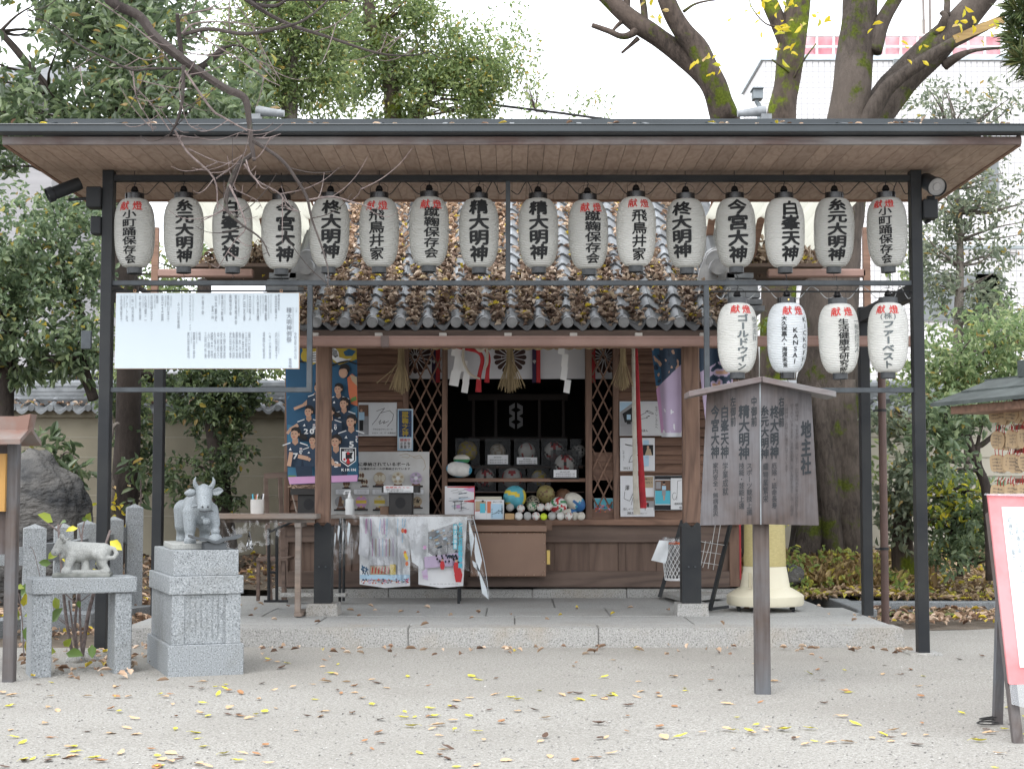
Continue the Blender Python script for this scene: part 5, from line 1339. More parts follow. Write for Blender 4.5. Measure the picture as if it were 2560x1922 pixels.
# table under clear plastic with two posters
M_plas = clearmat('clear_plastic', (.97, .98, .985), .05, .06, .45)
tb = thing('plastic_covered_table', at(1005, 1500, 13.4), 'long table left of the offertory box draped with posters under clear plastic', 'table')
Yt = 13.25; zt_ = at(1000, 1287, Yt).z
b = MB(); b.box(at(822, 1290, Yt).x, at(1184, 1290, Yt).x, Yt, 13.62, zt_ - .03, zt_); b.build('table_top', M_desk, tb, bevel=.003)
for px in (850, 1147):
    for yy in (Yt + .03, 13.58):
        b = MB(); b.tube([(at(px, 1300, Yt).x, yy, .13), (at(px, 1300, Yt).x, yy, zt_ - .03)], .012, 10); b.build('leg', M_steel, tb)
def sheet(px0, px1, py1, fnP, name, skew=0):
    P = Print(Yt - .012); P.poly('white', [(px0, 1291), (px1 + skew, 1291), (px1, py1 - 2), ((px0 + px1) / 2, py1 + 3), (px0, py1 - 6)]); fnP(P); return P.build(name, tb)
def s1(P):
    g = random.Random(21)
    for k in range(16): x = g.uniform(908, 1015); P.stroke(g.choice(['lblue', 'pink', 'lilac', 'lblue', 'sheet']), [(x, 1296), (x + g.uniform(-4, 4), 1296 + g.uniform(20, 60))], g.uniform(1.5, 4))
    P.rect('sheet', 925, 990, 1340, 1436).poly('card', [(1014, 1291), (1062, 1291), (1058, 1424), (1030, 1404)]).poly('sheet', [(900, 1330), (924, 1336), (924, 1400), (896, 1384)])
    for k in range(7): x = 930 + k * 8.6; P.rect(('pink', 'tan', 'lilac', 'lblue')[k % 4], x, x + 2.2, 1346, 1390)
    P.rect('grey', 924, 992, 1412, 1438).rect('tan', 926, 990, 1414, 1436)
    for k in range(7): P.stroke('red', [(932 + k * 8, 1417), (930 + k * 8, 1433)], 2.6); P.ell('skin', 932 + k * 8, 1416, 1.6, 2)
    P.rect('yellow', 975, 989, 1410, 1438); P.rect('sheet', 994, 1002, 1330, 1438); P.poly('lblue', [(900, 1436), (1024, 1436), (1024, 1452), (900, 1446)])
    for k in range(90): P.ell(g.choice(['pink', 'red', 'lilac', 'blue', 'white', 'orange', 'navy2']), g.uniform(902, 1022), g.uniform(1446, 1458), 2.2, 1.7, n=6)
    for k in range(6): P.ell(g.choice(['red', 'yellow', 'orange']), g.uniform(1004, 1018), g.uniform(1320, 1420), 4, 6, n=8)
    for k in range(10): P.stroke(g.choice(['navy2', 'blue']), [(g.uniform(902, 915), g.uniform(1410, 1440))] * 1 + [(g.uniform(905, 922), g.uniform(1410, 1440))], 2)
sheet(899, 1025, 1466, s1, 'festival_poster')
def s2(P):
    g = random.Random(22)
    P.poly('grey', [(1070, 1330), (1140, 1306), (1156, 1330), (1156, 1386), (1100, 1400), (1070, 1380)])
    for k in range(60): P.ell(g.choice(['tan', 'lblue', 'grey', 'navy2', 'floor']), g.uniform(1074, 1154), g.uniform(1322, 1380), g.uniform(3, 8), g.uniform(1.5, 3), n=7, rot=-.3)
    P.poly('lilac', [(1060, 1392), (1156, 1380), (1156, 1412), (1062, 1420)])
    for k in range(26): x = g.uniform(1090, 1154); y = g.uniform(1386, 1404); P.ell(g.choice(['navy', 'navy2', 'black', 'hair']), x, y, 2.4, 3.4, n=7)
    for x, y, s in ((1106, 1412, 1), (1146, 1436, 1.7), (1141, 1418, 1.3)):
        P.poly('red', [(x - 4 * s, y - 10 * s), (x + 3 * s, y - 10 * s), (x + 6 * s, y), (x + 4 * s, y + 11 * s), (x - 4 * s, y + 11 * s), (x - 6 * s, y)]); P.ell('skin', x, y - 13 * s, 2.4 * s, 3 * s).poly('black', [(x - 2 * s, y - 15 * s), (x + 2 * s, y - 15 * s), (x + 1.5 * s, y - 20 * s), (x - 1.5 * s, y - 20 * s)])
    P.rect('cyan', 1133, 1143, 1310, 1372).vtext('white', '精大明神祭', 1138, 1312, 1371, 8, .02).vtext('cyan', '七月七日蹴鞠奉納', 1151, 1304, 1420, 11, .05); P.ell('pink', 1062, 1368, 4, 5); P.text('grey', '主催奉賛会事務局', 1072, 1146, 1459, 3, 0).poly('lilac', [(1054, 1428), (1068, 1420), (1070, 1450), (1058, 1446)]).text('pink', '小町踊', 1056, 1070, 1440, 5, .02)
sheet(1046, 1158, 1466, s2, 'shrine_poster', 10)
# crinkled plastic film: front drape, a torn tail at the right
def film(name, fpts, nx, ny, amp, seed):
    b = MB(); vs = []
    for j in range(ny + 1):
        for i in range(nx + 1):
            u, v = i / nx, j / ny; x, y, Y = fpts(u, v)
            a = amp * (.25 + v * .9)
            Y += a * noise.noise(Vector((u * 16 + seed, v * 2.0, seed))) + a * .4 * noise.noise(Vector((u * 46, v * 5, seed)))
            vs.append(at(x, y, Y))
    b.add(vs, [((j + 1) * (nx + 1) + i, (j + 1) * (nx + 1) + i + 1, j * (nx + 1) + i + 1, j * (nx + 1) + i) for j in range(ny) for i in range(nx)])
    return b.build(name, M_plas, tb, 'all')
film('plastic_film', lambda u, v: (826 + 352 * u + 4 * v, 1286.5 + 172 * v - 50 * v * abs(math.sin(u * 5.2 + .6)), Yt - .055 - .01 * v), 120, 26, .022, 2)
film('plastic_tail', lambda u, v: (1163 + (20 - 2 * v) * (1 - u) * .3 + u * (18 + 30 * v) + 22 * v * v, 1287 + v * (150 + 66 * u), Yt - .06 + .1 * u), 26, 40, .06, 5)
b = MB()
limb(b, [(*at(1182, 1290, Yt - .05), .004), (*at(1205, 1380, Yt - .02), .004), (*at(1216, 1440, Yt - .01), .003), (*at(1222, 1498, Yt), .003)], 5)
b.build('rolled_edge', mat('film_edge', (.62, .66, .68), None, .2), tb, True)
b = MB()
for x, y0, y1, w in ((847, 1312, 1352, 6), (858, 1325, 1362, 4), (872, 1305, 1365, 8), (838, 1330, 1368, 4)):
    b.prism([at(a, c, Yt - .075) for a, c in ((x - w * .2, y0), (x + w * .5, y0 + 4), (x + w * .3, (y0 + y1) / 2), (x - w * .3, y1), (x - w * .6, (y0 + y1) / 2))], (0, .002, 0))
b.build('sheen_streak', mat('film_sheen', (.66, .71, .74), None, .2), tb)  # opaque white slivers painting sheen onto the clear plastic
b = MB()
for q in (((1172, 1300), (1186, 1345), (1178, 1392), (1174, 1350)), ((1188, 1330), (1205, 1400), (1196, 1440), (1186, 1380)), ((1196, 1420), (1216, 1470), (1221, 1498), (1205, 1482)), ((1180, 1400), (1192, 1408), (1200, 1430), (1184, 1416))):
    b.prism([at(x, y, Yt - .05) for x, y in (q if area(q) < 0 else q[::-1])], (0, .002, 0))
b.build('fold_sheen', mat('film_sheen', (.66, .71, .74), None, .2), tb)  # white pieces standing in for highlights along the tail's folds
# pump bottle, fortune boxes
bo = thing('pump_bottle', at(874, 1292, 13.4), 'white pump bottle of sanitizer on the plastic covered table', 'bottle')
c = at(874, 1292.5, 13.4); k = 1 / ppm(13.4)
b = MB(); b.lathe([(3 * k, 49 * k), (5 * k, 47 * k), (10.2 * k, 45 * k), (10.8 * k, 43 * k), (10.8 * k, 2 * k), (10 * k, 0)], c, 24); b.build('bottle_body', mat('bottle_white', (.74, .76, .76), None, .35), bo, True)
b = MB(); b.lathe([(1.6 * k, 66 * k), (1.6 * k, 60 * k), (4 * k, 55 * k), (5.2 * k, 49 * k), (5.2 * k, 45 * k)], c, 16); b.tube([c + Vector((3 * k, 0, 65 * k)), c + Vector((-12 * k, 0, 65 * k)), c + Vector((-15 * k, 0, 56 * k))], 1.8 * k, 8); b.build('pump_head', PRN['white'], bo, True)
def holebox(px0, px1, py0, py1, Y, label):
    t = thing('fortune_box', at((px0 + px1) / 2, py1, Y), label, 'box', 'black boxes with round holes')
    b = MB(); b.pbox(px0, px1, py0, py1, Y, .22); b.build('box_body', mat('box_black', (.030, .028, .028), (.02, .019, .019), .5), t, bevel=.004)
    b = MB(); b.pell((px0 + px1) / 2, py0 + (py1 - py0) * .42, 13, 14, Y - .002, 24); b.build('round_hole', PRN['black'], t)
    b = MB(); b.pbox(px0 - 18, px1 + 16, py0 - 16, py0, Y - .03, .30); b.build('slip_tray', mat('tray_black', (.025, .023, .022), None, .5), t, bevel=.003)
    return t
t = holebox(972, 1030, 1231, 1292, 13.45, 'black box with a round hole under a tray with a red lettered sign')
b = MB(); b.pbox(959, 1033, 1214, 1231, 13.40, .004); o = b.build('sign_strip', PRN['white'], t)
b = MB(); line(b, '良縁恋みくじ', 963, 1025, -1218, 4.6, pfn(13.398), .01); o2 = b.build('red_lettering', M_red, o)
b = MB(); line(b, '初穂料二百円をお納め下さい', 964, 1010, -1223.5, 3.6, pfn(13.398), .01); line(b, '※小銭は右の箱に入れてください', 968, 1028, -1228, 3.6, pfn(13.398), .01); b.build('black_lettering', M_black, o)
g = np.random.default_rng(5)
t = holebox(744, 800, 1237, 1292, 13.45, 'black box with a round hole under a tray of folded slips, left behind the pillar')
b = MB()
for q in range(46): 
    p = at(g.uniform(728, 796), g.uniform(1213, 1223), 13.42 + g.uniform(0, .22)); b.bar(p, p + Vector((g.uniform(-.05, .05), g.uniform(-.04, .04), g.uniform(-.008, .012))), .012, .008)
b.build('paper_slip', mat('slip_tan', (.40, .28, .20), None, .7, isl=.2), t)['kind'] = 'stuff'
b = MB(); b.pbox(950, 972, 1265, 1290, 13.5, .06); o = b.build('carton', mat('carton', (.20, .125, .085), None, .7), bevel=.003); tag(o, 'little brown carton leaning on the left of the fortune box', 'box')
b = MB(); b.tube([at(731, 1237, 13.3), at(742, 1280, 13.28)], .008, 6); o = b.build('wooden_stick', M_desk); tag(o, 'thin pale stick leaning below the pink poster edge', 'stick')
# wooden chair by the wall at left
ch = thing('wooden_chair', at(650, 1500, 13.6), 'old brown wooden chair standing behind the narrow desk', 'chair')
for px in (664, 700): 
    b = MB(); b.bar(at(px, 1195, 13.9), at(px + 12, 1500, 13.7), .035, .03); b.build('rear_post', M_woodd, ch)
b = MB(); b.bar(at(660, 1190, 13.9), at(718, 1186, 13.9), .03, .05); b.build('top_rail', M_woodd, ch)
b = MB(); b.pbox(640, 718, 1395, 1402, 13.4, .42); b.build('seat', M_woodd, ch)
for px in (645, 708):
    b = MB(); b.pbox(px - 4, px + 4, 1402, 1502, 13.42, .035); b.build('front_leg', M_woodd, ch)
# black folding frames below the desk
fr = thing('folding_stand', at(665, 1500, 12.6), 'black folding steel stand under the narrow wooden desk', 'stand')
b = MB()
for px in (672, 692): b.tube([at(px, 1320, 12.6), at(px, 1500, 12.6)], .013, 8)
b.tube([at(672, 1430, 12.6), at(692, 1430, 12.6)], .01, 8); b.tube([at(660, 1502, 12.6), at(720, 1502, 12.6)], .01, 8); b.tube([at(672, 1330, 12.6), at(740, 1300, 12.7)], .01, 8)
b.build('stand_frame', M_steel, fr)
film2 = MB(); vs = []
for j in range(15):
    for i in range(31):
        u, v = i / 30, j / 14; vs.append(at(545 + 160 * u + (14 * v if u < .5 else -10 * v), 1300 + 88 * v * (1 - .35 * u), 11.82 + .06 * noise.noise(Vector((u * 9, v * 2, 4)))))
film2.add(vs, [((j + 1) * 31 + i, (j + 1) * 31 + i + 1, j * 31 + i + 1, j * 31 + i) for j in range(14) for i in range(30)])
film2.build('plastic_drape', M_plas, dk, 'all')
# stone tiles, power strip on the platform
b = MB(); b.pbox(700, 865, 1483, 1492, 13.2, .12); o = b.build('floor_tile', M_gran2, bevel=.004); tag(o, 'flat grey stone slab lying behind the left pillar foot', 'slab')
# ================================================================== basket, folding rack, cream cylinder
YT = 12.75
bk = thing('waste_basket', at(1684, 1450, YT), 'white mesh waste basket with orange rim and a hanging cloth, half behind the right pillar', 'waste basket')
c = at(1690, 1450, YT); k = 1 / ppm(YT); r0, r1, h = 27 * k, 37 * k, 95 * k
b = MB()
for i in range(20):
    for sg in (1, -1):
        pts = [(c.x + (r0 + (r1 - r0) * t) * math.cos(2 * math.pi * i / 20 + sg * t * 1.6), c.y + (r0 + (r1 - r0) * t) * math.sin(2 * math.pi * i / 20 + sg * t * 1.6), c.z + h * t) for t in np.linspace(.02, .97, 9)]
        b.tube(pts, .0028, 5, False)
b.lathe([(r0 * 1.03, h * .06), (r0, 0), (0, 0)], c, 26, False)
b.build('mesh_wall', mat('basket_white', (.62, .62, .62), None, .5), bk)
b = MB(); b.lathe([(r1, h), (r1 * 1.03, h), (r1 * 1.02, h * .95), (r1 * .98, h * .95)], c, 30, False); b.build('orange_rim', flat('rim_orange', (.62, .12, .035), .4), bk, True)
b = MB(); b.lathe([(r1 * .96, h * 1.12), (r1 * 1.05, h * 1.03), (r1 * .98, h * .9), (r0 * .95, h * .06), (0, h * .05)], c, 26, False)
b.v = [(x + .006 * noise.noise(Vector((x * 30, y * 30, z * 12))), y + .01 * noise.noise(Vector((x * 30, z * 30, 3))), z) for x, y, z in b.v]
b.build('bin_liner', clearmat('liner', (.75, .76, .77), .10, .25), bk, 'all')
b = MB(); vs = []
for j in range(9):
    for i in range(7):
        u, v = i / 6, j / 8; x = 1648 + 30 * u - (20 - 6 * u) * v; y = 1350 + 2 * u + 50 * v + 6 * u * v
        vs.append(at(x, y, YT - .11 - .02 * math.sin(u * 4 + v * 2)))
b.add(vs, [((j + 1) * 7 + i, (j + 1) * 7 + i + 1, j * 7 + i + 1, j * 7 + i) for j in range(8) for i in range(6)])
b.build('cloth', mat('cloth_white', (.74, .77, .79), None, .8), bk, 'all')
fs_ = thing('folding_rack', at(1730, 1520, 12.4), 'black folding A frame stand with a white wire rack behind the right pillar', 'stand')
b = MB(); b.bar(at(1706, 1300, 12.9), at(1649, 1492, 12.95), .022, .03); b.bar(at(1826, 1310, 12.7), at(1775, 1524, 12.35), .024, .032); b.bar(at(1775, 1522, 12.35), at(1822, 1516, 12.35), .022, .022); b.bar(at(1706, 1300, 12.9), at(1826, 1310, 12.7), .02, .02)
b.build('stand_frame', M_steel, fs_)
b = MB(); Yr = 12.6
for q in range(5): b.tube([at(1803 - q * 13, 1300 + (0 if q < 2 else 52), Yr), at(1791 - q * 13 - (8 if q < 3 else 0), 1424 - 3 * q, Yr - .05)], .0028, 5)
for y0, xo in ((1355, 0), (1378, -4), (1405, -10)): b.tube([at(1742 + xo, y0 - 3, Yr), at(1816 + xo, y0 + 8, Yr)], .0028, 5)
b.build('wire_rack', mat('rack_white', (.55, .55, .54), None, .4), fs_)
b = MB(); q = [gnd(1652, 1490, .15), gnd(1712, 1506, .15), gnd(1818, 1494, .15), gnd(1700, 1468, .15)]
b.prism(q, (0, 0, .035)); o = b.build('paving_plate', M_gran2, bevel=.004); tag(o, 'loose granite plate lying under the waste basket', 'slab')
YCY = 12.5
cy_ = thing('cream_cylinder', at(1913, 1530, YCY), 'cream round standing drum with yellow upper casing on castors behind the signboard', 'drum')
c = at(1913, 1500, YCY); c.z = .131; k = 1 / ppm(YCY)
b = MB(); b.lathe([(52 * k, .35), (53 * k, .345), (61 * k, .19), (62 * k, .185), (66 * k, .18), (90 * k, .135), (95 * k, .12), (95 * k, .06), (92 * k, .045), (0, .045)], c, 48, False); b.build('cream_base', mat('cream_plastic', (.70, .65, .50), (.64, .59, .45), .42, 2, 4), cy_, True)
b = MB(); b.lathe([(0, .99), (40 * k, .985), (49 * k, .95), (52 * k, .352)], c, 40, False); b.build('yellow_casing', mat('yellow_net', (.50, .42, .19), (.42, .35, .15), .5, 40, 3, .2, 140, stretch=(1, 1, 3)), cy_, True)
b = MB()
for a in range(6):
    p = c + Vector((76 * k * math.cos(a * 1.047 + .4), 76 * k * math.sin(a * 1.047 + .4), .02)); b.tube([p - Vector((.012, 0, 0)), p + Vector((.012, 0, 0))], .02, 12); b.tube([p, p + Vector((0, 0, .04))], .009, 6)
b.build('castor', M_steel, cy_)
b = MB(); b.pbox(1872, 1878, 1432, 1470, YCY - 62 * k - .004, .02); b.build('side_slot', mat('cream_dark', (.45, .40, .28), None, .6), cy_)
b = MB(); b.pbox(1849, 1853, 1310, 1448, 13.2, .02); o = b.build('red_pole', flat('pole_red', (.45, .05, .06), .5)); tag(o, 'thin red pole standing at the right corner of the shrine', 'pole')

# ================================================================== peaked wooden signboard
YS_ = 8.38
M_sign = wood('sign_wood', (.092, .070, .062), (.044, .033, .030), 'z', 26, .75, .04, (.145, .140, .148), .35, 9, .05)
M_signp = wood('sign_post', (.118, .097, .088), (.06, .043, .036), 'z', 24, .8, .0, (.135, .142, .153), .4, 10, .05)
sg = thing('signboard', gnd(1901, 1730), 'peaked grey wooden signboard on one post with brushed black writing', 'signboard')
b = MB(); p = gnd(1901, 1730); xw = 18.5 / ppm(YS_); b.box(p.x - xw, p.x + xw, YS_, YS_ + .075, -.05, at(1901, 1300, YS_).z); b.build('post', M_signp, sg, bevel=.004)
Yc, Ye = YS_ - .055, YS_ + .015            # centre ridge is nearer than the board's outer edges
edge = {}
def sgn(u, v):
    """u -1..1 across, v photo row; board folded forward along its middle"""
    tt = (v - 962) / (1310 - 962)
    half = (130 + 18 * tt) if u < 0 else (128 + 20 * tt)
    Y = Yc + (Ye - Yc) * abs(u); return at(1899 + u * half, v, Y)
for s, nm in ((-1, 'left_board'), (1, 'right_board')):
    b = MB(); top = [(0, 957), (s, 984)]
    q = [sgn(0, 957), sgn(s * .999, 984), sgn(s * .999, 1313), sgn(0, 1310)]
    if s < 0: q = q[::-1]
    b.prism([x for x in q][::-1], (0, .02, 0)); b.build('sign_panel', M_sign, sg)
b = MB(); b.bar(at(1900, 958, Yc - .001), at(1902, 1311, Yc - .001), .006, .006); b.build('ridge_strip', mat('pale_edge', (.27, .295, .31), (.17, .18, .19), .8, 8, 5), sg)  # paler strip along the fold between the two boards
rb = MB()
for a_, c_ in (((1899, 945), (1718, 982)), ((1901, 945), (2082, 983))):
    p0, p1 = at(a_[0], a_[1], YS_ - .02), at(c_[0], c_[1], YS_ + .0)
    for dy0, dy1 in ((-.09, .16),):
        top = [Vector((p.x, YS_ + dy0, p.z + .004)) for p in (p0, p1)] + [Vector((p.x, YS_ + dy1, p.z + .004)) for p in (p1, p0)]
        bot = [t - Vector((0, 0, .030)) for t in top]
        if a_[0] > c_[0]: top, bot = top[::-1], bot[::-1]
        rb.hexa(bot, top)
rb.build('roof_board', wood('sign_roof', (.145, .10, .095), (.085, .062, .06), 'x', 24, .6, .03, (.20, .195, .195), .3), sg, bevel=.002)
b = MB()
def sf(px0, v0):
    def fn(u, v):
        x = u; y = -v; s = (x - 1899); tt = (y - 962) / 348; half = (130 + 18 * tt) if s < 0 else (128 + 20 * tt)
        uu = s / half; Y = Yc + (Ye - Yc) * abs(uu) - .0025; return at(x, y, Y)
    return fn
fn = sf(0, 0)
Q = lambda x: 1700 + x / 4.259; QY = lambda y: 940 + y / 4.259
def sc_(s, x, y0, y1, w, bold=.02): column(b, s, Q(x), -QY(y0), -QY(y1), w / 4.259, fn, bold, False, .08)
sc_('地主社', 1343, 470, 1050, 112, .035); sc_('右御前', 1080, 220, 540, 62); sc_('柊大明神', 1006, 310, 880, 96, .03); sc_('糸元大明神', 903, 310, 880, 90, .03)
sc_('中御前', 788, 215, 535, 64); sc_('精大明神', 682, 305, 890, 120, .035); sc_('左御前', 566, 220, 535, 60); sc_('白峯天神', 476, 310, 880, 92, .03); sc_('今宮大神', 374, 310, 880, 92, .03)
b.build('large_lettering', flat('sign_ink', (.026, .030, .034), .8), sg)
b = MB()
sc_('厄除・延命長寿', 1004, 920, 1410, 58, .01); sc_('織物業繁栄', 912, 920, 1345, 60, .01); sc_('スポーツ競技上達', 738, 920, 1480, 62, .01); sc_('技能・芸能上達', 655, 920, 1415, 62, .01); sc_('学業成就', 482, 915, 1270, 64, .01); sc_('家内安全・無病息災', 378, 920, 1490, 62, .01)
b.build('small_lettering', flat('sign_ink2', (.036, .038, .042), .8), sg)
b = MB()
sc_('精大明神は、平安末期に蹴鞠(けまり)の宗家飛鳥井家の邸内社として', 1245, 290, 1500, 36, 0); sc_('祀られていましたが、当神宮創建に伴い末社となり、左・右御前', 1192, 290, 1490, 36, 0); sc_('の諸神様と合祀され現在に至っています。', 1135, 290, 1060, 36, 0)
b.build('fine_lettering', flat('sign_ink3', (.06, .055, .056), .8), sg)

# ================================================================== votive plaque rack, right edge
A = Vector((2.635, 9.3, 0)); D = Vector((.31, -.95, 0)).normalized(); Nn = Vector((-D.y * -1, D.x * -1, 0))
Nn = Vector((D.y, -D.x, 0)); Nn = Nn if Nn.x < 0 else -Nn        # faces left and a little towards the viewer
Nn = Vector((-.95, -.31, 0))
rk = thing('plaque_rack', A + D * .8, 'roofed wooden rack for votive plaques at the right edge with dark shingled roof', 'rack')
rotz = math.atan2(D.y, D.x)
def RP(s, n, z): return A + D * s + Nn * n + Vector((0, 0, z))
LEN = 1.9
M_shing = mat('dark_roof_sheet', (.075, .088, .085), (.04, .048, .046), .7, 7, 6, .3, 60)
b = MB(); ze = at(2335, 1009, 9.3).z
def slope(n0, z0, n1, z1, th, s0=0.0, s1=LEN):
    q = [RP(s0, n0, z0), RP(s1, n0, z0), RP(s1, n1, z1), RP(s0, n1, z1)]
    b.hexa([p - Vector((0, 0, th)) for p in q], q)
slope(.16, ze, -.06, ze + .075, .022, 0.0); slope(-.02, ze + .072, -.24, ze + .15, .022, .05); slope(-.64, ze, -.22, ze + .15, .022)
b.build('roof_sheet', M_shing, rk)
b = MB(); q = [RP(.35, -.20, ze + .14), RP(LEN, -.20, ze + .14), RP(LEN, -.28, ze + .14), RP(.35, -.28, ze + .14)]
b.hexa(q, [p + Vector((0, 0, .075 + (.02 if i in (0, 3) else 0))) for i, p in enumerate(q)]); b.build('roof_ridge', M_shing, rk)
b = MB(); q = [RP(.12, .10, ze - .024), RP(LEN, .10, ze - .024), RP(LEN, -.5, ze - .024), RP(.12, -.5, ze - .024)]
b.hexa([p - Vector((0, 0, .045)) for p in q], q); b.build('eave_board', M_woodx, rk)
for s in (.40, 1.6):
    b = MB(); q = [RP(s, -.20, -.02), RP(s + .07, -.20, -.02), RP(s + .07, -.27, -.02), RP(s, -.27, -.02)]; b.hexa(q, [Vector((p.x, p.y, ze - .07)) for p in q]); b.build('post', M_woodd, rk)
rows_z = [at(2480, y, 9.0).z for y in (1003, 1070, 1128, 1203, 1262)]
for z in rows_z:
    b = MB(); b.bar(RP(.36, -.17, z + .005), RP(LEN, -.17, z + .005), .02, .028); b.build('hanging_rail', M_woodx, rk)
M_cord = flat('red_cord', (.38, .025, .03), .7); M_ema = wood('plaque_wood', (.48, .355, .22), (.40, .285, .165), 'z', 18, .7, .12)
b = MB()
for z in rows_z[1:]:
    for i in range(60):
        s = .32 + 1.3 * i / 60 + rng.uniform(-.01, .01); b.tube([RP(s, -.155, z + .012), RP(s + rng.uniform(-.01, .01), -.14, z - .03), RP(s + rng.uniform(-.015, .015), -.145, z - .06)], .0022, 4)
b.build('red_cords', M_cord, rk)['kind'] = 'stuff'
M_emaink = flat('plaque_ink', (.10, .09, .085), .8)
cnt = 0
for ri, z in enumerate(rows_z[:4]):
    s = .27
    while s < 1.15:
        nst = rng.choice((2, 3, 4)) if ri else rng.choice((4, 5))
        for q in range(nst):
            ss = s + q * .016; lead = q == nst - 1
            wv, hv = .037 * rng.uniform(.9, 1.12), .051 * rng.uniform(.92, 1.1); shp = rng.choice((0, 0, 0, 1)) if ri != 3 else 1
            ang = rng.uniform(-.2, .2) + .55 - .08 * q; tw = rng.uniform(-.10, .10)
            pts = []
            for a in np.linspace(0, 2 * math.pi, 25)[:-1]:
                ca, sa = math.cos(a), math.sin(a)
                if shp: ca, sa = math.copysign(abs(ca) ** .6, ca), math.copysign(abs(sa) ** .45, sa)
                pts.append((wv * ca, hv * sa))
            ua = Matrix.Rotation(ang, 3, 'Z') @ D; un = Matrix.Rotation(ang, 3, 'Z') @ Nn
            zc = z - .066 - .004 * q * (1 if ri else 1.6); base = RP(ss, -.145 + .045 - q * .011 + rng.uniform(-.003, .003), zc)
            fn = lambda u, v: base + ua * (u * math.cos(tw) - v * math.sin(tw)) + Vector((0, 0, u * math.sin(tw) + v * math.cos(tw)))
            b = MB(); P3 = [fn(u, v) for u, v in pts]; nn = (P3[1] - P3[0]).cross(P3[6] - P3[0])
            b.prism(P3 if nn.dot(un) > 0 else P3[::-1], -un * .006)
            t = b.build('votive_plaque', M_ema)
            b2 = MB(); flip = -1 if ua.cross(Vector((0, 0, 1))).dot(un) < 0 else 1
            gf = lambda u, v: fn(u * flip, v) + un * .0012
            for kk in range(rng.choice((3, 4, 5))):
                line(b2, ''.join(rng.choice('祈勝合格必大会優心健康全国様ますように') for _ in range(6)), -wv * .62, wv * .62 * rng.uniform(.4, 1), hv * .5 - kk * .019, .011, gf, 0)
            b2.build('handwriting', M_emaink, t)
            b3 = MB(); b3.tube([fn(0, hv * .9) + un * .002, fn(0, hv * .9 + .03) + un * .004, fn(.004, hv * .9 + .05) - un * .01], .0022, 5); b3.build('red_cord', M_cord, t)
            rn = ('top row under the eave', 'second row', 'third row', 'lowest row')[ri]
            tag(t, ('rounded square' if shp else 'oval') + f' wooden votive plaque on a red cord in the {rn}', 'votive plaque', f'votive plaques, {rn}')
            cnt += 1
        s += .016 * nst + .075

# ================================================================== red framed notice stand, right edge
rs = thing('red_notice_stand', at(2530, 1852, 6.75), 'red bordered notice on a leaning wooden stand at the lower right edge', 'notice stand')
Tz = lambda z: 6.83 + (z - .2) / .86 * .26     # leaning plane: depth at height z
zt_, zb_ = 1.062, .245; x0, x1 = 2.158, 2.80
def rp(u, v, off=0): z = zb_ + (zt_ - zb_) * v; return Vector((x0 + (x1 - x0) * u, Tz(z) - off, z))
b = MB(); b.prism([rp(0, 0), rp(0, 1), rp(1, 1), rp(1, 0)][::-1], (0, .02, .004)); b.build('red_board', mat('faded_red', (.56, .15, .155), (.58, .25, .26), .5, 3.2, 6, lo=.4, hi=.6), rs)
b = MB(); b.prism([rp(.085, .085, .004), rp(.085, .935, .004), rp(.93, .935, .004), rp(.93, .085, .004)][::-1], (0, .002, 0)); b.build('white_notice', mat('notice_white', (.72, .76, .77), None, .5), rs)
b = MB(); fn = lambda u, v: rp(u, v, .006)
for i, s in enumerate(('初穂料のご案内について', 'ご祈祷お申し込みの方は', '必ず社務所までお越し下さい', '平日午前九時より受付', 'ご朱印は境内右手の授与所')):
    column(b, s, .13 + .045 * i, .88 - .03 * (i % 3), .50 - .03 * (i % 2), .030, fn, 0)
b.build('grey_lettering', flat('notice_ink', (.22, .25, .27), .8), rs)
b = MB(); column(b, '学問芸能上達', .225, .34, .22, .03, fn, 0); column(b, '球技上達お守り', .19, .36, .18, .03, fn, 0); b.build('red_lettering', flat('notice_red', (.62, .22, .25), .8), rs)
b = MB(); b.prism([rp(-.03, 1.0, .012), rp(-.03, 1.01, .012), rp(1.0, 1.012, .012), rp(1.0, .96, .012), rp(.6, .985, .012)][::-1], (0, .004, .0)); b.prism([rp(0, -.0, .005), rp(1, 0, .005), rp(1, -.13, .005), rp(.14, -.13, .005), (rp(0, -.1, .005))], (0, .003, 0)); b.build('plastic_wrap', clearmat('wrap', (.9, .91, .92), .10, .12, .5), rs)
for px0 in (0, .98):
    b = MB(); p0 = rp(px0 + .012, 0, -.01); p1 = Vector((p0.x, 6.75, -.02)); 
    b.bar(rp(px0 + .03, .9, -.05), p1 + Vector((.012, .05, 0)), .042, .032, (0, 1, 0)); b.build('front_leg', M_signp, rs)
    b = MB(); xo = p0.x + .075; b.bar(Vector((xo + .02, 7.36, -.02)), Vector((xo, 7.13, 1.0)), .04, .04, (0, 1, 0)); b.build('rear_leg', M_signp, rs)
b = MB(); b.box(x0 + .1, x1, 7.22, 7.25, .42, .47); b.build('rear_brace', M_signp, rs)
b = MB()
for q in range(3): b.tube([(2.20 + .05 * math.cos(a) , 7.3 + .04 * math.sin(a + q), .012 + .012 * q) for a in np.linspace(0, 5.5, 16)], .003, 5)
o = b.build('wire_coil', M_wire); tag(o, 'thin dark wire coil lying between the legs of the red notice stand', 'wire')

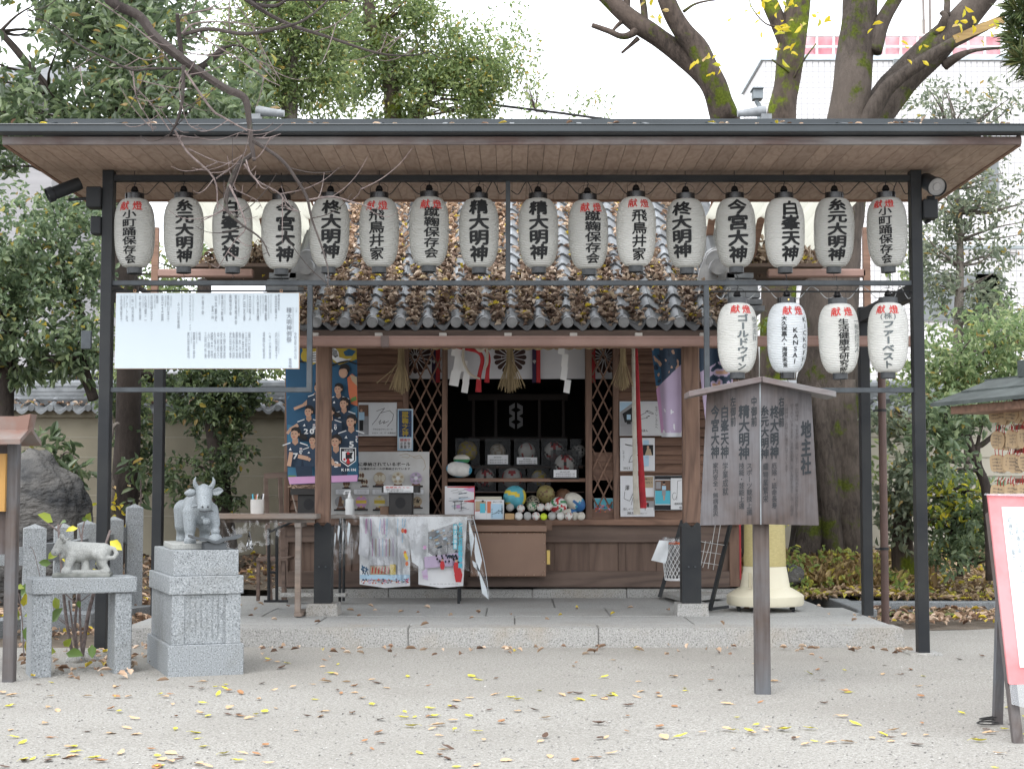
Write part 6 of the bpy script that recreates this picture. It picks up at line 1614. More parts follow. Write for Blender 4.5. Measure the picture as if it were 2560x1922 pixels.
# ================================================================== roofed wooden board, left edge
YLB = 8.93
lb = thing('roofed_board', at(20, 1699, YLB), 'weathered roofed wooden notice board cut off by the left picture edge', 'notice board')
xr = at(38, 1400, YLB).x
for dx in (0, -1.1):
    b = MB(); b.box(xr - .062 + dx, xr + dx, YLB, YLB + .07, -.02, 1.36); b.build('post', M_signp, lb, bevel=.004)
b = MB(); b.box(xr - 1.1, xr - .062, YLB + .02, YLB + .04, .72, 1.34); b.build('back_panel', M_sign, lb)
b = MB(); b.box(xr - 1.02, at(17, 1200, YLB).x, YLB - .03, YLB + .005, at(0, 1278, YLB).z, at(0, 1134, YLB).z); b.build('orange_board', wood('orange_board', (.50, .28, .085), (.36, .19, .05), 'z', 10, .4, .05), lb)
M_cupr = mat('copper_roof', (.20, .115, .09), (.20, .22, .21), .55, 3, 6, .1, 40, lo=.3, hi=.55)
b = MB(); zr_ = at(0, 1040, YLB).z; ze_ = at(0, 1100, YLB).z; xe = at(74, 1080, YLB).x
for s in (-1, 1):
    q = [Vector((xr - 1.3, YLB + .03, zr_ - .055)), Vector((xe, YLB + .03, zr_ - .055)), Vector((xe, YLB + .03 + s * .2, ze_)), Vector((xr - 1.3, YLB + .03 + s * .2, ze_))]
    if s > 0: q = q[::-1]
    b.hexa([p - Vector((0, 0, .028)) for p in q][::-1], q[::-1])
b.build('roof_slope', M_cupr, lb)
b = MB(); pts = [(xr - 1.3, zr_ - .075), (xe - .005, zr_ - .085), (xe + .012, zr_ + .012), (xe - .06, zr_ - .002), (xr - 1.3, zr_ - .006)]
b.prism([(x, YLB - .03, z) for x, z in pts], (0, .12, 0)); b.build('roof_ridge', M_cupr, lb)

# ================================================================== stone bench with small ox, pedestal with large ox
def remesh_body(parts, name, m, parent, voxel=.006, sm=6):
    """parts: list of (p, q, r0, r1) tapered capsules and (c, r, scale) balls, fused into one continuous surface"""
    b = MB()
    for pt in parts:
        if len(pt) == 4:
            p, q, r0, r1 = Vector(pt[0]), Vector(pt[1]), pt[2], pt[3]
            b.tube([p, p.lerp(q, .5), q], [r0, (r0 + r1) / 2, r1], 14); b.sphere(p, r0, 14, 10); b.sphere(q, r1, 14, 10)
        else: b.sphere(pt[0], pt[1], 18, 12, None, pt[2])
    o = b.build(name, m, None, False, True)
    md = o.modifiers.new('r', 'REMESH'); md.mode = 'VOXEL'; md.voxel_size = voxel; md.use_smooth_shade = True
    md2 = o.modifiers.new('s', 'SMOOTH'); md2.factor = .5; md2.iterations = sm
    me = bpy.data.meshes.new_from_object(o.evaluated_get(bpy.context.evaluated_depsgraph_get()))
    bpy.data.objects.remove(o); me.name = name
    me.polygons.foreach_set("use_smooth", [True] * len(me.polygons))
    me.materials.clear(); me.materials.append(m)
    o = bpy.data.objects.new(name, me); C.objects.link(o); o.parent = parent; return o
def capsule(b, pts, rad, n=10): b.tube(pts, rad, n)
def earmesh(c, d, ln, wd, up):
    b = MB(); d = Vector(d).normalized(); u = Vector(up).normalized(); s = d.cross(u).normalized(); vs = []; c = Vector(c)
    for t, w_ in ((0, .35), (.3, .85), (.6, 1.0), (.85, .6), (1.0, .12)):
        for a in (-1, -.5, 0, .5, 1): vs.append(c + d * ln * t + u * wd * .5 * w_ * a + s * (.25 * wd * w_ * (a * a - 1)))
    n0 = len(vs); vs += [v + s * .012 for v in vs]
    fs = [(r * 5 + i, r * 5 + i + 1, r * 5 + i + 6, r * 5 + i + 5) for r in range(4) for i in range(4)]
    b.add(vs, fs + [tuple(n0 + i for i in f[::-1]) for f in fs] + [(i, i + n0, i + 1 + n0, i + 1) for i in range(4)] + [(r * 5, r * 5 + 5, r * 5 + 5 + n0, r * 5 + n0) for r in range(4)] + [(r * 5 + 4, r * 5 + 4 + n0, r * 5 + 9 + n0, r * 5 + 9) for r in range(4)] + [(20 + i, 21 + i, 21 + i + n0, 20 + i + n0) for i in range(4)])
    return b
M_ox = granite('ox_stone', (.20, .222, .236), (.10, .112, .12), (.29, .315, .33), (.14, .155, .16), speck=190, rough=.5)
M_ox2 = granite('ox_stone_pale', (.31, .315, .30), (.24, .245, .235), (.38, .385, .37), (.12, .125, .125), speck=120, rough=.8)
# pedestal: local x right, y back, origin at the front left base corner
p1 = gnd(419, 1693); ang = R(21)
pe = thing('stone_pedestal', p1, 'tall stepped granite pedestal with an engraved panel in front of the steel post', 'pedestal', rz=ang)
def lbox(root, name, x0, x1, y0, y1, z0, z1, m, bevel=.004):
    b = MB(); b.box(x0, x1, y0, y1, z0, z1); return b.build(name, m, root, local=True, bevel=bevel)
lbox(pe, 'base_block', 0, .443, 0, .86, -.03, .182, M_gran)
lbox(pe, 'body_block', .02, .423, .02, .83, .182, .474, M_gran)
lbox(pe, 'corner_slip', .020, .092, .012, .0195, .184, .472, M_gran, 0); lbox(pe, 'corner_slip', .335, .423, .012, .0195, .184, .472, M_gran, 0)
lbox(pe, 'cornice_slab', .004, .439, .004, .85, .474, .581, M_gran)
lbox(pe, 'top_block', .03, .413, .03, .82, .581, .732, M_gran)
b = MB(); fn = lambda u, v: Vector((u, .0175, v))
for i in range(7): column(b, ''.join(rng.choice('奉納平成年月日京都市上京区石工氏子総代一同献') for _ in range(13)), .325 - i * .033, .462, .462 - rng.uniform(.18, .27), .011, fn, 0)
b.build('engraved_lettering', flat('engraving', (.20, .215, .22), .9), pe, local=True)
ox = thing('large_ox_statue', (0, 0, 0), 'large grey granite ox statue facing forward on the stepped pedestal, one hoof on a ball', 'statue')
ox.location = p1 + Matrix.Rotation(ang, 3, 'Z') @ Vector((.21, .16, .732)); ox.rotation_euler = (0, 0, ang + R(-4))
lbox(ox, 'plinth_slab', -.175, .15, -.02, .56, 0, .035, M_ox2)
# faces -y; x to the viewer's right
S = 1.0
body = [((0, .14, .255), (0, .46, .245), .080, .076), ((0, .11, .25), (0, .22, .235), .086, .092), ((0, .50, .255), (0, .40, .22), .072, .08), ((0, .15, .215), (0, .33, .2), .066, .066),
        ((.0, .12, .27), (.012, .045, .30), .066, .052), ((.01, .06, .26), (.008, .10, .18), .042, .042),
        ((.016, .03, .335), (.014, -.03, .262), .054, .040), ((.014, -.035, .258), (.014, -.052, .248), .036, .031), ((.016, .04, .345), (.016, .03, .358), .042, .034), ((-.012, -.038, .246), (.04, -.038, .246), .018, .018),
        ((-.055, .09, .22), (-.06, .07, .115), .050, .036), ((-.06, .07, .115), (-.06, .062, .035), .030, .028), ((-.06, .055, .05), (-.06, .045, .045), .034, .038),
        ((.062, .09, .23), (.082, .05, .15), .050, .038), ((.082, .05, .15), (.084, .02, .105), .030, .027), ((.084, .01, .108), (.084, .0, .104), .029, .029),
        ((-.06, .47, .23), (-.072, .45, .13), .066, .047), ((-.072, .45, .13), (-.072, .49, .05), .036, .032), ((-.072, .48, .05), (-.072, .47, .045), .036, .036), ((.06, .47, .23), (.07, .44, .13), .066, .047), ((.07, .44, .13), (.07, .48, .05), .036, .032), ((.07, .47, .05), (.07, .46, .045), .036, .036),
        ((.010, .02, .19), (.026, .0, .172), .012, .012)]
remesh_body(body, 'ox_body', M_ox, ox, .0065, 5)
b = MB(); b.sphere((.084, -.005, .055), .042, 20, 14); b.sphere((.030, -.012, .165), .024, 18, 12); b.build('ball', M_ox, ox, 'all', True)
b = MB(); b.tube([(.014 + .075 * math.cos(a), .085 + .07 * math.sin(a), .250 - .045 * math.cos(a - 1.2) - .035 * (math.sin(a) < 0)) for a in np.linspace(math.pi * .95, math.pi * 2.05, 16)], .007, 7); b.build('neck_cord', M_ox, ox, True, True)
for s in (-1, 1):
    b = MB(); q = smoothpts([(.016 + s * .036, .03, .36, .017), (.016 + s * .052, .022, .385, .014), (.016 + s * .057, .015, .41, .009), (.016 + s * .050, .01, .43, .003)], 4); b.tube([p[:3] for p in q], [p[3] for p in q], 10); b.build('horn', M_ox, ox, True, True)
    e = earmesh((.016 + s * .042, .022, .338), (s, -.25, .18 if s > 0 else -.05), .075, .05, (0.1, 0, 1)); e.build('ear', M_ox, ox, 'all', True)
    b = MB(); b.sphere((.016 + s * .030, -.012, .305), .009, 12, 8, None, (1.25, .8, .8)); b.tube([(.016 + s * .042, .0, .316), (.016 + s * .03, -.018, .318), (.016 + s * .016, -.022, .311)], .004, 6); b.build('eye', M_ox, ox, 'all', True)
    b = MB(); b.sphere((.014 + s * .016, -.080, .254), .006, 8, 6); b.build('nostril', mat('hollow', (.06, .065, .07), None, .9), ox, 'all', True)
b = MB(); b.tube([(-.018, -.068, .229), (.014, -.080, .226), (.042, -.068, .229)], .0035, 6); b.build('mouth', mat('hollow', (.06, .065, .07)), ox, True, True)
b = MB(); g_ = random.Random(2)
for k in range(22): b.sphere((.016 + g_.uniform(-.04, .04), .008 + g_.uniform(-.008, .012), .362 + g_.uniform(-.01, .014)), .0095, 8, 6)
b.build('curled_forelock', M_ox, ox, 'all', True)
b = MB(); b.tube([(.0, .565, .27), (.03, .60, .2), (.05, .58, .12)], [.018, .013, .02], 8); b.build('tail', M_ox, ox, True, True)
# offering tray in front of the ox
M_tray = mat('grey_tray', (.075, .083, .09), (.05, .055, .06), .6, 8, 4)
tr = thing('offering_tray', (0, 0, 0), 'dark grey offering tray with upturned wavy rim in front of the large ox', 'tray')
tr.location = p1 + Matrix.Rotation(ang, 3, 'Z') @ Vector((.30, .07, .732)); tr.rotation_euler = (0, 0, ang)
lbox(tr, 'tray_foot', -.09, .045, -.03, .07, 0, .045, M_tray)
b = MB(); vs = []
for j in range(3):
    for i in range(21):
        u = i / 20; x = -.17 + .30 * u; z = .046 + .030 * (2 * abs(u - .5)) ** 2.2 - .010 * math.cos((u - .5) * 12.0) * (1 - abs(2 * u - 1)); vs.append((x, -.045 + .065 * j, z))
n0 = len(vs); vs += [(x, y, z + .014) for x, y, z in vs]
fs = [(r * 21 + i, r * 21 + 21 + i, r * 21 + 22 + i, r * 21 + i + 1) for r in range(2) for i in range(20)]
b.add(vs, fs + [tuple(n0 + i for i in f[::-1]) for f in fs] + [(i, i + 1, i + 1 + n0, i + n0) for i in range(20)] + [(42 + i, 42 + i + n0, 43 + i + n0, 43 + i) for i in range(20)] + [(0, n0, n0 + 21, 21), (21, n0 + 21, n0 + 42, 42), (20, 41, n0 + 41, n0 + 20), (41, 62, n0 + 62, n0 + 41)])
b.build('tray_dish', M_tray, tr, True, True)
# bench
p1b = gnd(78, 1695); angb = R(24)
be = thing('stone_bench', p1b, 'speckled pale granite bench of three slabs carrying the little ox', 'bench', rz=angb)
lbox(be, 'leg', 0, .115, .02, .27, -.03, .478, M_gran, .006); lbox(be, 'leg', .475, .575, .02, .27, -.03, .478, M_gran, .006); lbox(be, 'seat_slab', -.008, .60, 0, .29, .478, .570, M_gran, .006)
so = thing('small_ox_statue', (0, 0, 0), 'small pale weathered stone ox walking left on the granite bench', 'statue')
so.location = p1b + Matrix.Rotation(angb, 3, 'Z') @ Vector((.31, .15, .570)); so.rotation_euler = (0, 0, R(8))
lbox(so, 'plinth_slab', -.175, .16, -.075, .08, 0, .022, mat('mossy_stone', (.25, .255, .235), (.13, .135, .12), .9, 12, 5))
# faces -x
sb = [((-.055, 0, .155), (.10, 0, .15), .056, .050), ((-.06, 0, .15), (-.02, 0, .14), .058, .056), ((.11, 0, .15), (.08, 0, .14), .05, .05), ((-.08, 0, .165), (-.125, -.012, .185), .048, .036),
      ((-.13, -.018, .20), (-.158, -.03, .155), .036, .026), ((-.158, -.03, .155), (-.165, -.03, .148), .027, .025), ((-.12, -.01, .16), (-.09, 0, .12), .026, .03), ((-.125, -.012, .128), (-.13, -.012, .118), .012, .012),
      ((-.065, -.03, .13), (-.085, -.04, .075), .036, .026), ((-.085, -.04, .075), (-.09, -.045, .035), .022, .022), ((-.095, -.045, .034), (-.10, -.045, .034), .028, .028), ((-.05, .03, .13), (-.045, .035, .07), .034, .024), ((-.045, .035, .07), (-.05, .035, .03), .022, .024),
      ((.10, -.03, .13), (.115, -.035, .075), .042, .026), ((.115, -.035, .075), (.14, -.035, .035), .022, .02), ((.135, -.035, .03), (.12, -.035, .03), .022, .022), ((.10, .03, .13), (.09, .035, .07), .04, .026), ((.09, .035, .07), (.105, .035, .03), .02, .022),
      ((-.10, -.03, .026), (.13, -.03, .028), .016, .016), ((.01, .0, .08), (.01, .0, .03), .022, .03), ((.135, .0, .175), (.175, -.01, .165), .014, .012), ((.175, -.01, .165), (.19, -.015, .135), .012, .013), ((.19, -.015, .135), (.175, -.02, .110), .014, .012), ((.175, -.02, .110), (.11, -.05, .112), .012, .016), ((.11, -.052, .112), (.075, -.052, .135), .02, .03)]
remesh_body(sb, 'ox_body', M_ox2, so, .0045, 4)
for s, y in ((-1, -.05), (1, .018)):
    b = MB(); b.tube([(-.125, y * .8, .228), (-.132, y * 1.15, .243), (-.130, y * 1.25, .256)], [.011, .009, .003], 8); b.build('horn', M_ox2, so, True, True)
    earmesh((-.115, y * .8, .21), (.35, s * .8, .2), .05, .03, (0, 0, 1)).build('ear', M_ox2, so, 'all', True)
b = MB(); b.sphere((-.157, -.052, .18), .006, 8, 6); b.sphere((-.165, .0, .18), .006, 8, 6); b.build('eye', M_ox2, so, 'all', True)
b = MB(); b.tube([(-.158, -.055, .145), (-.186, -.035, .142), (-.18, -.01, .143)], .003, 5); b.build('mouth', mat('hollow', (.10, .11, .115)), so, True, True)

# ================================================================== stone fence round the boulder, boulder
fe = thing('stone_fence', gnd(160, 1600), 'low granite picket fence with pointed posts and rails round the boulder', 'fence')
FP = [(79, 1313, 11.2, .155, .85), (153, 1311, 12.0, .14, .83), (212, 1303, 12.5, .14, .83), (280, 1293, 12.9, .14, .85), (332, 1262, 13.0, .13, .85)]
pos = []
for px, py, Y, w_, h_ in FP:
    c = at(px, py, Y); b = MB(); hw = w_ / 2
    q = [Vector((c.x + hw * a, Y + hw + hw * d, 0)) for a, d in ((-1, -1), (1, -1), (1, 1), (-1, 1))]
    rot = Matrix.Rotation(R(20), 3, 'Z'); cc = Vector((c.x, Y + hw, 0)); q = [cc + rot @ (p - cc) for p in q]
    b.hexa([p + Vector((0, 0, -.05)) for p in q], [p + Vector((0, 0, c.z - .022)) for p in q])
    b.add([p + Vector((0, 0, c.z - .022)) for p in q] + [cc + Vector((0, 0, c.z + .01))], [(0, 1, 4), (1, 2, 4), (2, 3, 4), (3, 0, 4)])
    b.build('fence_post', M_gran3 if px > 200 else M_gran, fe); pos.append((cc, c.z))  # rear posts take the darker granite: their shade put into the colour
for i in range(4):
    (a, za), (d, zb) = pos[i], pos[i + 1]; v = (d - a).normalized()
    b = MB(); b.bar(a + v * .06 + Vector((0, 0, za - .20)), d - v * .06 + Vector((0, 0, zb - .20)), .07, .13); b.build('rail', M_gran3, fe)
(a, za) = pos[0]; b = MB(); b.bar(a + Vector((-.9, -.35, za - .22)), a + Vector((-.06, -.03, za - .22)), .07, .13); b.build('rail', M_gran3, fe)
b = MB(); b.bar(pos[0][0] + Vector((-.6, -.25, .03)), pos[1][0] + Vector((0, 0, .03)), .24, .22); b.bar(pos[1][0] + Vector((0, 0, .03)), pos[4][0] + Vector((.1, .05, .03)), .24, .20); b.build('plinth', M_gran3, fe)
def boulder(name, c, r, sc, m, seed, sub=5, amp=.28):
    bm = bmesh.new(); bmesh.ops.create_icosphere(bm, subdivisions=sub, radius=1)
    for v in bm.verts:
        p = v.co.copy(); n = noise.noise(p * 1.1 + Vector((seed, 0, 0))) * amp + .10 * abs(noise.noise(p * 3 + Vector((0, seed, 0)))) - .05 + .035 * noise.noise(p * 7) + .018 * noise.noise(p * 16)
        q = p * (1 + n); v.co = Vector((q.x * sc[0], q.y * sc[1], q.z * sc[2])) * r
    me = bpy.data.meshes.new(name); bm.to_mesh(me); bm.free(); me.materials.append(m)
    me.polygons.foreach_set("use_smooth", [True] * len(me.polygons)); o = bpy.data.objects.new(name, me); C.objects.link(o); o.location = c; return o
M_rock = mat('dark_rock', (.135, .128, .12), (.030, .032, .035), .85, 3.2, 9, .9, 14, bdist=.05, stretch=(1, 1, 1.6))
o = boulder('boulder', at(75, 1330, 13.6), .48, (.98, .9, 1.5), M_rock, 4.2); tag(o, 'big dark rugged boulder standing before the plaster wall at left', 'boulder')
for px, py, s, lab in ((188, 1655, .055, 'small round stone by the bench plant'), (214, 1650, .075, 'grey angular stone at the foot of the bench plant'), (248, 1640, .06, 'third little stone beside the bench leg')):
    o = boulder('garden_stone', gnd(px, py), s, (1.2, 1, .8), M_gran2, px, 3); tag(o, lab, 'stone')
b = MB(); q = gnd(165, 1590, 0); b.box(q.x - .12, q.x + .18, q.y, q.y + .2, -.02, .17); o = b.build('stone_block', M_gran3, bevel=.01); tag(o, 'low square stone block standing under the granite bench behind the stems', 'stone')
o = boulder('garden_stone', at(1980, 1438, 14.3), .10, (1, 1, 1.1), M_rock, 9, 4); tag(o, 'dark rounded stone behind the cream drum at the bed edge', 'stone')

# ================================================================== earthen wall with tiled coping
YWALL = 17.0
M_wall = mat('mud_plaster', (.27, .245, .185), (.20, .18, .135), .9, 1.4, 8, .15, 60)
M_seam = flat('pale_seam', (.30, .28, .225), .9)
M_wallp = mat('pale_plaster', (.50, .47, .40), (.40, .375, .31), .9, 1.2, 8, .1, 60)
def wall(name, x0, x1, label):
    t = thing(name, ((x0 + x1) / 2, YWALL, 0), label, 'wall')
    zc = at(100, 1032, YWALL).z
    b = MB(); b.box(x0, x1, YWALL, YWALL + .25, -.1, zc + .02); b.build('plaster_panel', M_wall if x0 < 0 else M_wallp, t)
    b = MB()
    for py in (1093, 1143, 1190, 1238, 1290): z = at(100, py, YWALL).z; b.box(x0, x1, YWALL - .004, YWALL + .01, z - .007, z + .007)
    b.build('seam_line', M_seam, t)
    b = MB(); b.box(x0, x1, YWALL - .05, YWALL + .05, zc - .05, zc + .02); b.build('wall_band', M_wall, t)
    b = MB(); n = int((x1 - x0) / .205)
    for i in range(n):
        for r in range(2):
            ya, yb = YWALL - .16 + r * .14, YWALL - .16 + (r + 1) * .14 + .02; za = zc + .02 + r * .07
            vs = []
            for y, dz in ((ya, -.012), (ya, .020), (yb, .09)):
                for k in range(11): u = k / 10; vs.append((x0 + (i + u) * .205, y, za + dz + .030 * math.cos(2 * math.pi * u)))
            b.add(vs, [(q * 11 + k, q * 11 + k + 1, q * 11 + k + 12, q * 11 + k + 11) for q in (0, 1) for k in range(10)])
        b.tube([(x0 + i * .205, YWALL - .175, zc + .045), (x0 + i * .205, YWALL - .10, zc + .06)], .036, 12)
    b.build('coping_tile', M_tile, t, True)
    b = MB()
    for q in range(3): b.box(x0, x1, YWALL + .06 + .012 * q, YWALL + .24 - .012 * q, zc + .15 + q * .045, zc + .19 + q * .045)
    b.tube([(x0, YWALL + .15, zc + .31), (x1, YWALL + .15, zc + .31)], .06, 10); b.build('coping_ridge', M_tile, t)
    b = MB(); b.box(x0, x1, YWALL - .02, YWALL + .3, zc + .02, zc + .15); b.build('coping_core', M_tiled, t)
    return t
wall('mud_wall', -9.5, -1.0, 'ochre mud wall with wavy tiled coping running behind the left trees')
wall('mud_wall', 2.95, 10.5, 'pale mud wall with tiled coping seen behind the right posts and shrubs')
g = np.random.default_rng(77); k = 260
xx = g.uniform(-6, -1, k); zc = at(100, 1032, YWALL).z
o = leafmesh('coping_leaves', np.c_[xx, g.uniform(YWALL - .14, YWALL + .03, k), zc + .075 + .05 * g.random(k)], unit(np.c_[g.normal(size=k), g.normal(size=k), g.normal(size=k) * .2]), unit(np.c_[g.normal(size=k) * .3, -.4 + g.normal(size=k) * .3, np.ones(k)]), .07, .035, M_leafdry, None, .3, .2, 'stuff')
tag(o, 'yellow leaves lying along the left wall coping', 'leaf litter')

# ================================================================== houses and the tiled block behind
def tilewall(name, c1, cm, tw, th, mort):
    m, nt, p, o = newmat(name); tc = N(nt, "ShaderNodeTexCoord"); br = N(nt, "ShaderNodeTexBrick"); br.offset = 0; br.squash = 1
    sep = N(nt, "ShaderNodeSeparateXYZ"); cmb = N(nt, "ShaderNodeCombineXYZ"); L(nt, tc.outputs["Object"], sep.inputs[0])
    ad = N(nt, "ShaderNodeMath", operation='ADD'); L(nt, sep.outputs[0], ad.inputs[0]); L(nt, sep.outputs[1], ad.inputs[1]); L(nt, ad.outputs[0], cmb.inputs[0]); L(nt, sep.outputs[2], cmb.inputs[1])
    L(nt, cmb.outputs[0], br.inputs["Vector"]); br.inputs["Color1"].default_value = c4(c1); br.inputs["Color2"].default_value = c4(tuple(x * .96 for x in c1)); br.inputs["Mortar"].default_value = c4(cm)
    br.inputs["Scale"].default_value = 1; br.inputs["Mortar Size"].default_value = mort; br.inputs["Brick Width"].default_value = tw; br.inputs["Row Height"].default_value = th
    L(nt, br.outputs[0], p.inputs["Base Color"]); p.inputs["Roughness"].default_value = .5; return m
YB2 = 34.0
M_tw = tilewall('white_tile', (.78, .76, .755), (.42, .41, .42), .13, .12, .014)
ap = thing('apartment_block', (9, YB2, 0), 'white tiled apartment block with roof railing rising behind the right trees', 'building')
xa_, zt_ = at(1908, 150, YB2).x, at(1908, 152, YB2).z
b = MB(); b.box(xa_, xa_ + 16, YB2, YB2 + 3, -.1, zt_); b.build('wall', M_tw, ap)
b = MB(); b.box(xa_ - .06, xa_ + 16, YB2 - .06, YB2 + 3, zt_, zt_ + .12); b.build('parapet_cap', mat('pale_blue_cap', (.55, .62, .66), None, .5), ap)
M_win = mat('window_grey', (.20, .215, .22), (.14, .15, .155), .25, 2, 3)
for px0, px1, py0, py1 in ((2456, 2496, 395, 478), (2290, 2505, 685, 800), (2440, 2500, 680, 810), (2010, 2080, 690, 800), (2236, 2256, 148, 182)):
    b = MB(); b.pbox(px0 - 3, px1 + 3, py0 - 3, py1 + 3, YB2 - .05, .06); fr_ = b.build('window', mat('frame_grey', (.42, .43, .43), None, .5), ap)
    b = MB(); b.pbox(px0, px1, py0, py1, YB2 - .07, .03); b.build('pane', M_win, fr_)
b = MB(); b.pbox(2290, 2560, 614, 622, YB2 - .2, .1); b.build('wall_pipe', mat('pipe_grey', (.30, .34, .35), None, .5), ap)
b = MB()
for px in range(2000, 2506, 42): b.tube([at(px, 150, YB2 + .1), at(px, 88, YB2 + .1)], .03, 6)
for py in (90, 118): b.tube([at(2000, py, YB2 + .1), at(2506, py, YB2 + .1)], .028, 6)
ra = b.build('roof_railing', mat('rail_white', (.75, .74, .74), None, .4), ap)
b = MB(); vs = []
for j in range(5):
    for i in range(61):
        u, v = i / 60, j / 4; vs.append(at(1998 + 508 * u, 87 + 58 * v + 3 * math.sin(u * 30), YB2 + .22 + .06 * math.sin(u * 60 + v)))
b.add(vs, [((j + 1) * 61 + i, (j + 1) * 61 + i + 1, j * 61 + i + 1, j * 61 + i) for j in range(4) for i in range(60)])
M_net = clearmat('pink_net', (.92, .42, .50), .0, .6); b.build('pink_netting', mat('pink_cloth', (.66, .27, .31), (.74, .50, .52), .8, 1.6, 6), ra, 'all')
b = MB(); b.pbox(2258, 2316, 50, 92, YB2 + 3, 2); b.build('roof_hut', mat('hut_cream', (.72, .68, .58), None, .7), ap)
b = MB(); b.pbox(2308, 2312, -40, 92, YB2 + 1, .1); b.pbox(2324, 2328, -60, 92, YB2 + 1, .1); b.pbox(2524, 2530, -60, 160, YB2 - .2, .1); b.build('mast', mat('mast_brown', (.22, .19, .17), None, .6), ap)
ho = thing('grey_house', (-6, 24, 0), 'grey house with tiled roof seen through the trees at the far left', 'house')
YH = 25.0
b = MB(); b.box(at(-500, 500, YH).x, at(128, 500, YH).x, YH, YH + 6, -.1, at(0, 230, YH).z); b.build('clapboard_wall', mat('clapboard', (.36, .35, .36), (.29, .285, .29), .7, 2, 5, .2, 30, stretch=(.1, .1, 8)), ho)
b = MB(); x0, x1 = at(-520, 200, YH).x, at(150, 200, YH).x; z0 = at(0, 232, YH).z; b.hexa([(x0, YH - .5, z0 - .1), (x1, YH - .5, z0 - .1), (x1, YH + 3, z0 + 1.1), (x0, YH + 3, z0 + 1.1)], [(x0, YH - .5, z0), (x1, YH - .5, z0), (x1, YH + 3, z0 + 1.25), (x0, YH + 3, z0 + 1.25)]); b.build('roof', M_tiled, ho)
for py in (185, 200): pass
b = MB(); b.pbox(60, 104, 196, 204, YH - .06, .08); b.pbox(60, 104, 212, 216, YH - .06, .08); b.build('eave_pipe', M_tiled, ho)
an = thing('low_annex', (-5, 20, 0), 'low pale annex with grey sheet roof just above the left wall coping', 'house')
YA = 20.0
b = MB(); b.box(at(-60, 950, YA).x, at(640, 950, YA).x, YA + .4, YA + 3, -.1, at(0, 940, YA).z); b.build('wall', mat('annex_wall', (.55, .51, .44), (.48, .45, .39), .8), an)
b = MB(); b.pbox(28, 62, 955, 975, YA + .36, .06); b.build('window', mat('pink_pane', (.35, .22, .24), None, .5), an)
b = MB(); x0, x1 = at(10, 930, YA).x, at(620, 930, YA).x; za, zb = at(0, 932, YA).z, at(0, 905, YA).z
b.hexa([(x0, YA, za - .05), (x1, YA, za - .05), (x1, YA + 2.2, zb + .2), (x0, YA + 2.2, zb + .2)], [(x0, YA, za), (x1, YA, za), (x1 - .5, YA + 2.2, zb + .27), (x0 + .6, YA + 2.2, zb + .27)]); b.build('sheet_roof', mat('sheet_grey', (.27, .27, .285), (.20, .20, .215), .6), an)
b = MB(); b.box(x0, x1, YA - .08, YA + .02, za - .16, za - .04); b.build('gutter', M_steel, an)
wh = thing('white_annex', (3.4, 20, 0), 'white rendered annex wall with a drainpipe seen between the lower lanterns', 'house')
b = MB(); b.box(at(1850, 1000, 20).x, at(1995, 1000, 20).x, 20, 22, -.1, at(1900, 880, 20).z); b.build('wall', mat('annex_white', (.62, .63, .63), None, .8), wh)
b = MB(); x = at(1902, 950, 19.9).x; b.tube([(x, 19.92, 0), (x, 19.92, at(1902, 870, 19.9).z)], .04, 10); b.build('drainpipe', mat('pipe_white', (.55, .56, .56), None, .5), wh)
# floodlight above the roof, wire
fl = thing('floodlight', at(1896, 268, 16.2), 'grey box floodlight on a curved pipe above the tiled roof ridge', 'floodlight')
b = MB(); b.pbox(1884, 1908, 220, 246, 16.2, .14); b.pbox(1882, 1910, 217, 221, 16.17, .2); b.build('lamp_box', mat('lamp_grey', (.24, .27, .29), None, .5), fl, bevel=.004)
b = MB(); q = smoothpts([(*at(1893, 246, 16.27), .022), (*at(1892, 256, 16.27), .022), (*at(1898, 266, 16.27), .026), (*at(1899, 300, 16.27), .026)], 4); b.tube([p[:3] for p in q], [p[3] for p in q], 10); b.tube([at(1899, 300, 16.27), at(1899, 520, 16.27)], .026, 8); b.build('bent_pipe', mat('lamp_grey', (.24, .27, .29)), fl, True)
b = MB(); b.tube([at(1100, 246, 26), at(1245, 264, 26), at(1400, 283, 26), at(1540, 302, 26), at(2200, 420, 26)], .022, 6); o = b.build('overhead_wire', M_wire); tag(o, 'black overhead wire slanting down behind the roof', 'wire')
# bed kerbs
kb = MB(); a, c = gnd(1962, 1462, .1), gnd(2150, 1532, .1)
kb.hexa([Vector((a.x, a.y, -.05)), Vector((c.x - .02, c.y, -.05)), Vector((c.x + .14, c.y, -.05)), Vector((a.x + .12, a.y, -.05))], [Vector((a.x, a.y, .14)), Vector((c.x - .02, c.y, .13)), Vector((c.x + .14, c.y, .13)), Vector((a.x + .12, a.y, .14))])
o = kb.build('kerb_stone', M_gran3, bevel=.008); tag(o, 'dark kerb stone slanting along the right side of the platform', 'kerb')
kb = MB(); kb.box(2.95, 4.9, 13.70, 13.85, -.05, .115); o = kb.build('kerb_stone', M_gran3, bevel=.01); tag(o, 'straight dark kerb stone in front of the right leaf litter bed', 'kerb')
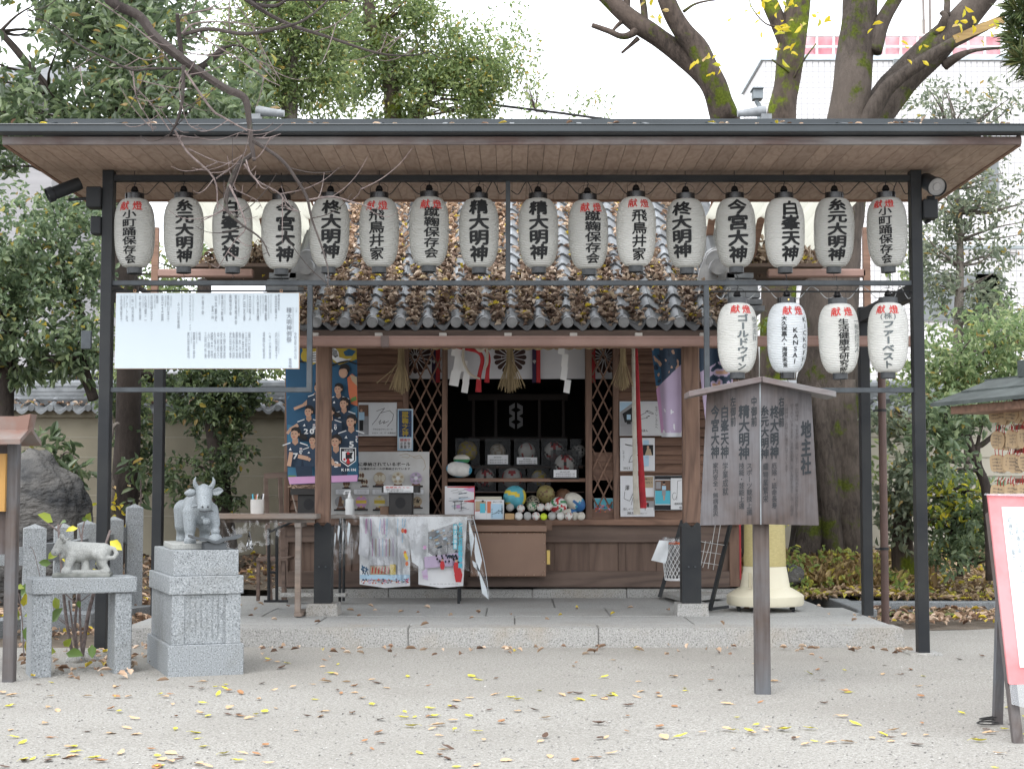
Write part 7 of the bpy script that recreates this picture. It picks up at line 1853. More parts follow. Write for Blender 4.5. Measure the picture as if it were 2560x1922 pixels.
# ================================================================== vegetation
def bark(name, c1, c2, moss=None, th=(.52, .64), sc=3.0):
    m, nt, p, o = newmat(name); vec = coords(nt, (1, 1, .35)); n = noise_n(nt, vec, 26, 6, .7, .4); s = noise_n(nt, coords(nt), sc, 6, .65)
    c = ramp(nt, n, [(.3, c2), (.65, c1)])
    c = mixc(nt, ramp(nt, noise_n(nt, coords(nt), 1.7, 4), [(.42, (0, 0, 0)), (.6, (.6,) * 3)]), c, tuple(x * 1.5 for x in c1))
    if moss: c = mixc(nt, ramp(nt, s, [(th[0], (0, 0, 0)), (th[1], (1, 1, 1))]), c, ramp(nt, noise_n(nt, coords(nt), 40, 3), [(.3, tuple(x * .45 for x in moss)), (.7, moss)]))
    L(nt, c, p.inputs["Base Color"]); p.inputs["Roughness"].default_value = .9; p.inputs["Specular IOR Level"].default_value = .2
    bumpn(nt, p, n, .9, .02); return m
M_bark = bark('zelkova_bark', (.095, .073, .061), (.026, .021, .018), (.10, .125, .014), (.545, .61))
M_barkm = bark('mossy_bark', (.095, .073, .06), (.03, .024, .02), (.15, .19, .016), (.50, .58), 2.6)
M_barkg = bark('grey_bark', (.20, .175, .155), (.085, .072, .063), (.09, .105, .03), (.58, .70))
M_barkd = bark('dark_bark', (.060, .048, .042), (.025, .021, .019), (.05, .07, .02), (.60, .7))
M_cherry = bark('cherry_bark', (.066, .055, .051), (.022, .018, .017), (.10, .115, .08), (.60, .70), 14)
M_twig = mat('twig', (.21, .165, .155), (.11, .085, .08), .8, 40, 3)
GREEN = lambda a, b_, y=.03: [(0, tuple(x * .6 for x in a)), (.45, a), (.9, b_), (.965, b_), (.975, (.42, .33, .05)), (1, (.30, .2, .1))]
M_leafA = leafmat('broad_leaf', GREEN((0.105, 0.150, 0.078), (0.22, 0.275, 0.14)), .30, .45, .8)
M_leafB = leafmat('light_leaf', GREEN((0.155, 0.215, 0.085), (0.31, 0.36, 0.15)), .42, .5)
M_leafC = leafmat('holly_leaf', GREEN((0.145, 0.205, 0.115), (0.28, 0.34, 0.19)), .34, .46, .6)
M_leafD = leafmat('dark_green_leaf', GREEN((0.090, 0.130, 0.068), (0.18, 0.23, 0.105)), .34, .42)  # darkest of the greens, for ivy and saplings
M_leafE = leafmat('pale_shrub_leaf', GREEN((0.182, 0.259, 0.119), (0.351, 0.400, 0.203)), .42, .5)
M_leafF = leafmat('grey_green_leaf', GREEN((0.154, 0.189, 0.129), (0.297, 0.324, 0.223)), .36, .45)
M_leafY = leafmat('yellow_leaf', [(0, (.55, .42, .03)), (.5, (.62, .50, .04)), (.85, (.45, .46, .05)), (1, (.55, .38, .2))], .5, .4)
M_leafYG = leafmat('turning_leaf', [(0, (.13, .20, .035)), (.45, (.30, .33, .04)), (.7, (.56, .50, .05)), (1, (.60, .50, .05))], .5, .4)
def pb_(px, py, rx, ry, Y, ryw=None):
    c = at(px, py, Y); k = Y / F; return (tuple(c), (rx * k, ryw if ryw else (rx + ry) / 2 * k, ry * k))
def trunkpts(l): return [(*at(px, py, Y), r) for px, py, Y, r in l]
def tree(name, base, label, cat, trunk=(), crown=None, group=None, tm=None, bn=0, seed=0):
    """trunk: list of limb point lists (px,py,Y,r); crown: dict for foliage()"""
    t = thing(name, base, label, cat, group)
    b = MB()
    for q, l in enumerate(trunk): limb(b, trunkpts(l), 12 if l[0][3] > .06 else 7, 5, .16, seed + q)
    cl = None
    if crown:
        for q, cr in enumerate(crown if isinstance(crown, list) else [crown]):
            f, cs = foliage('crown', parent=t, seed=seed * 13 + 3 + q, **cr)
            if bn and trunk:
                P = np.array([p[:3] for l in trunk for p in smoothpts(trunkpts(l), 4)])
                g = np.random.default_rng(seed)
                for _ in range(bn):
                    c_ = cs[g.integers(len(cs))]; d = np.linalg.norm(P - c_, axis=1) + (P[:, 2] > c_[2]) * 1.5; s = P[d.argmin()]
                    m_ = (s + c_) / 2 + g.normal(size=3) * .08 * np.linalg.norm(s - c_)
                    kb = .3 if tm is M_twig else 1; limb(b, [(*s, kb * (.012 + .012 * np.linalg.norm(s - c_))), (*m_, kb * .012), (*c_, .004 * kb)], 5, 3, .1, 1)
    if b.v: b.build('trunk', tm or M_bark, t, 'all')
    return t
# --- big trees on the right
YTA, YTB, YTC = 17.0, 18.2, 16.0
tree('leaning_tree', at(1850, 1470, YTA), 'mossy two limbed tree leaning left above the middle right of the roof', 'tree',
     [[(1850, 1480, YTA, .26), (1848, 900, YTA, .22), (1838, 600, YTA, .19), (1820, 340, YTA, .165), (1800, 262, YTA, .145), (1770, 200, YTA, .125), (1700, 135, YTA, .115), (1640, 92, YTA, .105), (1570, 42, YTA, .10), (1500, -25, YTA, .095), (1400, -110, YTA, .08)],
      [(1818, 300, YTA - .1, .15), (1785, 215, YTA - .15, .14), (1748, 130, YTA - .15, .125), (1705, 75, YTA - .15, .11), (1668, 5, YTA - .15, .10), (1640, -90, YTA - .15, .09)],
      [(1600, 72, YTA, .05), (1560, 92, YTA - .1, .036), (1520, 78, YTA - .1, .032), (1480, 64, YTA - .15, .028)], [(1596, 96, YTA, .03), (1575, 115, YTA, .02), (1554, 133, YTA, .014)], [(1562, 48, YTA, .03), (1540, 68, YTA, .02), (1526, 86, YTA, .012)],
      [(1612, 62, YTA, .05), (1610, 20, YTA, .04), (1600, -30, YTA, .035)], [(1566, 32, YTA, .045), (1568, 0, YTA, .04), (1575, -40, YTA, .03)], [(1708, 30, YTA, .02), (1740, 10, YTA, .014), (1790, 0, YTA, .01), (1850, -4, YTA, .007)]],
     dict(blobs=[pb_(1770, 190, 25, 60, YTA - .4), pb_(1640, 20, 40, 30, YTA - .4)], n=9, per=2, ln=.11, wd=.42, m=M_leafY, spread=.1, thr=-2), tm=M_bark, seed=2)
tree('mossy_tree', at(1945, 1480, YTB), 'upright tree with bright moss up its left side, left of the thickest trunk', 'tree',
     [[(1945, 1500, YTB, .24), (1945, 800, YTB, .21), (1948, 500, YTB, .195), (1953, 295, YTB, .18), (1968, 200, YTB, .15), (1982, 100, YTB, .165), (1992, 30, YTB, .15), (2005, -90, YTB, .13)], [(1972, 125, YTB, .11), (1945, 55, YTB, .10), (1922, 0, YTB, .09), (1900, -80, YTB, .08)],
      [(1985, 190, YTB, .02), (1955, 168, YTB - .3, .014), (1930, 150, YTB - .4, .01)], [(1985, 195, YTB - .2, .018), (2010, 150, YTB - .3, .012), (2040, 110, YTB - .3, .007)], [(1960, 70, YTB - .3, .016), (1915, 60, YTB - .4, .01), (1880, 20, YTB - .4, .007), (1870, -20, YTB - .4, .006)]],
     dict(blobs=[pb_(1940, 70, 90, 70, YTB - .6), pb_(2010, 60, 70, 80, YTB - .6)], n=24, per=2, ln=.10, wd=.45, m=M_leafY, spread=.18, thr=-2), tm=M_barkm, seed=3)
tree('thick_tree', at(2060, 1480, YTC), 'thickest old tree with flaring base behind the lower lanterns and a broken slanting branch', 'tree',
     [[(2068, 1500, YTC, .46), (2066, 1400, YTC, .38), (2068, 1250, YTC, .345), (2072, 1000, YTC, .32), (2078, 750, YTC, .30), (2095, 500, YTC, .27), (2118, 330, YTC, .235), (2130, 220, YTC, .20), (2142, 100, YTC, .185), (2152, 0, YTC, .175), (2165, -110, YTC, .15)],
      [(2120, 480, YTC + .1, .2), (2165, 330, YTC + .15, .19), (2235, 225, YTC + .2, .18), (2310, 145, YTC + .2, .17), (2390, 65, YTC + .2, .155), (2470, -20, YTC + .2, .14), (2560, -120, YTC + .2, .12)],
      [(2155, 330, YTC - .15, .10), (2200, 245, YTC - .25, .085), (2235, 205, YTC - .28, .075), (2320, 145, YTC - .3, .066), (2400, 98, YTC - .3, .058), (2465, 66, YTC - .3, .052)],
      [(2180, 130, YTC - .05, .10), (2198, 70, YTC - .05, .085), (2225, 20, YTC - .05, .075), (2270, -50, YTC - .05, .07)],
      [(2360, 165, YTC + .2, .06), (2395, 142, YTC + .1, .045), (2440, 126, YTC + .1, .02), (2520, 119, YTC + .1, .012)],
      [(2340, 90, YTC + .1, .05), (2362, 45, YTC, .04), (2352, 30, YTC, .025)], [(2366, 40, YTC + .1, .04), (2368, 0, YTC + .1, .035), (2360, -40, YTC + .1, .03)],
      [(2098, 1470, YTC - .32, .10), (2078, 1330, YTC - .34, .105), (2066, 1180, YTC - .32, .10), (2050, 1020, YTC - .28, .07), (2044, 930, YTC - .2, .03)],
      [(2150, 1480, YTC - .2, .14), (2128, 1380, YTC - .25, .16), (2122, 1200, YTC - .22, .14), (2112, 950, YTC - .2, .10)],
      [(1975, 1470, YTC - .3, .12), (2010, 1400, YTC - .3, .15), (2035, 1290, YTC - .25, .13)]],
     dict(blobs=[pb_(2300, 40, 60, 50, YTC - .5), pb_(2420, 100, 90, 60, YTC - .5), pb_(2240, 110, 40, 60, YTC - .5)], n=14, per=2, ln=.09, wd=.45, m=M_leafY, spread=.15, thr=-2), tm=bark('old_bark', (.088, .072, .061), (.026, .021, .018), (.085, .105, .015), (.56, .63)), seed=4)
b = MB(); b.bar(at(2385, 100, YTC - .34), at(2512, 46, YTC - .36), .03, .085, (0, 0, 1)); o = b.build('broken_wood', wood('raw_wood', (.42, .29, .12), (.27, .18, .08), 'x', 20, .7, .0), bpy.data.objects['thick_tree'])
# --- evergreens at left
T1b = [pb_(110, 40, 230, 120, 15.5, 1.2), pb_(340, 130, 230, 150, 15.2, 1.3), pb_(200, 290, 190, 110, 15.2, 1.1), pb_(420, 300, 190, 110, 15.0, 1.1), pb_(560, 60, 120, 110, 15.6, .9), pb_(-60, 280, 130, 160, 15.4, 1.0), pb_(570, 230, 100, 90, 15.6, .8), pb_(300, -60, 300, 90, 15.6, 1.2)]
tree('broadleaf_tree', at(280, 1460, 15.5), 'large dark broadleaf evergreen filling the upper left behind the canopy', 'tree',
     [[(300, 1470, 15.6, .14), (318, 1100, 15.6, .125), (320, 800, 15.6, .12), (300, 450, 15.6, .11), (290, 200, 15.6, .09), (270, -60, 15.6, .06)], [(305, 520, 15.6, .08), (200, 330, 15.5, .06), (60, 150, 15.5, .04), (0, 80, 15.5, .03)], [(300, 430, 15.6, .07), (420, 250, 15.3, .05), (560, 120, 15.5, .03)]],
     dict(blobs=T1b, n=1120, per=9, ln=.115, wd=.36, m=M_leafA, spread=.14, thr=-.2, freq=.95, shell=.5, droop=.15), tm=M_barkd, bn=60, seed=5)
tree('holly_tree', at(60, 1460, 14.3), 'bushy small leaved evergreen beside the left end of the canopy', 'tree',
     [[(10, 1470, 14.5, .09), (12, 1000, 14.5, .085), (30, 800, 14.5, .07), (80, 600, 14.5, .05)], [(235, 1000, 14.4, .05), (205, 900, 14.4, .048), (210, 820, 14.4, .045), (160, 660, 14.4, .03)]],
     [dict(blobs=[pb_(60, 600, 150, 130, 14.2, .6), pb_(170, 640, 90, 150, 14.2, .5), pb_(60, 800, 160, 90, 14.2, .6), pb_(190, 860, 60, 60, 14.2, .4), pb_(-40, 700, 100, 200, 14.2, .6), pb_(250, 600, 40, 150, 14.4, .4)], n=760, per=9, ln=.068, wd=.48, m=M_leafC, spread=.13, thr=-.25, freq=1.6),
      dict(blobs=[pb_(40, 900, 100, 50, 14.3, .4), pb_(170, 900, 70, 50, 14.3, .4)], n=70, per=8, ln=.11, wd=.36, m=M_leafA, spread=.1, thr=-.4, freq=1.6)], tm=M_barkd, bn=40, seed=6)
tree('shade_tree', at(420, 1460, 19), 'dim bushy evergreen seen around the hanging notice board', 'tree',
     [[(310, 1480, 16.2, .09), (312, 1200, 16.2, .085), (316, 1000, 16.2, .08), (312, 700, 16.3, .07)]],
     [dict(blobs=[pb_(330, 720, 110, 130, 18.6, .8), pb_(520, 720, 150, 110, 19, .8), pb_(660, 800, 90, 190, 19, .7), pb_(440, 880, 200, 90, 18.6, .8), pb_(320, 960, 80, 60, 16.4, .5), pb_(660, 960, 70, 60, 18.8, .5)], n=620, per=8, ln=.07, wd=.45, m=M_leafB, spread=.15, thr=-.2, freq=1.3),
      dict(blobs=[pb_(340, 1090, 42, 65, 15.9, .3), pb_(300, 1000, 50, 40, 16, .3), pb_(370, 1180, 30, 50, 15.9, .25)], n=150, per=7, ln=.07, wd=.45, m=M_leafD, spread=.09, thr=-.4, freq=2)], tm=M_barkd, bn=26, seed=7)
tree('ivy_tree', at(540, 1460, 15.4), 'dark trunk wrapped in glossy ivy left of the blue poster', 'tree',
     [[(572, 1470, 15.4, .12), (560, 1300, 15.4, .10), (545, 1150, 15.4, .085), (530, 1050, 15.4, .08), (515, 900, 15.4, .08), (510, 700, 15.5, .07)]],
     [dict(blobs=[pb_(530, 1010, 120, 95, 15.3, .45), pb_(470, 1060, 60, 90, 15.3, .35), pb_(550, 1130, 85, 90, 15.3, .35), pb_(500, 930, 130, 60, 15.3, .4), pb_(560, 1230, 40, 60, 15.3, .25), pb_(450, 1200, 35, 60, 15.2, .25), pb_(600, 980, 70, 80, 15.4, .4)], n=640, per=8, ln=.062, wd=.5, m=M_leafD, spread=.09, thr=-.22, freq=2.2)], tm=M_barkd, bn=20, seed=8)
tree('thin_tree', at(280, 1430, 14.6), 'thin crooked bare stem beside the left front post', 'tree', [[(283, 1440, 14.4, .035), (278, 1300, 14.4, .034), (282, 1230, 14.4, .034), (268, 1170, 14.4, .03), (264, 1120, 14.4, .03), (278, 1080, 14.4, .03), (272, 1050, 14.4, .032), (262, 1020, 14.4, .028), (258, 960, 14.4, .022)], [(276, 1075, 14.4, .02), (290, 1060, 14.4, .016), (298, 1058, 14.4, .01)]],
     dict(blobs=[pb_(285, 1265, 22, 20, 14.3)], n=8, per=3, ln=.07, wd=.5, m=M_leafY, thr=-2), tm=M_barkg, seed=9)
tree('laurel_sapling', at(120, 1450, 14.0), 'young sapling with large drooping glossy leaves behind the boulder', 'sapling', [[(130, 1440, 14.1, .016), (132, 1250, 14.1, .014), (135, 1150, 14.1, .012), (148, 1080, 14.1, .008)], [(134, 1170, 14.1, .010), (165, 1130, 14.0, .007), (195, 1150, 14.0, .005)], [(133, 1190, 14.1, .009), (100, 1130, 14.1, .006), (60, 1120, 14.1, .004)]],
     dict(blobs=[pb_(145, 1075, 28, 24, 14.0, .15), pb_(125, 1115, 45, 30, 14.0, .15), pb_(190, 1130, 32, 28, 13.95, .15), pb_(180, 1190, 40, 28, 13.9, .15), pb_(140, 1155, 30, 30, 14, .15), pb_(55, 1125, 18, 14, 14, .1)], n=34, per=5, ln=.13, wd=.33, m=M_leafA, spread=.07, thr=-2, droop=.5), tm=M_twig, seed=10)
tree('laurel_sapling', at(345, 1440, 14.6), 'slender sapling with paired leaves just left of the rear left post', 'sapling', [[(352, 1440, 14.5, .010), (352, 1300, 14.5, .009), (352, 1200, 14.5, .007), (350, 1150, 14.5, .005)]],
     dict(blobs=[pb_(350, 1165, 28, 26, 14.5, .15), pb_(350, 1235, 30, 30, 14.5, .15)], n=12, per=5, ln=.11, wd=.33, m=M_leafD, spread=.06, thr=-2, droop=.4), tm=M_twig, seed=11)
YD = 24.0
tree('airy_tree', at(735, 1420, YD), 'airy light green tree with a grey trunk, above the roof left of the middle', 'tree',
     [[(740, 1420, YD, .16), (735, 600, YD, .14), (725, 300, YD, .12), (727, 180, YD, .11), (735, 90, YD, .08), (760, -60, YD, .06)], [(727, 130, YD, .06), (714, 95, YD, .05), (700, 30, YD, .04)]],
     dict(blobs=[pb_(700, 120, 110, 160, YD, 1.0), pb_(660, 250, 90, 60, YD, .8), pb_(800, 200, 90, 100, YD, .9), pb_(620, 130, 80, 140, YD, .8), pb_(790, 60, 80, 90, YD, .8), pb_(740, -40, 150, 70, YD, .8)], n=1800, per=8, ln=.085, wd=.42, m=M_leafB, spread=.28, thr=-.30, freq=1.0), tm=M_barkg, bn=40, seed=12)
YE = 26.0
tree('airy_tree', at(960, 1420, YE), 'spreading tree with mossy bent limbs and sky gaps, above the roof at the middle', 'tree',
     [[(975, 1420, YE, .20), (975, 600, YE, .17), (985, 320, YE, .15), (970, 160, YE, .13), (945, 100, YE, .12), (925, 50, YE, .11), (920, -60, YE, .08)], [(1000, 420, YE, .10), (1060, 260, YE, .10), (1110, 190, YE, .11), (1160, 155, YE, .08), (1230, 150, YE, .04)], [(945, 70, YE, .04), (900, 50, YE, .03), (860, 30, YE, .02)]],
     dict(blobs=[pb_(930, 60, 110, 90, YE, 1.0), pb_(900, 190, 110, 100, YE, 1.0), pb_(1010, 140, 100, 90, YE, 1.0), pb_(1050, 250, 120, 60, YE, .9), pb_(1160, 220, 100, 80, YE, .9), pb_(1210, 160, 110, 70, YE, .8), pb_(1250, 230, 80, 60, YE, .7), pb_(1080, 110, 90, 80, YE, .8), pb_(1010, 40, 90, 70, YE, .7), pb_(1120, 270, 150, 40, YE, .8), pb_(1290, 190, 50, 40, YE, .5), pb_(1000, 20, 60, 50, YE, .6), pb_(960, 270, 110, 50, YE, .8)], n=2200, per=8, ln=.08, wd=.45, m=M_leafB, spread=.30, thr=-.26, freq=1.0), tm=M_barkm, bn=50, seed=13)
tree('wispy_tree', at(1330, 1420, YE + 2), 'wispy pale sprays of leaves against the white sky right of the airy trees', 'tree', [[(1330, 1420, YE + 2, .02), (1330, 700, YE + 2, .014), (1325, 400, YE + 2, .008), (1340, 280, YE + 2, .004)]],
     dict(blobs=[pb_(1340, 240, 60, 60, YE + 2, .5), pb_(1420, 270, 120, 35, YE + 2, .5), pb_(1320, 130, 60, 50, YE + 2, .5), pb_(1500, 260, 40, 60, YE + 2, .4), pb_(1280, 60, 60, 60, YE + 2, .4)], n=85, per=5, ln=.085, wd=.45, m=M_leafB, spread=.16, thr=-2), tm=M_twig, bn=20, seed=14)
# --- right side shrubs
tree('climbing_shrub', at(2400, 1460, 19), 'tall loose grey green shrub against the white tiled block at right', 'shrub', [[(2400, 1460, 18.8, .08), (2395, 900, 18.8, .06), (2400, 600, 18.8, .04), (2380, 350, 18.8, .02)]],
     [dict(blobs=[pb_(2420, 640, 90, 170, 18.6, .6), pb_(2330, 650, 60, 120, 18.6, .5), pb_(2400, 480, 80, 90, 18.6, .5), pb_(2480, 800, 60, 80, 18.6, .5)], n=460, per=8, ln=.072, wd=.42, m=M_leafF, spread=.15, thr=-.16, freq=1.4),
      dict(blobs=[pb_(2400, 270, 160, 60, 18.8, .6), pb_(2330, 250, 80, 50, 18.8, .5), pb_(2500, 300, 90, 90, 18.8, .6), pb_(2530, 520, 60, 160, 18.8, .5), pb_(2370, 380, 90, 60, 18.8, .5)], n=240, per=7, ln=.07, wd=.4, m=M_leafF, spread=.17, thr=-.05, freq=1.4)], tm=M_barkg, bn=40, seed=15)
tree('pale_bush', at(2430, 1450, 15.6), 'pale fresh green bush above the votive plaque rack', 'bush', [[(2420, 1460, 15.6, .05), (2420, 1100, 15.6, .04), (2430, 900, 15.6, .02)]],
     dict(blobs=[pb_(2400, 880, 110, 100, 15.4, .5), pb_(2510, 840, 90, 100, 15.4, .5), pb_(2360, 980, 80, 80, 15.3, .45), pb_(2470, 960, 100, 60, 15.4, .5), pb_(2590, 900, 60, 140, 15.4, .4)], n=540, per=8, ln=.075, wd=.36, m=M_leafE, spread=.12, thr=-.28, freq=1.6), tm=M_barkg, bn=30, seed=16)
tree('forked_shrub', at(2470, 1440, 13.6), 'dark forked small tree left of the votive plaque rack', 'shrub', [[(2480, 1450, 13.5, .05), (2468, 1240, 13.5, .045), (2445, 1165, 13.5, .042), (2425, 1110, 13.5, .036), (2410, 1065, 13.5, .03), (2398, 1030, 13.5, .02)], [(2446, 1165, 13.5, .032), (2442, 1120, 13.5, .03), (2456, 1110, 13.5, .024), (2472, 1098, 13.5, .02), (2500, 1070, 13.5, .012)], [(2442, 1120, 13.5, .02), (2448, 1090, 13.5, .016), (2456, 1060, 13.5, .012)]],
     dict(blobs=[pb_(2380, 1040, 70, 40, 13.4, .3), pb_(2340, 1090, 50, 50, 13.4, .3), pb_(2360, 1150, 70, 30, 13.3, .3), pb_(2450, 1040, 50, 30, 13.5, .3)], n=160, per=7, ln=.085, wd=.4, m=M_leafC, spread=.1, thr=-.25, freq=2), tm=M_barkd, bn=20, seed=17)
tree('camellia_shrub', at(2245, 1440, 14.8), 'glossy grey green camellia with a mossy stump trunk between the right posts', 'shrub', [[(2262, 1450, 14.7, .12), (2256, 1330, 14.7, .095), (2260, 1250, 14.7, .08), (2278, 1160, 14.7, .06), (2290, 1060, 14.7, .03)]],
     dict(blobs=[pb_(2240, 1200, 60, 80, 14.5, .35), pb_(2250, 1310, 50, 60, 14.5, .3), pb_(2240, 1100, 60, 70, 14.6, .35), pb_(2300, 1230, 50, 90, 14.6, .35), pb_(2220, 1050, 40, 40, 14.7, .3)], n=190, per=7, ln=.085, wd=.42, m=M_leafF, spread=.11, thr=-.2, freq=1.9), tm=M_barkm, bn=24, seed=18)
tree('low_shrub', at(2400, 1430, 14.4), 'dark low shrub with some yellow leaves under the forked tree', 'shrub', [[(2400, 1440, 14.3, .03), (2400, 1300, 14.3, .02), (2410, 1200, 14.3, .01)]],
     [dict(blobs=[pb_(2400, 1300, 80, 70, 14.2, .4), pb_(2370, 1380, 60, 40, 14.1, .35), pb_(2450, 1240, 50, 60, 14.2, .35), pb_(2350, 1220, 40, 40, 14.3, .3), pb_(2500, 1340, 70, 80, 14.2, .4)], n=330, per=7, ln=.07, wd=.42, m=M_leafC, spread=.1, thr=-.3, freq=1.9),
      dict(blobs=[pb_(2410, 1250, 70, 70, 14.0, .3), pb_(2340, 1260, 40, 60, 14.1, .3)], n=50, per=5, ln=.07, wd=.45, m=M_leafYG, spread=.1, thr=-2)], tm=M_barkd, bn=20, seed=19)
tree('rear_hedge', at(2200, 1440, 16.5), 'loose leafy hedge between the thick trunk and the right wall', 'hedge', [],
     dict(blobs=[pb_(2200, 1000, 60, 70, 16.6, .3), pb_(2250, 930, 60, 60, 16.6, .3), pb_(2170, 1150, 50, 60, 16.2, .3), pb_(2300, 1000, 50, 90, 16.4, .3), pb_(1920, 830, 50, 40, 18, .3), pb_(2210, 680, 50, 40, 18, .3)], n=80, per=7, ln=.075, wd=.42, m=M_leafB, spread=.12, thr=-.1, freq=1.9), seed=20)
# pine sprig in the top right corner
pt = thing('pine_tree', at(2640, 1450, 12.5), 'pine with long needles just reaching into the top right corner', 'tree')
b = MB(); limb(b, trunkpts([(2760, 1450, 12.5, .12), (2740, 700, 12.5, .11), (2700, 200, 12.5, .09), (2680, -50, 12.5, .07)]), 10); limb(b, trunkpts([(2705, 260, 12.5, .04), (2620, 170, 12.4, .03), (2560, 120, 12.3, .02)]), 8); limb(b, trunkpts([(2690, 90, 12.5, .04), (2600, 20, 12.4, .03), (2555, 10, 12.3, .02)]), 8); b.build('trunk', M_barkd, pt, True)
g = np.random.default_rng(40); cen = [at(2555, 110, 12.3), at(2562, 150, 12.2), at(2550, 20, 12.3), at(2590, 60, 12.3), at(2600, 180, 12.3), at(2548, 75, 12.4)]
pos = np.repeat(np.array(cen), 170, 0); k = len(pos); ax = unit(g.normal(size=(k, 3)) * np.array([1, 1, .8]) + np.array([-.25, 0, .15]))
leafmesh('needles', pos + g.normal(size=(k, 3)) * .02, ax, unit(g.normal(size=(k, 3))), .15 + .07 * g.random(k), .004, leafmat('needle', [(0, (.06, .10, .035)), (.6, (.11, .15, .05)), (1, (.20, .19, .07))], .5, .1), pt, 0, .1)
# --- plant behind the bench
pl = thing('bench_plant', gnd(190, 1650), 'leggy pruned plant with yellow green leaves growing up behind the granite bench', 'plant')
b = MB(); YPl = 9.75
for l in ([(182, 1640, .010), (168, 1560, .010), (160, 1490, .009), (150, 1370, .008), (145, 1310, .006)], [(195, 1640, .008), (188, 1560, .008), (196, 1480, .008), (205, 1340, .006), (212, 1300, .005)], [(205, 1640, .007), (200, 1540, .007), (197, 1380, .006)], [(206, 1640, .011), (220, 1540, .012), (235, 1480, .011), (262, 1370, .009), (276, 1325, .008)],
          [(190, 1630, .006), (178, 1540, .006), (172, 1500, .005)], [(160, 1480, .004), (192, 1505, .004), (225, 1485, .003)], [(150, 1330, .006), (125, 1312, .004), (110, 1302, .003)], [(148, 1320, .006), (158, 1300, .005)], [(203, 1345, .005), (196, 1315, .004)], [(180, 1570, .003), (140, 1540, .003), (132, 1500, .002)],
          [(60, 1640, .004), (56, 1560, .004), (50, 1500, .003), (40, 1465, .002)], [(100, 1440, .002), (85, 1380, .002), (75, 1365, .0015)], [(170, 1560, .003), (120, 1520, .002), (95, 1500, .002)]):
    limb(b, [(*at(x, y, YPl - .15 * (y - 1300) / 340), r) for x, y, r in l], 7)
b.build('stem', M_twig, pl, True)
LP = [(132, 1305, 44, -.3, .2), (150, 1310, 26, .3, .1), (195, 1320, 30, -1.2, -.3), (222, 1302, 34, .1, .2), (205, 1300, 20, .8, .4), (275, 1352, 40, .9, -.6), (148, 1375, 34, -1.2, -1), (128, 1408, 30, -.9, .1), (158, 1390, 18, .4, -.7), (40, 1466, 26, .6, -.1), (52, 1490, 44, .7, .8), (58, 1515, 36, .2, .8), (48, 1552, 44, -.2, .6), (72, 1560, 46, .1, -.9), (80, 1590, 40, -.3, -.9), (138, 1492, 34, .3, -.9), (130, 1555, 46, .7, .9), (122, 1575, 44, -.2, -.9), (140, 1628, 50, -.8, .1), (165, 1632, 46, 1, -.1), (128, 1648, 40, -.7, -.8), (160, 1615, 30, .5, .5), (230, 1610, 34, .1, -.9), (241, 1400, 30, .5, -.9), (60, 1540, 30, .9, .2), (196, 1500, 20, .2, -.7), (232, 1420, 24, .6, -.8), (205, 1380, 20, -.3, -.9)]
kk = len(LP); pos = np.array([at(x, y, YPl - .1 - .15 * (y - 1300) / 340) for x, y, *_ in LP]); g = np.random.default_rng(50)
AX = unit(np.array([(dx, -.25, dz) for *_, dx, dz in LP], float)); NR = unit(np.array([(.1, -.9, .6)] * kk) + g.normal(size=(kk, 3)) * .35)
M_yg = [flat('leaf_yellow_green', (.30, .36, .05), .45), flat('leaf_green', (.13, .21, .05), .45), flat('leaf_yellow', (.62, .55, .06), .45)]
for i in range(kk): leafmesh('leaf_blade', pos[i:i + 1], AX[i:i + 1], NR[i:i + 1], LP[i][2] / 400, LP[i][2] / 400 * .62, M_yg[(i * 7) % 3], pl, .15, .1)
# --- bare cherry tree: trunk outside the frame at left, limb reaching in front of the canopy
YCb = 8.0
ct = thing('bare_cherry_tree', (-4.3, 8.2, 0), 'bare cherry tree whose dark limb and twigs reach in from the upper left', 'tree')
b = MB(); b.v = []; q = [(-4.3, 8.2, -.05, .17), (-4.35, 8.2, 1.2, .14), (-4.2, 8.15, 2.4, .12), (-3.8, 8.1, 3.4, .09), (-3.1, 8.05, 4.1, .06), (*at(215, -90, YCb), .042), (*at(275, 0, YCb), .033), (*at(348, 41, YCb), .031), (*at(380, 82, YCb), .03), (*at(418, 117, YCb), .032), (*at(465, 155, YCb), .027), (*at(522, 196, YCb), .024), (*at(570, 225, YCb), .024), (*at(612, 246, YCb), .023), (*at(623, 304, YCb), .017), (*at(628, 354, YCb), .016), (*at(636, 402, YCb), .011)]
limb(b, [(x, y, z, r * (.84 if r < .05 else 1)) for x, y, z, r in q], 12, 5, .3, 3); b.build('main_limb', M_cherry, ct, True)
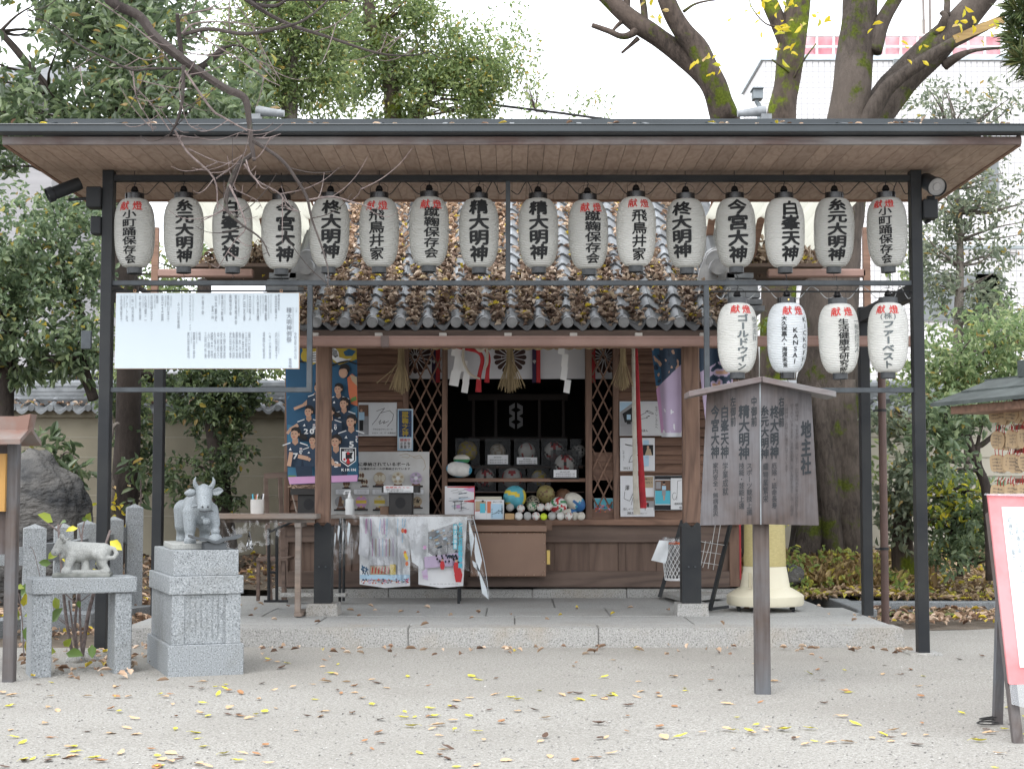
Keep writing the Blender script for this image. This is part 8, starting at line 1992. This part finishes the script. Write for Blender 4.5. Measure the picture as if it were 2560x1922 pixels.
LB = [[(632, 385, .013), (596, 415, .013), (573, 467, .012), (566, 521, .010), (601, 559, .006), (652, 597, .005), (674, 641, .003)], [(566, 521, .006), (540, 535, .004), (500, 555, .002)], [(573, 462, .006), (600, 520, .005), (614, 570, .004), (585, 605, .003), (545, 670, .0015)],
      [(632, 352, .010), (703, 399, .009), (741, 449, .008), (767, 494, .008), (779, 546, .006), (804, 616, .005), (820, 673, .004), (820, 711, .003), (831, 728, .002)], [(770, 500, .005), (830, 492, .0045), (880, 505, .004), (955, 526, .002)], [(877, 503, .003), (895, 488, .0025), (903, 470, .0015)],
      [(459, 165, .011), (456, 247, .010), (443, 304, .008), (421, 342, .004)], [(437, 326, .006), (468, 380, .006), (535, 446, .005), (544, 522, .003)], [(540, 447, .004), (590, 410, .003), (618, 372, .002)],
      [(452, 172, .008), (380, 172, .007), (329, 175, .006), (263, 146, .005), (196, 111, .004), (127, 60, .0035), (73, 41, .0025), (68, 20, .002)], [(332, 177, .005), (338, 228, .004), (348, 259, .003), (376, 307, .003), (380, 325, .002), (391, 320, .001)], [(338, 218, .004), (380, 263, .004), (424, 326, .003)],
      [(455, 145, .013), (447, 82, .013), (443, 35, .011)], [(459, 87, .010), (522, 73, .010), (617, 85, .009), (719, 66, .008), (766, 47, .006), (817, 4, .005), (840, -30, .004)],
      [(540, -60, .013), (640, 16, .011), (719, 60, .010), (817, 92, .008), (944, 133, .006), (1029, 139, .004), (1086, 127, .002)], [(600, -10, .011), (640, 12, .011), (690, 15, .009), (722, -4, .007)], [(617, 0, .008), (850, 0, .006), (1000, -6, .004)],
      [(455, 168, .007), (480, 205, .006), (530, 275, .006), (560, 295, .005), (618, 328, .003)], [(455, 85, .007), (480, 62, .005), (540, 55, .004), (640, 62, .003)], [(450, 40, .005), (520, 25, .004), (600, 20, .002)], [(462, 50, .004), (500, 90, .004), (590, 145, .003), (660, 195, .003), (700, 215, .002)],
      [(575, 0, .004), (572, 50, .004), (585, 90, .003), (640, 150, .003), (690, 205, .002)], [(590, 10, .004), (635, 70, .003), (655, 120, .003), (700, 200, .002)], [(640, 150, .003), (700, 175, .002)], [(430, 165, .004), (400, 125, .004), (340, 70, .003), (270, 20, .003), (220, -10, .002)], [(410, 140, .003), (360, 150, .003), (300, 115, .0015)],
      [(240, 140, .0025), (215, 155, .002), (182, 172, .002), (208, 138, .001)], [(344, 200, .003), (420, 218, .003), (480, 222, .002)], [(460, 180, .003), (448, 220, .003), (470, 310, .002), (515, 325, .001)], [(460, 130, .003), (510, 138, .003), (550, 130, .0015)], [(330, 190, .003), (318, 165, .002), (306, 155, .001)], [(372, 262, .002), (410, 268, .002), (428, 258, .001)],
      [(950, 133, .003), (965, 95, .002), (965, 80, .0015)], [(965, 130, .003), (1000, 90, .002), (1000, 75, .001)], [(1020, 138, .002), (1040, 118, .0015)], [(780, 82, .004), (840, 60, .003), (905, 5, .002)], [(640, 345, .003), (670, 345, .003), (702, 335, .0015)], [(432, 338, .003), (500, 346, .002), (545, 350, .002), (610, 328, .0015)], [(470, 372, .003), (545, 405, .0025), (600, 410, .0015)],
      [(615, 400, .004), (625, 430, .003), (642, 452, .003), (642, 470, .002)], [(610, 410, .005), (640, 450, .004), (700, 485, .004), (720, 520, .003), (752, 530, .0015)], [(577, 470, .003), (640, 500, .002), (655, 520, .001)]]
for i, l in enumerate(LB):
    b = MB(); g_ = random.Random(i)
    pts = [(*at(x, y, YCb + .06 * math.sin(i * 1.7 + k * .8) - .02 * k), r) for k, (x, y, r) in enumerate(l)]
    limb(b, pts, 6, 4, .18, i)
    sp = smoothpts(pts, 5)                    # short spur shoots and buds
    for p in sp[2::3]:
        if g_.random() < .55:
            d = Vector((g_.gauss(0, 1), g_.gauss(0, .6), g_.gauss(.2, .8))).normalized() * g_.uniform(.012, .05); o_ = Vector(p[:3]); b.tube([o_, o_ + d * .6, o_ + d + Vector((0, 0, .006))], [.0025, .002, .001], 4)
    for _ in range(3 if l[0][2] > .004 else 1):     # long fine shoots
        p = Vector(sp[g_.randrange(1, len(sp) - 1)][:3]); d = Vector((g_.gauss(.25, .8), g_.gauss(0, .35), g_.gauss(-.05, .6))).normalized(); ln = g_.uniform(.12, .34)
        limb(b, [(*p, .0034), (*(p + d * ln * .4 + Vector((0, 0, -.015))), .0028), (*(p + d * ln * .75), .0022), (*(p + d * ln + Vector((0, 0, .04))), .0012)], 4, 3, .1, i)
    b.build('branch' if l[0][2] > .007 else 'twig', M_cherry if l[0][2] > .007 else M_twig, ct, True)
# --- ground cover and leaf litter
def litter(name, fn, n, m, label, ln=.07, seed=0, zoff=.006, up=1.0):
    g = np.random.default_rng(seed); P = np.array([fn(g) for _ in range(n)]); k = len(P)
    o = leafmesh(name, P + np.array([0, 0, zoff]) + np.c_[np.zeros(k), np.zeros(k), g.random(k) * .018], unit(np.c_[g.normal(size=k), g.normal(size=k), g.normal(size=k) * .22]), unit(np.c_[g.normal(size=k) * .35, g.normal(size=k) * .35, np.full(k, up)]), ln * (.6 + .8 * g.random(k)), ln * .5 * (.6 + .7 * g.random(k)), m, None, .25, .25, 'stuff')
    return tag(o, label, 'leaf litter')
def f_(g): x = g.uniform(2.5, 5.2); y = 13.86 + 3.2 * g.random() ** 1.4; return (x, y, rbz(x, y))
litter('bed_leaf_litter', f_, 4600, leafmat('bank_leaf', [(0, (.16, .10, .06)), (.25, (.36, .25, .15)), (.6, (.55, .42, .29)), (.78, (.62, .50, .34)), (.8, (.60, .50, .06)), (.93, (.56, .50, .09)), (1, (.30, .36, .08))], .6, .15, .3), 'brown and yellow leaf litter covering the raised bed at right', .075, 61)
def f_(g): x = g.uniform(2.8, 4.8); y = g.uniform(12.3, 13.7); return (x, y, .045)
litter('margin_leaf_litter', f_, 520, M_leafdry, 'leaf litter in the gravel margin before the right kerb', .075, 62)
def f_(g): x = g.uniform(-5.2, -1.2); y = g.uniform(11.3, 16.5); return (x, y, lbz(x, y) if y > 12 and (y > 14.4 or x < -2.7) else .03)
litter('bed_leaf_litter', f_, 3800, M_leafdry, 'dry leaf litter on the soil under the left trees', .07, 63)
def f_(g): p = gnd(g.uniform(20, 440), g.triangular(1560, 1640, 1720)); return (p.x, p.y, .01)
litter('bench_leaf_litter', f_, 150, M_leafdry, 'yellow and brown leaves drifted round the granite bench feet', .06, 64)
def f_(g): p = gnd(g.uniform(330, 2250), 1540 + abs(g.normal() * 20) - 25, .133); return (p.x, min(13.9, max(10.95, p.y)), .133)
litter('platform_leaves', f_, 46, M_leafdry, 'few small dry leaves scattered over the granite platform', .05, 65)
def f_(g): p = gnd(g.uniform(300, 2300), 1622 + abs(g.normal() * 10)); return (p.x, p.y, .004)
litter('kerb_foot_leaves', f_, 95, M_leafdry, 'row of leaves gathered at the foot of the platform kerb', .06, 66)
# straw coloured dead grass, green weeds
def blades(name, n, fn, h, m, label, seed, cat):
    g = np.random.default_rng(seed); P = np.array([fn(g) for _ in range(n)]); k = n
    o = leafmesh(name, P, unit(np.c_[g.normal(size=k) * .7, g.normal(size=k) * .7, np.ones(k) * .8]), unit(g.normal(size=(k, 3))), h * (.5 + g.random(k)), h * .02 + .001, m, None, .2, .45, 'stuff'); return tag(o, label, cat)
M_deadg = leafmat('dead_grass', [(0, (.30, .20, .09)), (.5, (.45, .32, .15)), (.9, (.52, .40, .20)), (1, (.5, .42, .06))], .7, .2)
def f_(g): x = g.normal(3.0, .35); y = g.uniform(14.3, 15.8); return (x, y, rbz(x, y))
blades('dead_grass', 6000, f_, .13, M_deadg, 'straw coloured dead grass at the foot of the thick tree', 70, 'grass')
def f_(g): x = g.normal(*[(2.75, .12), (3.35, .25), (3.9, .2), (2.6, .05)][g.integers(4)]); y = g.uniform(13.95, 14.5); return (x, y, rbz(x, y))
foliage('weeds', [((2.62, 14.1, .32), (.12, .1, .12)), ((2.95, 14.2, .2), (.2, .15, .10)), ((3.5, 14.1, .18), (.25, .12, .08)), ((2.55, 14.6, .55), (.12, .1, .2)), ((3.3, 14.5, .24), (.4, .3, .08)), ((3.1, 15.2, .38), (.5, .4, .10))], 95, 7, .055, .5, leafmat('weed_leaf', [(0, (.14, .22, .06)), (.6, (.30, .36, .10)), (1, (.55, .50, .10))], .5, .4), None, .07, -2, 1, .5, 71)[0]
o = bpy.data.objects['weeds']; o['kind'] = 'stuff'; tag(o, 'fresh green weeds at the edge of the right bed beside the kerb', 'weeds')
M_moss = mat('moss_green', (.20, .25, .05), (.14, .14, .07), .95, 9, 6, .5, 60)
b = MB()
pts = [Vector((3.35 + .55 * math.cos(a) * (1 + .3 * noise.noise(Vector((a * 2, 1, 0)))), 13.28 + .22 * math.sin(a) * (1 + .3 * noise.noise(Vector((a * 2, 5, 0)))), .045)) for a in np.linspace(0, 2 * math.pi, 33)[:-1]]
b.add(pts + [Vector((3.35, 13.28, .055))], [(i, (i + 1) % 32, 32) for i in range(32)])
o = b.build('moss_patch', M_moss); o['kind'] = 'structure'
# --- coarse grit lying on the gravel
g = np.random.default_rng(123); k = 3600; b = MB(); vs = []; base = [(1, 0, 0), (0, 1, 0), (-1, 0, 0), (0, -1, 0), (0, 0, 1), (.1, .1, -.6)]
ff = [(0, 1, 4), (1, 2, 4), (2, 3, 4), (3, 0, 4), (1, 0, 5), (2, 1, 5), (3, 2, 5), (0, 3, 5)]
for i in range(k):
    p = gnd(g.uniform(-20, 2580), 1640 + 285 * g.random() ** .8); s = .0022 + .0045 * g.random() ** 3; a = g.random() * 6.28; ca, sa = math.cos(a) * s, math.sin(a) * s
    b.add([(p.x + (x * ca - y * sa) * (1 + .5 * g.random()), p.y + (x * sa + y * ca), .003 + z * s * .8) for x, y, z in base], ff)
o = b.build('gravel_grit', mat('grit', (.40, .39, .37), (.17, .16, .15), .9, 60, 2, isl=.35)); o['kind'] = 'stuff'; tag(o, 'coarse little stones strewn over the raked gravel', 'grit')
# --- single leaves on the gravel
LC = {'yellow': [(.62, .50, .035), (.50, .36, .03)], 'pale tan': [(.62, .44, .27), (.48, .31, .17)], 'orange brown': [(.42, .22, .10), (.28, .14, .07)], 'dark brown': [(.13, .075, .05), (.07, .042, .03)]}
LM = {}
for cn, (ca, cb) in LC.items():
    m = mat('leaf_' + cn.replace(' ', '_'), ca, cb, .55, 30, 3, spec=.3); LM[cn] = []
    for v in range(4):
        g_ = random.Random(v * 7 + len(cn)); b = MB(); ln = 1.0; wd = g_.uniform(.42, .60); cu = g_.uniform(.06, .30); tw = g_.uniform(-.12, .12); rowsL = 6; vs = []
        for i in range(rowsL + 1):
            t = i / rowsL; ww = wd * math.sin(math.pi * min(.985, t * .93 + .035)) ** .8 * .5; zc = .02 + cu * (t - .5) ** 2 * 2.2 + tw * t * .3
            for s in (-1, 0, 1): vs.append((t - .5 + (.02 * g_.random()), s * ww + tw * (t - .5) * .4, zc + (abs(s) * ww * g_.uniform(.25, .6))))
        fs = [(i * 3 + k, i * 3 + k + 1, i * 3 + k + 4, i * 3 + k + 3) for i in range(rowsL) for k in (0, 1)]
        b.add(vs, fs); b.tube([(-.5, 0, vs[1][2]), (-.72, .03, .015)], .012, 4)
        o = b.build('fallen_leaf', m, None, True, True); LM[cn].append(o.data); bpy.data.objects.remove(o)
g_ = random.Random(99); placed = 0
while placed < 292:
    py = 1640 + 282 * g_.random() ** .95; px = g_.uniform(-10, 2570)
    if px < 640 and py < 1705 and 300 < px: continue
    p = gnd(px, py); dn = .5 + .9 * noise.noise(Vector((p.x * .9, p.y * 1.2, 4)))
    if px < 700: dn += .25
    if g_.random() > dn: continue
    cn = g_.choices(list(LC), (.25, .38, .22, .15))[0]
    o = bpy.data.objects.new('fallen_leaf', g_.choice(LM[cn])); C.objects.link(o)
    s = g_.uniform(.036, .068); o.location = (p.x, p.y, .004 + s * .02); o.scale = (s, s * g_.uniform(.8, 1.15), s * g_.uniform(.5, 1.0)); o.rotation_euler = (g_.gauss(0, .10), g_.gauss(0, .12), g_.uniform(0, 6.28))
    tag(o, f'{cn} fallen leaf lying by itself on the pale gravel', 'fallen leaf', f'{cn} leaves on the gravel'); placed += 1
